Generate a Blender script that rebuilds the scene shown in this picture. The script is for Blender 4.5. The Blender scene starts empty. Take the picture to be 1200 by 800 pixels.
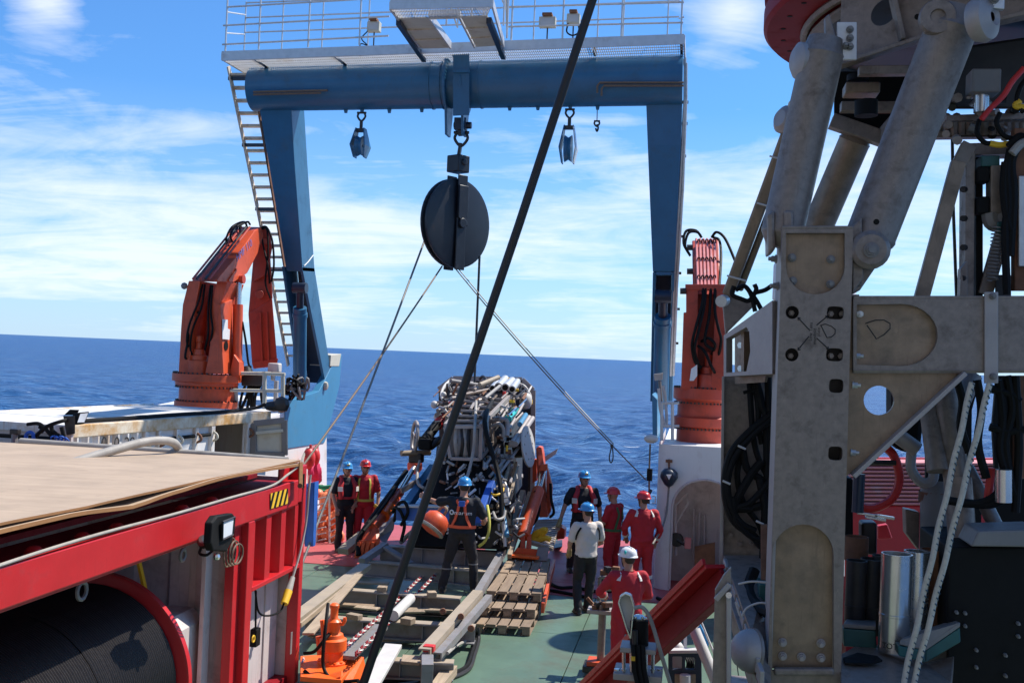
import bpy, bmesh, math, random
import numpy as np
from mathutils import Vector, Matrix
random.seed(7)
R = math.radians
scene = bpy.context.scene
COL = scene.collection

# ------------------------------------------------------------------ camera
FPX = 1290.0            # focal length in pixels of a 1200 px wide frame
YAW, PITCH, ROLL = R(9.5), R(0.72), R(2.4)
EYE = Vector((0, 0, 4.1))
fwd = Vector((-math.sin(YAW) * math.cos(PITCH), math.cos(YAW) * math.cos(PITCH), math.sin(PITCH)))
rt0 = fwd.cross(Vector((0, 0, 1))).normalized()
up0 = rt0.cross(fwd).normalized()
# horizon falls towards the right of the frame: camera rolled
rt = rt0 * math.cos(ROLL) + up0 * math.sin(ROLL)
up = up0 * math.cos(ROLL) - rt0 * math.sin(ROLL)
cam_d = bpy.data.cameras.new('camera')
cam_d.sensor_fit = 'HORIZONTAL'
cam_d.sensor_width = 36.0
cam_d.lens = 36.0 * FPX / 1200.0
cam_d.clip_start = 0.1
cam_d.clip_end = 60000
cam = bpy.data.objects.new('camera', cam_d)
COL.objects.link(cam)
cam.matrix_world = Matrix(((rt.x, up.x, -fwd.x, EYE.x), (rt.y, up.y, -fwd.y, EYE.y), (rt.z, up.z, -fwd.z, EYE.z), (0, 0, 0, 1)))
scene.camera = cam

# ------------------------------------------------------------------ light
SUN_AZ, SUN_EL = R(51), R(55)          # azimuth from +Y (aft) towards +X (starboard)
world = bpy.data.worlds.new('World')
scene.world = world
world.use_nodes = True
wn = world.node_tree
wn.nodes.clear()
def N(t, kind, **kw):
    n = t.nodes.new(kind)
    for k, v in kw.items():
        setattr(n, k, v)
    return n
def math_(t, op, a, b=None, c=None, clamp=False):
    n = N(t, 'ShaderNodeMath', operation=op, use_clamp=clamp)
    for i, v in enumerate((a, b, c)):
        if v is None:
            continue
        if isinstance(v, (int, float)):
            n.inputs[i].default_value = v
        else:
            t.links.new(v, n.inputs[i])
    return n.outputs[0]
def vmath(t, op, a, b=None):
    n = N(t, 'ShaderNodeVectorMath', operation=op)
    for i, v in enumerate((a, b)):
        if v is None:
            continue
        if isinstance(v, (tuple, list)):
            n.inputs[i].default_value = v
        else:
            t.links.new(v, n.inputs[i])
    return n.outputs[0]
def ramp(t, fac, stops, interp='LINEAR'):
    n = N(t, 'ShaderNodeValToRGB')
    n.color_ramp.interpolation = interp
    el = n.color_ramp.elements
    while len(el) < len(stops):
        el.new(0.5)
    for e, (p, c) in zip(el, stops):
        e.position = p
        e.color = c if len(c) == 4 else (*c, 1)
    t.links.new(fac, n.inputs[0])
    return n.outputs[0]
def g(v):
    return (v, v, v, 1)
def noise(t, vec, scale, detail=4, rough=0.55, dist=0.0):
    n = N(t, 'ShaderNodeTexNoise')
    n.inputs['Scale'].default_value = scale
    n.inputs['Detail'].default_value = detail
    n.inputs['Roughness'].default_value = rough
    n.inputs['Distortion'].default_value = dist
    if vec is not None:
        t.links.new(vec, n.inputs['Vector'])
    return n.outputs['Fac']
def mapping(t, vec, scale=(1, 1, 1), rot=(0, 0, 0), loc=(0, 0, 0)):
    n = N(t, 'ShaderNodeMapping')
    n.inputs['Scale'].default_value = scale
    n.inputs['Rotation'].default_value = rot
    n.inputs['Location'].default_value = loc
    t.links.new(vec, n.inputs['Vector'])
    return n.outputs[0]
def mix(t, fac, a, b, blend='MIX'):
    n = N(t, 'ShaderNodeMix', data_type='RGBA', blend_type=blend)
    for sock, v in ((n.inputs[0], fac), (n.inputs[6], a), (n.inputs[7], b)):
        if isinstance(v, (int, float)):
            sock.default_value = v
        elif isinstance(v, tuple):
            sock.default_value = v if len(v) == 4 else (*v, 1)
        else:
            t.links.new(v, sock)
    return n.outputs[2]

sky = N(wn, 'ShaderNodeTexSky', sky_type='NISHITA', sun_disc=False)
sky.sun_elevation = SUN_EL
sky.sun_rotation = SUN_AZ
sky.altitude = 0
sky.air_density = 1.0
sky.dust_density = 0.6
sky.ozone_density = 2.6
tc = N(wn, 'ShaderNodeTexCoord')
sep = N(wn, 'ShaderNodeSeparateXYZ')
wn.links.new(tc.outputs['Generated'], sep.inputs[0])
zc = math_(wn, 'MAXIMUM', sep.outputs['Z'], 0.0)
den = math_(wn, 'ADD', zc, 0.10)
cx = math_(wn, 'DIVIDE', sep.outputs['X'], den)
cy = math_(wn, 'DIVIDE', sep.outputs['Y'], den)
comb = N(wn, 'ShaderNodeCombineXYZ')
wn.links.new(cx, comb.inputs[0])
wn.links.new(cy, comb.inputs[1])
pv = comb.outputs[0]
# streaky high cloud: large soft sheets broken by finer drawn-out wisps
sheet = noise(wn, mapping(wn, pv, (0.34, 0.50, 1), (0, 0, R(12)), (3.1, 0.7, 0)), 1.0, 5, 0.6, 0.4)
wisp = noise(wn, mapping(wn, pv, (0.75, 1.45, 1), (0, 0, R(-35)), (1.3, 5.2, 0)), 1.4, 10, 0.64, 1.1)
puff = noise(wn, mapping(wn, tc.outputs['Generated'], (9, 9, 22), (0, 0, 0), (9.3, 2.2, 0)), 1.0, 8, 0.6, 0.4)
base = math_(wn, 'ADD', math_(wn, 'MULTIPLY', sheet, 0.9), math_(wn, 'MULTIPLY', wisp, 0.55))
base = math_(wn, 'ADD', base, math_(wn, 'MULTIPLY', puff, 0.45))
# more cover low in the sky, opening towards the zenith
cover = ramp(wn, zc, [(0.0, g(0.14)), (0.035, g(0.20)), (0.08, g(0.33)), (0.135, g(0.315)), (0.18, g(0.17)), (0.23, g(0.02)), (1.0, g(0.06))])
# two small cumulus puffs high in the frame
for (ppx, ppy, rad_) in ((858, 8, 0.062), (52, -10, 0.030)):
    dv = (fwd * FPX + rt * (ppx - 600) + up * (400 - ppy)).normalized()
    dn = N(wn, 'ShaderNodeVectorMath', operation='DISTANCE')
    wn.links.new(tc.outputs['Generated'], dn.inputs[0])
    dn.inputs[1].default_value = dv
    spot = math_(wn, 'SUBTRACT', 1.0, math_(wn, 'DIVIDE', dn.outputs['Value'], rad_ * 1.5), clamp=True)
    cover = math_(wn, 'ADD', cover, math_(wn, 'MULTIPLY', spot, 0.46))
dens = math_(wn, 'ADD', base, cover)
n_a = math_(wn, 'MULTIPLY', math_(wn, 'SUBTRACT', dens, 1.115), 3.6, clamp=True)
n_a = math_(wn, 'MULTIPLY', math_(wn, 'POWER', n_a, 0.95), 0.70)
skc = vmath(wn, 'MULTIPLY', sky.outputs[0], (0.54, 1.20, 1.90))
# pale haze band that lies on the sea horizon
hz = ramp(wn, zc, [(0.0, g(0.62)), (0.05, g(0.46)), (0.13, g(0.22)), (0.22, g(0.05)), (1, g(0))])
skc = mix(wn, hz, skc, (8.6, 10.6, 12.9))
skc = mix(wn, n_a, skc, (11.4, 11.9, 12.6))
bg = N(wn, 'ShaderNodeBackground')
bg.inputs['Strength'].default_value = 0.070
wn.links.new(skc, bg.inputs[0])
wo = N(wn, 'ShaderNodeOutputWorld')
wn.links.new(bg.outputs[0], wo.inputs[0])

sd = bpy.data.lights.new('sun', 'SUN')
sd.energy = 5.0
sd.angle = R(0.5)
sd.color = (1.0, 0.955, 0.88)
sun = bpy.data.objects.new('sun', sd)
COL.objects.link(sun)
SUNV = Vector((math.sin(SUN_AZ) * math.cos(SUN_EL), math.cos(SUN_AZ) * math.cos(SUN_EL), math.sin(SUN_EL)))
sun.rotation_euler = SUNV.to_track_quat('Z', 'Y').to_euler()
vs = scene.view_settings
vs.view_transform = 'Standard'
vs.look = 'None'
vs.exposure = 0.46
vs.gamma = 1.0
vs.use_curve_mapping = False
scene.cycles.max_bounces = 6
scene.cycles.sample_clamp_indirect = 6.0

# ------------------------------------------------------------------ pixel -> place helpers
def ray(px, py):
    return fwd * FPX + rt * (px - 600) + up * (400 - py)
def W(px, py, y):                      # on the plane y = const
    d = ray(px, py)
    return EYE + d * (y / d.y)
def G(px, py, z=0.0):                  # on the plane z = const
    d = ray(px, py)
    return EYE + d * ((z - EYE.z) / d.z)
def X(px, py, x):                      # on the plane x = const
    d = ray(px, py)
    return EYE + d * (x / d.x)
def V(*a):
    return Vector(a)

# ------------------------------------------------------------------ materials
def M(name, col, rough=0.5, metal=0.0, var=0.12, scale=5.0, bump=0.0, bscale=60.0, dirt=None, damt=0.5, dscale=2.5,
      streak=0.0, spec=0.5, coat=0.0, rand=0.0, scuff=0.22):
    m = bpy.data.materials.new(name)
    m.use_nodes = True
    t = m.node_tree
    b = t.nodes['Principled BSDF']
    geo = N(t, 'ShaderNodeTexCoord')
    p = geo.outputs['Object']
    c = (*col, 1)
    n1 = noise(t, p, scale, 6, 0.62)
    f = ramp(t, n1, [(0.25, g(0)), (0.75, g(1))])
    lo = tuple(x * (1 - var) for x in col)
    hi = tuple(min(1, x * (1 + var)) for x in col)
    cc = mix(t, f, lo, hi)
    if dirt is not None:
        n2 = noise(t, p, dscale, 8, 0.68, 0.3)
        d = ramp(t, n2, [(0.62 - 0.25 * damt, g(0)), (0.80 - 0.2 * damt, g(1))])
        if streak:
            n3 = noise(t, mapping(t, p, (6, 6, 0.35)), dscale * 2.0, 5, 0.6)
            d2 = ramp(t, n3, [(0.66 - 0.2 * streak, g(0)), (0.82 - 0.15 * streak, g(1))])
            d = math_(t, 'MAXIMUM', d, math_(t, 'MULTIPLY', d2, 0.8))
        cc = mix(t, math_(t, 'MULTIPLY', d, min(1, damt + 0.25)), cc, dirt)
        rr = math_(t, 'ADD', math_(t, 'MULTIPLY', d, 0.25), rough)
        t.links.new(math_(t, 'MINIMUM', rr, 0.95), b.inputs['Roughness'])
    else:
        rr = math_(t, 'ADD', math_(t, 'MULTIPLY', f, 0.16), rough - 0.08)
        t.links.new(rr, b.inputs['Roughness'])
    if dirt is not None:
        n4 = noise(t, mapping(t, p, (1, 1.7, 0.8)), 17.0, 9, 0.75, 0.5)
        sc = ramp(t, n4, [(0.60, g(0)), (0.70, g(1))])
        cc = mix(t, math_(t, 'MULTIPLY', sc, scuff), cc, tuple(min(.85, x * 1.45 + .016) for x in col))
    if rand:
        oi = N(t, 'ShaderNodeObjectInfo')
        hs = N(t, 'ShaderNodeHueSaturation')
        t.links.new(math_(t, 'ADD', math_(t, 'MULTIPLY', oi.outputs['Random'], 2 * rand), 1 - rand), hs.inputs['Value'])
        t.links.new(cc, hs.inputs['Color'])
        cc = hs.outputs[0]
    t.links.new(cc, b.inputs['Base Color'])
    b.inputs['Metallic'].default_value = metal
    b.inputs['Specular IOR Level'].default_value = spec
    b.inputs['Coat Weight'].default_value = coat
    if bump:
        bn = N(t, 'ShaderNodeBump')
        bn.inputs['Strength'].default_value = min(1, bump * 4)
        bn.inputs['Distance'].default_value = 0.01
        t.links.new(noise(t, p, bscale, 5, 0.6), bn.inputs['Height'])
        t.links.new(bn.outputs[0], b.inputs['Normal'])
    return m

RUST = (0.20, 0.075, 0.025)
GRIME = (0.05, 0.045, 0.04)
MT = dict(
    blue=M('blue_paint', (0.021, 0.118, 0.225), 0.36, var=0.12, scale=2.2, dirt=(0.045, 0.085, 0.115), damt=0.3, streak=0.45, bump=0.01, bscale=9),
    blue_light=M('light_blue_paint', (0.050, 0.215, 0.37), 0.42, var=0.07, scale=2.0, dirt=(0.10, 0.2, 0.26), damt=0.25, streak=0.4),
    navy=M('navy_paint', (0.012, 0.022, 0.045), 0.38, var=0.2, dirt=(0.05, 0.055, 0.06), damt=0.15),
    house=M('bounce_wall_paint', (0.34, 0.31, 0.285), 0.6, var=0.1, scale=1),
    sheave=M('black_sheave_paint', (0.007, 0.009, 0.014), 0.42, var=0.3, dirt=(0.03, 0.028, 0.026), damt=0.3, dscale=5),
    orange=M('orange_paint', (0.64, 0.088, 0.026), 0.42, var=0.12, scale=3, dirt=(0.25, 0.045, 0.022), damt=0.42, streak=0.5, bump=0.01),
    orange_bright=M('bright_orange_paint', (0.86, 0.13, 0.015), 0.4, var=0.08, scale=6, dirt=(0.35, 0.08, 0.03), damt=0.25),
    crane_shade_red=M('crane_shade_red_paint', (0.46, 0.052, 0.022), 0.45, var=0.12, scale=3, dirt=(0.16, 0.035, 0.02), damt=0.4, streak=0.4),  # crane paint darkened, its shade put into the colour
    red=M('red_paint', (0.50, 0.016, 0.020), 0.36, var=0.10, scale=3.5, dirt=(0.30, 0.03, 0.03), damt=0.25, streak=0.3, dscale=3.5, bump=0.008),
    red_dark=M('dark_red_paint', (0.235, 0.007, 0.013), 0.55, spec=.2, var=0.12, scale=3, dirt=(0.10, 0.012, 0.010), damt=0.3),
    white=M('white_paint', (0.74, 0.72, 0.69), 0.45, var=0.05, scale=2, dirt=(0.42, 0.33, 0.26), damt=0.30, streak=0.4, dscale=1.8),
    white_rusty=M('rusty_white_paint', (0.74, 0.72, 0.68), 0.5, var=0.05, scale=2, dirt=(0.46, 0.26, 0.085), damt=0.62, streak=0.85, dscale=1.9),
    rail_rust=M('rusted_rail_paint', (0.72, 0.64, 0.50), 0.55, var=0.08, scale=3, dirt=(0.48, 0.25, 0.07), damt=0.85, streak=0.6, dscale=2.2),
    roof=M('dirty_roof_paint', (0.62, 0.60, 0.56), 0.6, var=0.08, scale=1.2, dirt=(0.46, 0.33, 0.15), damt=0.42, dscale=0.7),
    cream=M('cream_paint', (0.55, 0.51, 0.40), 0.5, var=0.08, scale=3, dirt=(0.30, 0.2, 0.1), damt=0.3, streak=0.3),
    inner=M('shaded_pink_white_paint', (0.56, 0.48, 0.45), 0.55, var=0.08, scale=2, dirt=(0.22, 0.17, 0.15), damt=0.4, streak=0.5),  # white paint with the pinkish tone of shaded walls put into it
    alu=M('weathered_aluminium', (0.232, 0.186, 0.156), 0.44, 0.22, var=0.20, scale=19, scuff=.6, dirt=(0.115, 0.080, 0.060), damt=0.42, streak=0.3, dscale=8.5, bump=0.02, bscale=45),
    alu_tan=M('tan_anodised_aluminium', (0.255, 0.178, 0.116), 0.38, 0.28, var=0.26, scale=6, scuff=.4, dirt=(0.16, 0.115, 0.075), damt=0.5, streak=0.45, dscale=5, bump=0.015),
    alu_pale=M('pale_aluminium', (0.36, 0.315, 0.29), 0.5, 0.25, var=0.10, scale=8, dirt=(0.35, 0.31, 0.28), damt=0.3, bump=0.015),
    galv=M('galvanised_steel', (0.56, 0.56, 0.55), 0.42, 0.55, var=0.12, scale=12, dirt=(0.34, 0.25, 0.17), damt=0.25),
    rail=M('galvanised_tube', (0.62, 0.60, 0.57), 0.4, 0.35, var=0.1, scale=9, dirt=(0.33, 0.22, 0.14), damt=0.25),
    ladder=M('rusty_ladder_paint', (0.64, 0.54, 0.41), 0.6, 0.0, var=0.15, scale=4, dirt=(0.30, 0.15, 0.06), damt=0.5, dscale=5),
    steel=M('bright_steel', (0.62, 0.60, 0.57), 0.25, 0.9, var=0.10, scale=10, dirt=(0.3, 0.28, 0.25), damt=0.2),
    grey=M('grey_paint', (0.20, 0.185, 0.175), 0.5, var=0.12, scale=4, dirt=(0.14, 0.10, 0.08), damt=0.35, streak=0.3),
    beam=M('grey_steel_beam', (0.235, 0.225, 0.225), 0.5, 0.1, var=0.16, scale=4, dirt=(0.15, 0.10, 0.07), damt=0.42, dscale=3),
    beam_top=M('worn_sunlit_pale_beam', (0.345, 0.28, 0.205), 0.6, 0.0, var=0.15, scale=4, dirt=(0.33, 0.25, 0.17), damt=0.45, dscale=4),
    dark=M('dark_steel', (0.032, 0.028, 0.026), 0.45, 0.2, var=0.25, scale=8, dirt=(0.10, 0.07, 0.05), damt=0.25),
    black=M('black_rubber', (0.009, 0.0085, 0.008), 0.65, var=0.3, scale=8, spec=.16),
    cable=M('black_steel_cable', (0.017, 0.013, 0.012), 0.5, var=0.3, scale=30, bump=0.03, bscale=120),
    wire=M('wire_rope', (0.22, 0.20, 0.175), 0.5, 0.35, var=0.25, scale=25),
    brown_wire=M('rusty_wire_rope', (0.16, 0.11, 0.075), 0.6, 0.2, var=0.25, scale=25),
    hose=M('pale_hose', (0.34, 0.31, 0.27), 0.6, var=0.18, scale=8, dirt=(0.17, 0.15, 0.13), damt=0.4),
    green=M('green_deck_paint', (0.095, 0.155, 0.105), 0.42, var=0.2, scale=1.4, scuff=.3, dirt=(0.070, 0.075, 0.052), damt=0.55, dscale=0.9, bump=0.02, bscale=25),
    red_deck=M('red_deck_paint', (0.40, 0.072, 0.075), 0.55, var=0.12, scale=1.6, dirt=(0.22, 0.07, 0.06), damt=0.35, dscale=1.2, bump=0.02, bscale=25),
    pink=M('faded_red_paint', (0.62, 0.20, 0.19), 0.5, var=0.1, scale=3, dirt=(0.5, 0.4, 0.38), damt=0.4),
    yellow=M('yellow_plastic', (0.80, 0.46, 0.02), 0.5, var=0.12, scale=12),
    teal=M('teal_paint', (0.012, 0.085, 0.080), 0.45, var=0.2, scale=6, dirt=(0.08, 0.09, 0.09), damt=0.3),
    turquoise=M('turquoise_plastic', (0.02, 0.45, 0.42), 0.4, var=0.1),
    pad=M('pale_grey_plastic', (0.54, 0.51, 0.47), 0.55, var=0.08, scale=6),
    rope=M('white_braided_rope', (0.50, 0.44, 0.35), 0.8, var=0.2, scale=40, bump=0.03, bscale=200),
    rope_fleck=M('blue_rope_fleck', (0.05, 0.09, 0.13), 0.8),
    strap_blue=M('blue_strap', (0.02, 0.10, 0.42), 0.7, var=0.15),
    tarp=M('blue_tarpaulin', (0.03, 0.12, 0.42), 0.5, var=0.2, scale=6),
    net=M('green_rope', (0.02, 0.24, 0.12), 0.8, var=0.3, scale=12),
    buoy=M('orange_float_plastic', (0.80, 0.22, 0.09), 0.5, var=0.12, scale=9),
    rubber_red=M('red_rubber', (0.62, 0.03, 0.025), 0.45, var=0.12, scale=8),
    rust=M('rusty_steel', (0.20, 0.085, 0.04), 0.75, var=0.3, scale=8, dirt=(0.09, 0.04, 0.025), damt=0.5),
    glass=M('lamp_glass', (0.75, 0.78, 0.80), 0.12, var=0.05, spec=0.8),
    sticker=M('white_sticker', (0.72, 0.71, 0.69), 0.5, var=0.06, scale=20),
    ink=M('black_marker_ink', (0.02, 0.018, 0.016), 0.7),
    blueink=M('blue_lettering', (0.12, 0.16, 0.42), 0.6, var=0.2, scale=20),
    skin=M('skin', (0.42, 0.21, 0.135), 0.5, var=0.08, scale=14),
    hair=M('dark_hair', (0.03, 0.018, 0.011), 0.6, var=0.3, scale=40),
    tee_black=M('black_cotton', (0.012, 0.013, 0.018), 0.85, var=0.3, scale=9, bump=0.05, bscale=9),
    tee_white_shaded=M('shaded_white_cotton', (0.60, 0.53, 0.46), 0.85, var=0.07, scale=7, bump=0.05, bscale=9),  # white shirt, dulled by shade that is put into the colour
    trousers=M('black_work_trousers', (0.018, 0.015, 0.016), 0.85, var=0.3, scale=9, bump=0.05, bscale=10),
    coverall=M('red_coverall_cloth', (0.42, 0.012, 0.022), 0.8, var=0.14, scale=6, bump=0.06, bscale=8),
    vest=M('red_life_vest', (0.48, 0.022, 0.030), 0.65, var=0.12, scale=9),
    strap_orange=M('orange_webbing', (0.72, 0.10, 0.035), 0.7, var=0.1, scale=20),
    strap_green=M('green_webbing', (0.05, 0.13, 0.045), 0.7, var=0.2, scale=20),
    strap_yellow=M('yellow_green_webbing', (0.55, 0.50, 0.08), 0.7, var=0.1, scale=20),
    reflect=M('reflective_strip', (0.68, 0.66, 0.60), 0.4, var=0.08, scale=20),
    glove=M('work_glove', (0.32, 0.24, 0.11), 0.8, var=0.2, scale=20),
    hat_blue=M('blue_helmet_plastic', (0.035, 0.24, 0.52), 0.3, var=0.05, coat=0.2),
    hat_red=M('red_helmet_plastic', (0.52, 0.022, 0.022), 0.3, var=0.05, coat=0.2),
    hat_white=M('white_helmet_plastic', (0.76, 0.74, 0.71), 0.3, var=0.04, coat=0.2),
    boots=M('dark_boots', (0.025, 0.02, 0.018), 0.6, var=0.3),
)

def wood_mat(name, col, dark, rand=0.25, along='Y', scale=3.0):
    m = bpy.data.materials.new(name)
    m.use_nodes = True
    t = m.node_tree
    b = t.nodes['Principled BSDF']
    p = N(t, 'ShaderNodeTexCoord').outputs['Object']
    oi = N(t, 'ShaderNodeObjectInfo')
    off = N(t, 'ShaderNodeCombineXYZ')
    t.links.new(math_(t, 'MULTIPLY', oi.outputs['Random'], 37.0), off.inputs[0])
    t.links.new(math_(t, 'MULTIPLY', oi.outputs['Random'], 11.0), off.inputs[1])
    p = vmath(t, 'ADD', p, off.outputs[0])
    sc = {'X': (0.5, 9, 9), 'Y': (9, 0.5, 9), 'Z': (9, 9, 0.5)}[along]
    gr = noise(t, mapping(t, p, sc), scale, 7, 0.65, 0.6)
    blot = noise(t, p, 1.7, 6, 0.6)
    c = mix(t, ramp(t, gr, [(0.3, g(0)), (0.7, g(1))]), dark, col)
    c = mix(t, math_(t, 'MULTIPLY', ramp(t, blot, [(0.42, g(0)), (0.72, g(1))]), 0.55), c, tuple(x * 0.58 for x in col))
    hs = N(t, 'ShaderNodeHueSaturation')
    t.links.new(math_(t, 'ADD', math_(t, 'MULTIPLY', oi.outputs['Random'], 2 * rand), 1 - rand), hs.inputs['Value'])
    spk = noise(t, mapping(t, p, (1.0, 2.4, 1)), 2.6, 9, 0.72, 0.8)
    c = mix(t, math_(t, 'MULTIPLY', ramp(t, spk, [(0.56, g(0)), (0.70, g(1))]), 0.5), c, tuple(x * 0.5 for x in col))
    t.links.new(c, hs.inputs['Color'])
    t.links.new(hs.outputs[0], b.inputs['Base Color'])
    b.inputs['Roughness'].default_value = 0.75
    bn = N(t, 'ShaderNodeBump')
    bn.inputs['Strength'].default_value = 0.25
    bn.inputs['Distance'].default_value = 0.004
    t.links.new(gr, bn.inputs['Height'])
    t.links.new(bn.outputs[0], b.inputs['Normal'])
    return m
MT['plywood'] = wood_mat('plywood', (0.45, 0.335, 0.235), (0.37, 0.27, 0.185), 0.04, 'X', 1.2)
MT['plyedge'] = wood_mat('plywood_edge', (0.36, 0.17, 0.06), (0.25, 0.11, 0.04), 0.1, 'Y', 3)
MT['pallet'] = wood_mat('pallet_wood', (0.31, 0.22, 0.14), (0.18, 0.12, 0.078), 0.22, 'Y', 3)
MT['plank'] = wood_mat('weathered_plank', (0.42, 0.32, 0.215), (0.25, 0.18, 0.12), 0.18, 'Y', 3)

# ------------------------------------------------------------------ mesh builder
def frame_for(d, upv=None):
    d = d.normalized()
    u = Vector(upv) if upv is not None else Vector((0, 0, 1))
    if abs(d.dot(u.normalized())) > 0.985:
        u = Vector((0, 1, 0))
        if abs(d.dot(u)) > 0.985:
            u = Vector((1, 0, 0))
    s = d.cross(u).normalized()
    return s, s.cross(d).normalized()

class MB:
    def __init__(self):
        self.v, self.f, self.sm = [], [], []
    def add(self, vs_, fs_, smooth=False):
        o = len(self.v)
        self.v.extend(Vector(p) for p in vs_)
        self.f.extend([tuple(i + o for i in fc) for fc in fs_])
        self.sm.extend([smooth] * len(fs_))
        return self
    def hexa(self, a):          # 8 points: 4 of one face, 4 of the opposite face in step
        return self.add(a, [(3, 2, 1, 0), (4, 5, 6, 7), (0, 1, 5, 4), (1, 2, 6, 5), (2, 3, 7, 6), (3, 0, 4, 7)])
    def box(self, c, s, rotz=0.0):
        c = Vector(c)
        h = [x / 2 for x in s]
        m = Matrix.Rotation(rotz, 3, 'Z')
        pts = []
        for z in (-h[2], h[2]):
            for x, y in ((-h[0], -h[1]), (h[0], -h[1]), (h[0], h[1]), (-h[0], h[1])):
                pts.append(c + m @ Vector((x, y, z)))
        return self.hexa(pts)
    def bar(self, p, q, w, h, upv=None, off=(0, 0)):
        p, q = Vector(p), Vector(q)
        s, u = frame_for(q - p, upv)
        p = p + s * off[0] + u * off[1]
        q = q + s * off[0] + u * off[1]
        pts = []
        for e in (p, q):
            for a, b in ((-1, -1), (1, -1), (1, 1), (-1, 1)):
                pts.append(e + s * (a * w / 2) + u * (b * h / 2))
        return self.hexa(pts)
    def ibeam(self, p, q, w, h, t=0.016, upv=None):
        self.bar(p, q, w, t, upv, (0, h / 2 - t / 2))
        self.bar(p, q, w, t, upv, (0, -h / 2 + t / 2))
        self.bar(p, q, t * 0.8, h - 2 * t, upv)
        return self
    def channel(self, p, q, w, h, t=0.014, upv=None, side=1):
        self.bar(p, q, w, t, upv, (0, h / 2 - t / 2))
        self.bar(p, q, w, t, upv, (0, -h / 2 + t / 2))
        self.bar(p, q, t, h - 2 * t, upv, (side * (w / 2 - t / 2), 0))
        return self
    def cyl(self, p, q, r, r2=None, n=14, cap=True):
        p, q = Vector(p), Vector(q)
        r2 = r if r2 is None else r2
        s, u = frame_for(q - p)
        pts = []
        for e, rr in ((p, r), (q, r2)):
            for i in range(n):
                a = 2 * math.pi * i / n
                pts.append(e + s * (math.cos(a) * rr) + u * (math.sin(a) * rr))
        self.add(pts, [(i, (i + 1) % n, n + (i + 1) % n, n + i)[::-1] for i in range(n)], True)
        if cap:
            self.add(pts[:n], [tuple(range(n))])
            self.add(pts[n:], [tuple(range(n))[::-1]])
        return self
    def tube(self, pts, r, n=8, closed=False, cap=True):
        pts = [Vector(p) for p in pts]
        k = len(pts)
        rs = r if isinstance(r, (list, tuple)) else [r] * k
        vs_, fs_ = [], []
        s = u = None
        for i, p in enumerate(pts):
            if closed:
                d = pts[(i + 1) % k] - pts[i - 1]
            else:
                d = pts[min(i + 1, k - 1)] - pts[max(i - 1, 0)]
            if d.length < 1e-9:
                d = Vector((0, 0, 1))
            d.normalize()
            if s is None:
                s, u = frame_for(d)
            else:
                s = (s - d * s.dot(d))
                s = s.normalized() if s.length > 1e-6 else frame_for(d)[0]
                u = s.cross(d).normalized()
            for j in range(n):
                a = 2 * math.pi * j / n
                vs_.append(p + (s * math.cos(a) + u * math.sin(a)) * rs[i])
        m = k if closed else k - 1
        for i in range(m):
            for j in range(n):
                a, b = i * n + j, i * n + (j + 1) % n
                c, d2 = ((i + 1) % k) * n + (j + 1) % n, ((i + 1) % k) * n + j
                fs_.append((a, b, c, d2))
        self.add(vs_, fs_, True)
        if cap and not closed:
            self.add(vs_[:n], [tuple(range(n))[::-1]])
            self.add(vs_[-n:], [tuple(range(n))])
        return self
    def prism(self, pts, ext):
        pts = [Vector(p) for p in pts]
        ext = Vector(ext)
        n = len(pts)
        a = [p for p in pts] + [p + ext for p in pts]
        return self.add(a, [tuple(range(n)), tuple(range(2 * n - 1, n - 1, -1))] + [(i, i + n, (i + 1) % n + n, (i + 1) % n) for i in range(n)])
    def lathe(self, prof, o, axis=(0, 0, 1), n=24, arc=2 * math.pi, smooth=True, start=0.0):
        o, ax = Vector(o), Vector(axis).normalized()
        s, u = frame_for(ax)
        full = arc > 6.28
        m = n if full else n + 1
        vs_, fs_ = [], []
        for i in range(m):
            a = start + arc * i / n
            d = s * math.cos(a) + u * math.sin(a)
            for r, h in prof:
                vs_.append(o + d * r + ax * h)
        k = len(prof)
        for i in range(n):
            i2 = (i + 1) % m
            for j in range(k - 1):
                fs_.append((i * k + j, i2 * k + j, i2 * k + j + 1, i * k + j + 1))
        return self.add(vs_, fs_, smooth)
    def ball(self, c, r, n=12, sq=(1, 1, 1)):
        c = Vector(c)
        vs_, fs_ = [], []
        k = n // 2
        for i in range(k + 1):
            th = math.pi * i / k
            for j in range(n):
                a = 2 * math.pi * j / n
                vs_.append(c + Vector((math.sin(th) * math.cos(a) * r * sq[0], math.sin(th) * math.sin(a) * r * sq[1], math.cos(th) * r * sq[2])))
        for i in range(k):
            for j in range(n):
                fs_.append((i * n + j, (i + 1) * n + j, (i + 1) * n + (j + 1) % n, i * n + (j + 1) % n))
        return self.add(vs_, fs_, True)
    def plate_holes(self, outline, holes, ext):
        """flat plate with real holes: outline and holes are lists of coplanar points, ext the thickness vector"""
        bm = bmesh.new()
        loops = [[Vector(p) for p in outline]] + [[Vector(p) for p in h] for h in holes]
        edges = []
        for lp in loops:
            vv = [bm.verts.new(p) for p in lp]
            for i in range(len(vv)):
                edges.append(bm.edges.new((vv[i], vv[(i + 1) % len(vv)])))
        bmesh.ops.triangle_fill(bm, use_beauty=True, use_dissolve=False, edges=edges)
        bm.verts.index_update()
        base_v = [v.co.copy() for v in bm.verts]
        tris = [tuple(v.index for v in f_.verts) for f_ in bm.faces]
        bm.free()
        ext = Vector(ext)
        n = len(base_v)
        self.add(base_v + [p + ext for p in base_v], tris + [tuple(i + n for i in t_[::-1]) for t_ in tris])
        for lp in loops:
            k = len(lp)
            self.add(lp + [p + ext for p in lp], [(i, (i + 1) % k, (i + 1) % k + k, i + k) for i in range(k)])
        return self
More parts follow.
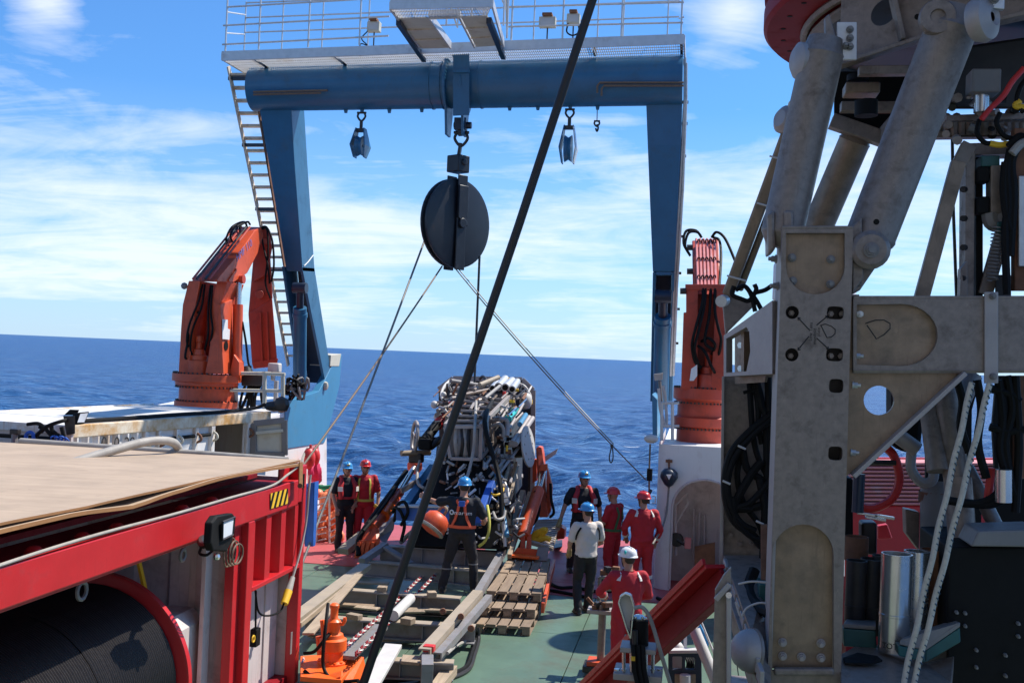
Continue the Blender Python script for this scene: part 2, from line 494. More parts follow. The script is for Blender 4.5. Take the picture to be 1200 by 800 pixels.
    def build(self, name, mat, parent=None, bevel=0.0, org=None, recalc=True, seg=2):
        me = bpy.data.meshes.new(name)
        o0 = Vector(org) if org is not None else (ORG.get(parent.name, Vector()) if parent is not None else None)
        if o0 is None:
            lo = Vector((min(p.x for p in self.v), min(p.y for p in self.v), min(p.z for p in self.v)))
            hi = Vector((max(p.x for p in self.v), max(p.y for p in self.v), max(p.z for p in self.v)))
            o0 = Vector(((lo.x + hi.x) / 2, (lo.y + hi.y) / 2, lo.z))
        me.from_pydata([tuple(p - o0) for p in self.v], [], self.f)
        me.polygons.foreach_set('use_smooth', self.sm)
        if recalc:
            bm = bmesh.new()
            bm.from_mesh(me)
            bmesh.ops.remove_doubles(bm, verts=bm.verts, dist=1e-5)
            bmesh.ops.recalc_face_normals(bm, faces=bm.faces)
            bm.to_mesh(me)
            bm.free()
        me.materials.append(MT[mat] if isinstance(mat, str) else mat)
        ob = bpy.data.objects.new(name, me)
        COL.objects.link(ob)
        if parent is not None:
            ob.parent = parent
        else:
            ob.location = o0
        ORG[ob.name] = o0
        if any(self.sm):
            try:
                me.set_sharp_from_angle(angle=R(40))
            except Exception:
                pass
        if bevel:
            b = ob.modifiers.new('bevel', 'BEVEL')
            b.width = bevel
            b.segments = seg
            b.limit_method = 'ANGLE'
            b.angle_limit = R(50)
            b.harden_normals = False
        return ob
ORG = {}

def tag(o, label=None, cat=None, group=None, kind=None):
    if label:
        o['label'] = label
    if cat:
        o['category'] = cat
    if group:
        o['group'] = group
    if kind:
        o['kind'] = kind
    return o
def thing(name, label, cat, loc=(0, 0, 0), rotz=0.0, group=None, local=False):
    o = bpy.data.objects.new(name, None)
    o.empty_display_size = 0.2
    COL.objects.link(o)
    o.location = loc
    o.rotation_euler = (0, 0, rotz)
    ORG[o.name] = Vector((0, 0, 0)) if local else Vector(loc)
    return tag(o, label, cat, group)
def solo(mb, name, mat, label, cat, group=None, bevel=0.0):
    return tag(mb.build(name, mat, None, bevel), label, cat, group)
def dup(root, loc, rotz=0.0, label=None, group=None):
    r = root.copy()
    COL.objects.link(r)
    r.location = loc
    r.rotation_euler = (0, 0, rotz)
    if label:
        r['label'] = label
    if group:
        r['group'] = group
    for ch in list(root.children):
        c = ch.copy()
        COL.objects.link(c)
        c.parent = r
        for gc in list(ch.children):
            d = gc.copy()
            COL.objects.link(d)
            d.parent = c
    return r
def dup_part(o, off):
    c = o.copy()
    COL.objects.link(c)
    c.parent = o.parent
    c.location = o.location + Vector(off)
    ORG[c.name] = ORG.get(o.name, Vector())
    return c
def curve_pts(ctrl, n=8):
    """Catmull-Rom through control points"""
    c = [Vector(p) for p in ctrl]
    c = [c[0] * 2 - c[1]] + c + [c[-1] * 2 - c[-2]]
    out = []
    for i in range(1, len(c) - 2):
        for j in range(n):
            t = j / n
            a, b, d, e = c[i - 1], c[i], c[i + 1], c[i + 2]
            out.append(0.5 * ((2 * b) + (d - a) * t + (2 * a - 5 * b + 4 * d - e) * t * t + (3 * b - a - 3 * d + e) * t ** 3))
    out.append(c[-2])
    return out
def sag(p, q, s=0.0, n=16):
    p, q = Vector(p), Vector(q)
    return [p.lerp(q, i / n) - Vector((0, 0, s * 4 * (i / n) * (1 - i / n))) for i in range(n + 1)]
def lettering(text, size, mat, parent, place, name='lettering', depth=0.0015, bend=None):
    """flat raised print: place(u, v) gives the local point for text coordinates, converted to a mesh"""
    cu = bpy.data.curves.new(name, 'FONT')
    cu.body = text
    cu.size = size
    cu.align_x = 'CENTER'
    cu.align_y = 'CENTER'
    cu.resolution_u = 3
    tmp = bpy.data.objects.new(name + '_src', cu)
    COL.objects.link(tmp)
    dg = bpy.context.evaluated_depsgraph_get()
    dg.update()
    me = bpy.data.meshes.new_from_object(tmp.evaluated_get(dg))
    bpy.data.objects.remove(tmp)
    me.name = name
    for v_ in me.vertices:
        v_.co = place(v_.co.x, v_.co.y) - ORG.get(parent.name, Vector())
    me.materials.clear()
    me.materials.append(MT[mat])
    ob = bpy.data.objects.new(name, me)
    COL.objects.link(ob)
    ob.parent = parent
    ORG[ob.name] = ORG.get(parent.name, Vector())
    return ob
# ================================================================== SEA
def build_sea():
    zs = -4.6
    a0 = math.pi / 2 + YAW
    angs = list(np.linspace(a0 - R(42), a0 + R(42), 560)) + list(np.linspace(a0 + R(42), a0 + R(318), 90)[1:-1])
    angs = np.array(angs)
    rad = np.concatenate([[0.5], np.geomspace(14, 900, 430), np.geomspace(1000, 45000, 26)])
    A, Rr = np.meshgrid(angs, rad)
    x, y = Rr * np.cos(A), Rr * np.sin(A)
    rng = np.random.RandomState(4)
    z = np.zeros_like(x)
    cell = Rr * (84 / 560 * math.pi / 180) * 2.2 + np.gradient(rad)[:, None] * 0.9
    for i in range(46):
        L = 0.75 * (11 / 0.75) ** (i / 45.0)
        th = R(205) + rng.normal(0, 0.55)
        k = 2 * math.pi / L
        amp = 0.0185 * L ** 0.80
        ph = rng.uniform(0, 6.28)
        fade = np.clip((L / cell - 2.0) / 2.0, 0, 1)
        s = np.sin(k * (x * math.cos(th) + y * math.sin(th)) + ph + 0.8 * np.sin(0.31 * k * (y * math.cos(th) - x * math.sin(th)) + ph * 3))
        z += amp * fade * (s + 0.35 * (s * s - 0.5))
    n, m = x.shape
    co = np.stack([x, y, z + zs], -1).reshape(-1, 3)
    idx = np.arange(n * m).reshape(n, m)
    q = np.stack([idx[:-1, :], np.roll(idx, -1, 1)[:-1, :], np.roll(idx, -1, 1)[1:, :], idx[1:, :]], -1).reshape(-1, 4)
    me = bpy.data.meshes.new('sea')
    me.vertices.add(len(co))
    me.vertices.foreach_set('co', co.ravel())
    me.loops.add(q.size)
    me.loops.foreach_set('vertex_index', q.ravel().astype(np.int32))
    me.polygons.add(len(q))
    me.polygons.foreach_set('loop_start', np.arange(0, q.size, 4, dtype=np.int32))
    me.polygons.foreach_set('use_smooth', np.ones(len(q), dtype=bool))
    me.update(calc_edges=True)
    m_ = bpy.data.materials.new('sea_water')
    m_.use_nodes = True
    t = m_.node_tree
    b = t.nodes['Principled BSDF']
    p = N(t, 'ShaderNodeTexCoord').outputs['Object']
    pr = mapping(t, p, (1, 1, 1), (0, 0, R(-22)))
    big = noise(t, mapping(t, pr, (0.035, 0.012, 1)), 1.0, 4, 0.55)
    mid = noise(t, mapping(t, pr, (0.16, 0.42, 1)), 1.0, 6, 0.62, 0.5)
    colr = mix(t, ramp(t, mid, [(0.32, g(0)), (0.70, g(1))]), (0.005, 0.036, 0.118), (0.018, 0.095, 0.245))
    colr = mix(t, ramp(t, big, [(0.35, g(0)), (0.65, g(0.5))]), colr, (0.010, 0.052, 0.180))
    st_ = noise(t, mapping(t, pr, (0.30, 1.3, 1)), 1.0, 9, 0.68, 0.6)
    colr = mix(t, ramp(t, st_, [(0.50, g(0)), (0.62, g(0.9))]), colr, (0.095, 0.215, 0.39))
    # scattered small breaking crests
    fn = noise(t, mapping(t, pr, (0.22, 0.75, 1)), 1.0, 8, 0.7, 0.8)
    fg = noise(t, mapping(t, pr, (0.03, 0.05, 1)), 1.0, 3, 0.5)
    foam = math_(t, 'MULTIPLY', ramp(t, fn, [(0.625, g(0)), (0.67, g(1))]), ramp(t, fg, [(0.40, g(0)), (0.55, g(1))]))
    colr = mix(t, math_(t, 'MULTIPLY', foam, 0.9), colr, (0.62, 0.66, 0.70))
    t.links.new(colr, b.inputs['Base Color'])
    t.links.new(math_(t, 'ADD', math_(t, 'MULTIPLY', foam, 0.4), 0.38), b.inputs['Roughness'])
    b.inputs['IOR'].default_value = 1.33
    b.inputs['Specular IOR Level'].default_value = 0.24
    n1 = noise(t, mapping(t, pr, (0.55, 1.5, 1)), 1.0, 8, 0.62, 0.4)
    n2 = noise(t, mapping(t, pr, (0.10, 0.26, 1)), 1.0, 6, 0.6, 0.3)
    bp = N(t, 'ShaderNodeBump')
    bp.inputs['Strength'].default_value = 0.9
    bp.inputs['Distance'].default_value = 0.6
    t.links.new(n1, bp.inputs['Height'])
    bp2 = N(t, 'ShaderNodeBump')
    bp2.inputs['Strength'].default_value = 0.75
    bp2.inputs['Distance'].default_value = 2.2
    t.links.new(n2, bp2.inputs['Height'])
    t.links.new(bp.outputs[0], bp2.inputs['Normal'])
    t.links.new(bp2.outputs[0], b.inputs['Normal'])
    me.materials.append(m_)
    o = bpy.data.objects.new('sea', me)
    COL.objects.link(o)
    tag(o, kind='structure')
build_sea()

# ================================================================== SHIP HULL AND DECK
hull = MB()
hull.prism([(-12.6, -14, -0.02), (5.2, -14, -0.02), (5.2, 23.0, -0.02), (4.2, 25.2, -0.02), (-11.8, 25.2, -0.02), (-12.6, 23.0, -0.02)], (0, 0, -5.6))
tag(hull.build('ship_hull', 'navy', org=(0, 0, 0)), kind='structure')
dh = thing('bounce_deckhouse', None, None, (-3.7, -3.0, 0))  # unseen deckhouse added behind the camera to bounce warm light onto shaded faces
tag(dh, kind='structure')
MB().box((-3.7, -4.0, 6.5), (17.6, 2.0, 13.0)).build('bounce_wall', 'house', dh)
for i in range(8):
    for z in (2.0, 5.6, 8.4, 11.2):
        MB().box((-11.2 + i * 2.2, -2.99, z), (.62, .05, .8)).build('window', 'glass', dh, .02)
for z in (4.2, 7.1, 9.9):
    MB().box((-3.7, -2.95, z), (17.6, .14, .10)).build('deck_edge', 'cream', dh)
deck = thing('deck', None, None, (0, 0, 0))
tag(deck, kind='structure')
seams_x = [-12.55, -9.6, -6.7, -3.72, -1.52, 0.72, 2.9, 5.15]
seams_y = [-14, -8, -2, 4, 10.2, 16.3, 20.0]
for i in range(len(seams_x) - 1):
    for j in range(len(seams_y) - 1):
        d = MB()
        a, b_, c_, e_ = seams_x[i] + .006, seams_x[i + 1] - .006, seams_y[j] + .005, seams_y[j + 1] - .005
        d.box(((a + b_) / 2, (c_ + e_) / 2, -0.005), (b_ - a, e_ - c_, 0.026))
        d.build('deck_plate', 'green', deck, 0.004)
def deck_sheet(x0, x1, y0, y1, mat, nm, z=0.004):
    d = MB().box(((x0 + x1) / 2, (y0 + y1) / 2, z), (x1 - x0, y1 - y0, 0.03))
    return d.build(nm, mat, deck, 0.003)
deck_sheet(-12.5, -4.2, 20.0, 25.1, 'red_deck', 'red_deck_plate')
deck_sheet(-4.19, -2.9, 20.0, 25.1, 'green', 'deck_plate')
deck_sheet(-2.89, 5.0, 18.9 + 1.1, 25.1, 'red_deck', 'red_deck_plate')
d = MB().box((-1.2, 19.45, 0.012), (3.4, 1.09, 0.008))
d.build('red_deck_plate', 'red_deck', deck)

# ---- starboard bulwark housing with arched recess
HB = W(765, 690, 20.0).x
HTOP = W(765, 520, 20.0).z
hs = thing('bulwark_housing', 'white steel bulwark housing with an arched recess under the starboard crane', 'bulwark', (HB, 20.0, 0))
y0, y1, xr = 20.0, 25.0, HB + 3.4
ax0, ax1 = W(786, 640, 20).x, W(862, 640, 20).x
az = W(810, 561, 20).z
ar = (ax1 - ax0) / 2
arch = [V(ax0, y0, 0.05)] + [V(ax0 + ar - ar * math.cos(math.pi * i / 14), y0, az - ar * 0.9 + ar * 0.9 * math.sin(math.pi * i / 14)) for i in range(15)] + [V(ax1, y0, 0.05)]
outl = [V(HB + .22, y0, 0), V(HB + .22, y0, HTOP), V(xr, y0, HTOP), V(xr, y0, 0), V(ax1, y0, 0)] + arch[::-1] + [V(ax0, y0, 0)]
outl2 = [V(HB + .22, y0, 0.0), V(ax0, y0, 0.0)] + arch + [V(ax1, y0, 0.0), V(xr, y0, 0.0), V(xr, y0, HTOP), V(HB + .22, y0, HTOP)]
f = MB()
f.plate_holes(outl2, [], (0, 0.03, 0))
f.build('front_plate', 'white', hs)
f = MB()      # rounded inboard corner and side
prof = [V(HB + .22, y0, 0)] + [V(HB + .22 - .22 * math.sin(a), y0 + .22 - .22 * math.cos(a), 0) for a in [R(x) for x in (22, 45, 68, 90)]]
for a, b_ in zip(prof[:-1], prof[1:]):
    f.add([a, b_, b_ + V(0, 0, HTOP), a + V(0, 0, HTOP)], [(0, 1, 2, 3)], True)
f.add([prof[-1], V(HB, y1, 0), V(HB, y1, HTOP), prof[-1] + V(0, 0, HTOP)], [(0, 1, 2, 3)], True)
f.build('side_plate', 'white', hs)
f = MB().box(((HB + xr) / 2 + .03, (y0 + y1) / 2 + .05, HTOP - .012), (xr - HB - .1, y1 - y0 - .16, 0.02))
f.build('top_plate', 'white', hs)
f = MB().box(((ax0 + ax1) / 2, y0 + .95, (az) / 2), (ax1 - ax0 + .3, .03, az + .1))
f.box((ax0 - .015, y0 + .49, az / 2), (.03, .9, az))
f.box((ax1 + .015, y0 + .49, az / 2), (.03, .9, az))
f.build('recess_wall', 'inner', hs)
rim = MB().tube([p + V(0, -.01, 0) for p in arch], .022, 6)
rim.build('arch_rim', 'inner', hs)
pp = MB()
for dx in (0, .09, .18):
    a = W(811 + dx * 60, 600, 20.85)
    pp.tube(curve_pts([W(813 + dx * 70, 596 + dx * 40, 20.85), W(813 + dx * 70, 620, 20.85), W(812 + dx * 70, 665, 20.85)], 3), .022, 6)
pp.tube([W(791, 592, 20.5), W(791, 615, 20.5), W(806, 590, 20.5), W(806, 578, 20.5), W(791, 592, 20.5)], .022, 6)
pp.tube([W(791, 590, 20.5), W(792, 650, 20.5)], .03, 6)
pp.build('recess_pipe', 'inner', hs)
v = MB().lathe([(0.0, -.06), (.11, -.05), (.13, 0), (.11, .05), (0, .06)], W(793, 632, 20.45), (0, 1, 0), 12)
v.tube([W(793, 632, 20.4), W(806, 640, 20.4)], .03, 6)
v.build('valve', 'dark', hs)
v = MB().box(W(806, 636, 20.4), (.12, .1, .2))
v.build('junction_box', 'pink', hs, .01)
ib = MB().prism([W(814, 640, 20.3), W(838, 635, 20.3), W(838, 720, 20.3), W(814, 720, 20.3)], (0, .03, 0))
ib.build('recess_hatch', 'rust', hs, .004)
for (px, py) in ((768, 585), (768, 603)):
    q = W(px, py, 19.97)
    MB().tube([q + V(-.05, 0, .06), q + V(0, -.05, .06), q + V(0, -.05, -.06), q + V(-.05, 0, -.06)], .012, 5).build('step_rung', 'white', hs)
# blue strip on the corner and a small floodlight
v = MB().prism([W(764, 462, 21.2), W(770, 468, 21.2), W(770, 516, 21.2), W(765, 520, 21.2)], (0, 2.6, 0))
v.build('foot_strip', 'blue_light', hs)

# ---- port bulwark housing (mirror), mostly behind the white container
PX = W(342, 128, 21.5).x
ph = thing('bulwark_housing', 'white bulwark housing carrying the blue foot plate on the port side', 'bulwark', (PX, 21, 0))
f = MB()
f.prism([V(PX, 19.8, 0), V(PX, 24.9, 0), V(PX, 24.5, 2.9), V(PX, 19.8, 2.6)], (-2.9, 0, 0))
f.build('housing_box', 'white', ph, .03)
rc = MB().prism([X(361, 525, PX + .004), X(373, 519, PX + .004), X(374, 560, PX + .004), X(361, 570, PX + .004)], (0.01, 0, 0))
rc.build('pink_panel', 'pink', ph)  # pink patch laid on the white inboard face
pl = MB().prism([X(x, y, PX + .02) for x, y in ((334, 471), (343, 468), (374, 458), (379, 449), (394, 419), (401, 415), (398, 452), (383, 512), (380, 519), (335, 526))], (-.16, 0, 0))
fp = pl.build('foot_plate', 'blue_light', ph, .012)  # sunlit tone of the blue put into the plate's paint
cap = MB().prism([X(388, 416, PX + .03), X(400, 414.5, PX + .03), X(397.5, 429, PX + .03), X(387, 429, PX + .03)], (-.5, 0, 0))
cap.build('plate_cap', 'cream', ph, .008)
v = MB().ball(X(381.5, 452, PX + .05), .075, 8, (1, 1, 1.4))
v.build('pivot_light', 'cream', ph)
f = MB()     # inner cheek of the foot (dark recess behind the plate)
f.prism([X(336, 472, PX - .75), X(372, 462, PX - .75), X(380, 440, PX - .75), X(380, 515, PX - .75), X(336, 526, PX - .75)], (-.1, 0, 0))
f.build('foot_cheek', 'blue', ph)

# ================================================================== A-FRAME
YB = 21.5
bl, br = W(297, 105, YB), W(800, 94.5, YB)
bc = (bl + br) / 2
af = thing('gantry_frame', 'blue steel A-frame gantry spanning the stern with a walkway along its crossbeam', 'gantry', bc)
rb = .475
cb = MB().cyl(bl, br, .445, .475, 40)
cb.build('crossbeam', 'blue', af)
bd = (br - bl).normalized()
cr = MB()
for t_ in (.435, .548, .515, .46):
    c = bl.lerp(br, t_)
    cr.lathe([(.40, -.012), (.478, -.012), (.478, .012), (.40, .012)], c, bd, 36)
cr.build('weld_band', 'blue', af)
for (a, b_, pts) in ((296, 390, ((297, 104), (322, 104), (383, 104))),):
    pass
for (c0, c1, off) in (((297, 108), (384, 106), 0), ((297, 111), (376, 109), .0), ((801, 97), (703, 97), 0), ((801, 100.5), (708, 100.5), 0)):
    pt = MB()
    yy = YB - .50
    pts = [W(*c0, yy), W(*c1, yy)]
    if c0[0] > 600:
        e = W(c1[0] - 3, c1[1] + 4, yy)
        pts += [e, W(c1[0] - 3, c1[1] + 12, yy)]
    pt.tube(pts, .022, 6)
    pt.build('hydraulic_pipe', 'brown_wire', af)
# legs -------------------------------------------------------------
def leg(sections, name='leg'):
    mb = MB()
    for a, b_ in zip(sections[:-1], sections[1:]):
        mb.hexa(list(a) + list(b_))
    return mb
def sec_left(near, far, w):
    n_, f_ = X(*near, PX), X(*far, PX)
    f_.z = n_.z + (f_.z - n_.z) * 0.2
    return (n_, f_, f_ + V(-w, 0, 0), n_ + V(-w, 0, 0))
secs = [sec_left((341, 122), (357, 122), .70), sec_left((345, 190), (361, 188), .57), sec_left((354.6, 318), (369.4, 309), .365)]
leg(secs).build('leg', 'blue', af, .012)
low = [sec_left((354, 313), (369, 304), .06), sec_left((383, 456), (391, 424), .06)]
leg(low).build('lower_leg_plate', 'blue', af, .006)
def shift(s, dx):
    return tuple(p + V(dx, 0, 0) for p in s)
low2 = [shift(low[0], -.40), shift(low[1], -.62)]
leg(low2).build('lower_leg_plate', 'blue', af, .006)
bk = MB()
b0, b1 = low[0][1], low[1][1]
bk.hexa([b0 + V(-.06, -.05, 0), b0 + V(-.06, 0, 0), b0 + V(-.38, 0, 0), b0 + V(-.38, -.05, 0), b1 + V(-.06, -.05, 0), b1 + V(-.06, 0, 0), b1 + V(-.6, 0, 0), b1 + V(-.6, -.05, 0)])
bk.build('lower_leg_web', 'navy', af)
# white weld mark on the port leg
wm = MB().tube([X(356.5, 311.5, PX + .012), X(361, 307, PX + .012), X(367, 299, PX + .012)], .012, 5)
wm.build('weld_mark', 'sticker', af)
# starboard leg, seen almost from the front
def sec_right(xl, xr_, py, Y0, dep):
    a, b_ = W(xl, py, Y0), W(xr_, py, Y0)
    return (a, b_, b_ + V(0, dep, 0), a + V(0, dep, 0))
rs = [sec_right(757, 799.5, 116, 21.45, .85), sec_right(759, 798, 170, 21.6, .85), sec_right(765, 790.5, 318, 22.3, .75)]
leg(rs).build('leg', 'blue', af, .012)
for a, b_ in ((765, 768.5), (787, 790.5)):
    l2 = [sec_right(a, b_, 319, 22.3, .75), sec_right(a - 3, b_ - 2.5, 470, 24.0, .6)]
    leg(l2).build('lower_leg_plate', 'blue', af, .006)
l2 = [sec_right(768.6, 786.9, 319, 22.8, .05), sec_right(765.8, 784, 470, 24.4, .05)]
leg(l2).build('lower_leg_web', 'navy', af)
l2 = [sec_right(769, 786.8, 318.5, 22.32, .2), sec_right(769, 786.8, 322, 22.32, .2)]
leg(l2).build('leg_stiffener', 'blue', af)
def ram(p, q, r, mat='blue'):
    m_ = MB().cyl(p, p.lerp(q, .93), r, None, 18)
    m_.lathe([(r, 0), (r * 1.12, 0), (r * 1.12, .09), (r, .09)], p.lerp(q, .84), q - p, 18)
    o = m_.build('hydraulic_ram', mat, af)
    m2 = MB().cyl(p.lerp(q, .93), p.lerp(q, 1.12), r * .55, None, 14)
    m2.cyl(p.lerp(q, 1.12) + V(-r, 0, 0), p.lerp(q, 1.12) + V(r, 0, 0), r * .8, None, 12)
    m2.build('ram_rod', 'navy', o)
ram(W(351, 468, 23.2), W(351.5, 352, 22.3), .145)
ram(W(774, 475, 23.7), W(777, 362, 22.3), .165)
# pipes up the starboard leg
for k, dx in enumerate((0, 3.2)):
    pt = MB().tube([W(803 + dx * .4, 68 + k * 6, 21.4), W(802.5 + dx * .5, 118, 21.5), W(797 + dx, 220, 21.9), W(790 + dx, 335, 22.5), W(786 + dx, 440, 23.6)], .028, 6)
    pt.build('hydraulic_pipe', 'galv', af)
for py in (120, 145, 183, 277, 320, 362, 402):
    t_ = (py - 68) / 372
    MB().box(W(803 - 15 * t_ * 1.0 + 1, py, 21.35 + 2.1 * t_), (.16, .06, .05)).build('pipe_clamp', 'dark', af)
# central hanger -----------------------------------------------------
for dx, pxs in ((0, 1), (1, 1)):
    px0 = 530 + 19 * dx
    hp = MB()
    outline = [(px0, 57), (px0 + 6, 52 + dx), (px0 + 10, 62), (px0 + 10, 92), (px0 + 9, 128), (px0 + 4 - dx, 142), (px0 + 2, 142)]
    c0 = bl.lerp(br, (px0 + 4 - 297) / 503)
    ring = []
    nseg = 26
    for i in range(nseg):
        a = 2 * math.pi * i / nseg
        ring.append(c0 + V(0, math.cos(a), 0) * .60 + V(0, 0, math.sin(a)) * .60)
    tail = [c0 + V(0, .30, -.50), c0 + V(0, .16, -1.02), c0 + V(0, -.16, -1.02), c0 + V(0, -.30, -.50)]
    hp.prism(ring, bd * .05)
    hp.prism(tail, bd * .049)
    hp.build('hanger_plate', 'blue', af, .008)
hb = MB().hexa([W(531, 64, 20.86), W(550, 63, 20.86), W(550, 63, 21.0), W(531, 64, 21.0), W(531, 136, 21.0), W(550, 135, 21.0), W(550, 135, 21.1), W(531, 136, 21.1)])
hb.bar(W(531, 84, 20.84), W(550, 83.5, 20.84), .04, .05)
hb.build('hanger_web', 'blue', af)
tp = W(540, 147, YB)
hk = MB().cyl(tp + V(-.14, 0, 0), tp + V(.22, 0, 0), .07, None, 12)
hk.box(tp + V(.0, 0, .02), (.24, .2, .24))
hk.build('hanger_pin', 'navy', af, .01)
for px, py in ((424, 128), (456, 128), (494, 127), (597, 125), (668, 124), (700, 124), (630, 124.5), (405, 128)):
    q = W(px, py, YB)
    MB().prism([q + V(-.07, -.01, .14), q + V(.07, -.01, .14), q + V(.035, -.01, -.08), q + V(-.02, -.01, -.08)], (0, .03, 0)).build('pad_eye', 'blue', af)
# ---- walkway ---------------------------------------------------------
ZP = W(480, 57, 20.7).z
wk = MB()
def zline(px, py, y):
    return W(px, py, y)
def toe(p, q, h, mb):
    mb.bar(p, q, .03, h)
toeb = MB()
FL, FR = W(260, 66, 20.6), W(802, 46, 20.6)
toeb.bar(FL, FR, .03, .19)
bkL, bkR = FL + V(0, 1.7, .03), FR + V(0, 1.7, .03)
toeb.bar(FL, bkL, .03, .15)
toeb.bar(FR, bkR, .03, .15)
toeb.bar(bkL, bkR, .03, .12)
toeb.build('toe_board', 'rail', af, .004)
gr = MB()
nb = 230
for i in range(nb + 1):
    t_ = i / nb
    a, b_ = FL.lerp(FR, t_) + V(0, .02, -.065), bkL.lerp(bkR, t_) + V(0, -.02, -.065)
    gr.bar(a, b_, .008, .03)
for j in range(9):
    s_ = (j + .5) / 9
    gr.bar(FL.lerp(bkL, s_) + V(0, 0, -.065), FR.lerp(bkR, s_) + V(0, 0, -.065), .010, .012)
o = gr.build('walkway_grating', 'rail', af, recalc=False)
o['kind'] = 'stuff'
for px, py in ((300, 72), (394, 68), (693, 54), (797, 52)):
    q = W(px, py - 4, 20.75)
    MB().prism([q + V(0, -.1, .05), q + V(0, .6, .05), q + V(0, .6, -.10)], (.05, 0, 0)).build('walkway_bracket', 'navy', af)
# handrails
def rail(pts, r=.018, nm='handrail', mat='rail'):
    return MB().tube(pts, r, 6).build(nm, mat, af)
def post(px, pyb, y, h=1.12, dz=0):
    p = W(px, pyb, y)
    return MB().tube([p + V(0, 0, dz), p + V(0, 0, h)], .019, 6).build('rail_post', 'rail', af)
yf = 20.6
for px, pyb in ((264, 60), (303, 58), (361, 55.5), (421, 53), (599, 47), (659, 46.5), (728, 45), (798, 43)):
    post(px, pyb, yf)
P0, P1 = W(264, 60, yf), W(455, 50, yf)
P2, P3 = W(594, 47.5, yf), W(800, 43, yf)
for h in (1.10, .74, .36):
    rail([P0 + V(-.07, 0, h - .36 + .13), P1 + V(0, 0, h - .36 + .13)] if h != 1.10 else [P0 + V(0, 0, .88), P1 + V(0, 0, .88)])
    rail([P2 + V(0, 0, h - .1), P3 + V(0, 0, h - .1)])
for px in (286, 330, 361 + 16, 421 + 10, 485, 625, 700, 730, 782):
    q = W(px, 60 - (px - 260) * .035, 22.3)
    MB().tube([q, q + V(0, 0, 1.05)], .016, 6).build('rail_post', 'rail', af)
q0, q1 = W(286, 60, 22.3), W(795, 43, 22.3)
for h in (.40, .72, 1.04):
    rail([q0 + V(0, 0, h), q1 + V(0, 0, h)], .016)
for h in (.36, .78):
    rail([P0 + V(0, 0, h), q0 + V(0, 0, h + .0)], .016)
    rail([P3 + V(0, 0, h), q1 + V(0, 0, h)], .016)
# balcony reaching towards the ship round the lifting point
ZB = FL.lerp(FR, .45).z - .09
def GB(px, py, dz=0.0):
    p = G(px, py, ZB)
    return p + V(0, 0, dz)
bo = MB()
front = (GB(457, 11), GB(577, 8))
bo.bar(front[0] + V(0, 0, .10), front[1] + V(0, 0, .10), .03, .22)
for a, b_ in (((457, 11), (493, 57)), ((577, 8), (590, 55)), ((503, 22), (528, 57)), ((538, 21), (556, 56)), ((503, 22), (538, 21))):
    bo.bar(GB(*a) + V(0, 0, .06), GB(*b_) + V(0, 0, .06), .03, .15)
bo.build('balcony_edge', 'rail', af, .004)
bg_ = MB()
A, B, C_, D = GB(459, 12, .02), GB(575, 9, .02), GB(570, 21, .02), GB(464, 23, .02)
for i in range(61):
    bg_.bar(A.lerp(B, i / 60), D.lerp(C_, i / 60), .009, .03)
for j in range(4):
    bg_.bar(A.lerp(D, j / 3), B.lerp(C_, j / 3), .008, .01)
o = bg_.build('balcony_grating', 'rail', af, recalc=False)
o['kind'] = 'stuff'
for quad in (((464, 23), (501, 22), (526, 57), (495, 58)), ((540, 21), (571, 20), (588, 54), (558, 56))):
    pl = MB().prism([GB(*q) + V(0, 0, .01) for q in quad], (0, 0, .02))
    pl.build('balcony_floor', 'cream', af)
    for s_ in (.33, .66):
        m_ = MB().bar(GB(*quad[0]).lerp(GB(*quad[3]), s_), GB(*quad[1]).lerp(GB(*quad[2]), s_), .025, .03)
        m_.build('floor_stiffener', 'ladder', af)
for a, b_ in (((467, 24), (497, 70)), ((573, 22), (590, 67))):
    p, q = GB(*a, dz=-.03), W(b_[0], b_[1], 21.15)
    MB().bar(p, q, .09, .11).build('balcony_brace', 'navy', af, .006)
for (px, py) in ((566, 45), (570, 30), (552, 35), (523, 30), (590, 30), (594, 45)):
    p = GB(px, py)
    MB().tube([p, p + V(0, 0, 1.1)], .017, 6).build('rail_post', 'rail', af)
rail([GB(523, 24, .4), GB(535, 57, .4), GB(535, 57, 1.0), GB(523, 24, 1.0)], .016)
rail([GB(590, 20, .9), GB(594, 50, .1)], .018)
rail([GB(575, 9, 1.0), GB(594, 52, 1.0)], .016)
rail([GB(575, 9, .55), GB(594, 52, .55)], .016)
# ---- stair ladder down the port leg
def lad(py):
    t_ = (py - 80) / 350
    Y_ = 21.5 + 2.6 * t_
    return W(268 + .207 * (py - 80) - .012 * max(0, py - 250), py, Y_), W(296 + .163 * (py - 80), py, Y_ + .02)
sl, sr = MB(), MB()
pysteps = [78, 150, 230, 310, 390, 428]
for a, b_ in zip(pysteps[:-1], pysteps[1:]):
    (l0, r0), (l1, r1) = lad(a), lad(b_)
    sl.bar(l0, l1, .03, .13, (0, 1, 0))
    sr.bar(r0, r1, .03, .13, (0, 1, 0))
sl.build('ladder_stringer', 'ladder', af)
sr.build('ladder_stringer', 'rust', af)
py = 87.0
k = 0
while py < 426:
    l, r_ = lad(py)
    MB().bar(l + V(0, .08, 0), r_ + V(0, .08, 0), .17, .05).build('ladder_tread', 'ladder', af, .004)
    py += 15.2 - 3.0 * (py - 80) / 350
for py in (92, 170, 245, 316):
    l, r_ = lad(py)
    MB().bar(l + V(-.06, .02, 0), r_ + V(.02, .02, 0), .06, .07).build('ladder_bracket', 'navy', af)
for s_ in (.30, .62):
    pts = []
    for py in (62, 110, 180, 250, 320, 390, 424):
        l, r_ = lad(py)
        pts.append(l.lerp(r_, s_) + V(0, .75, .10))
    rail(pts, .017, 'ladder_rail', 'ladder')

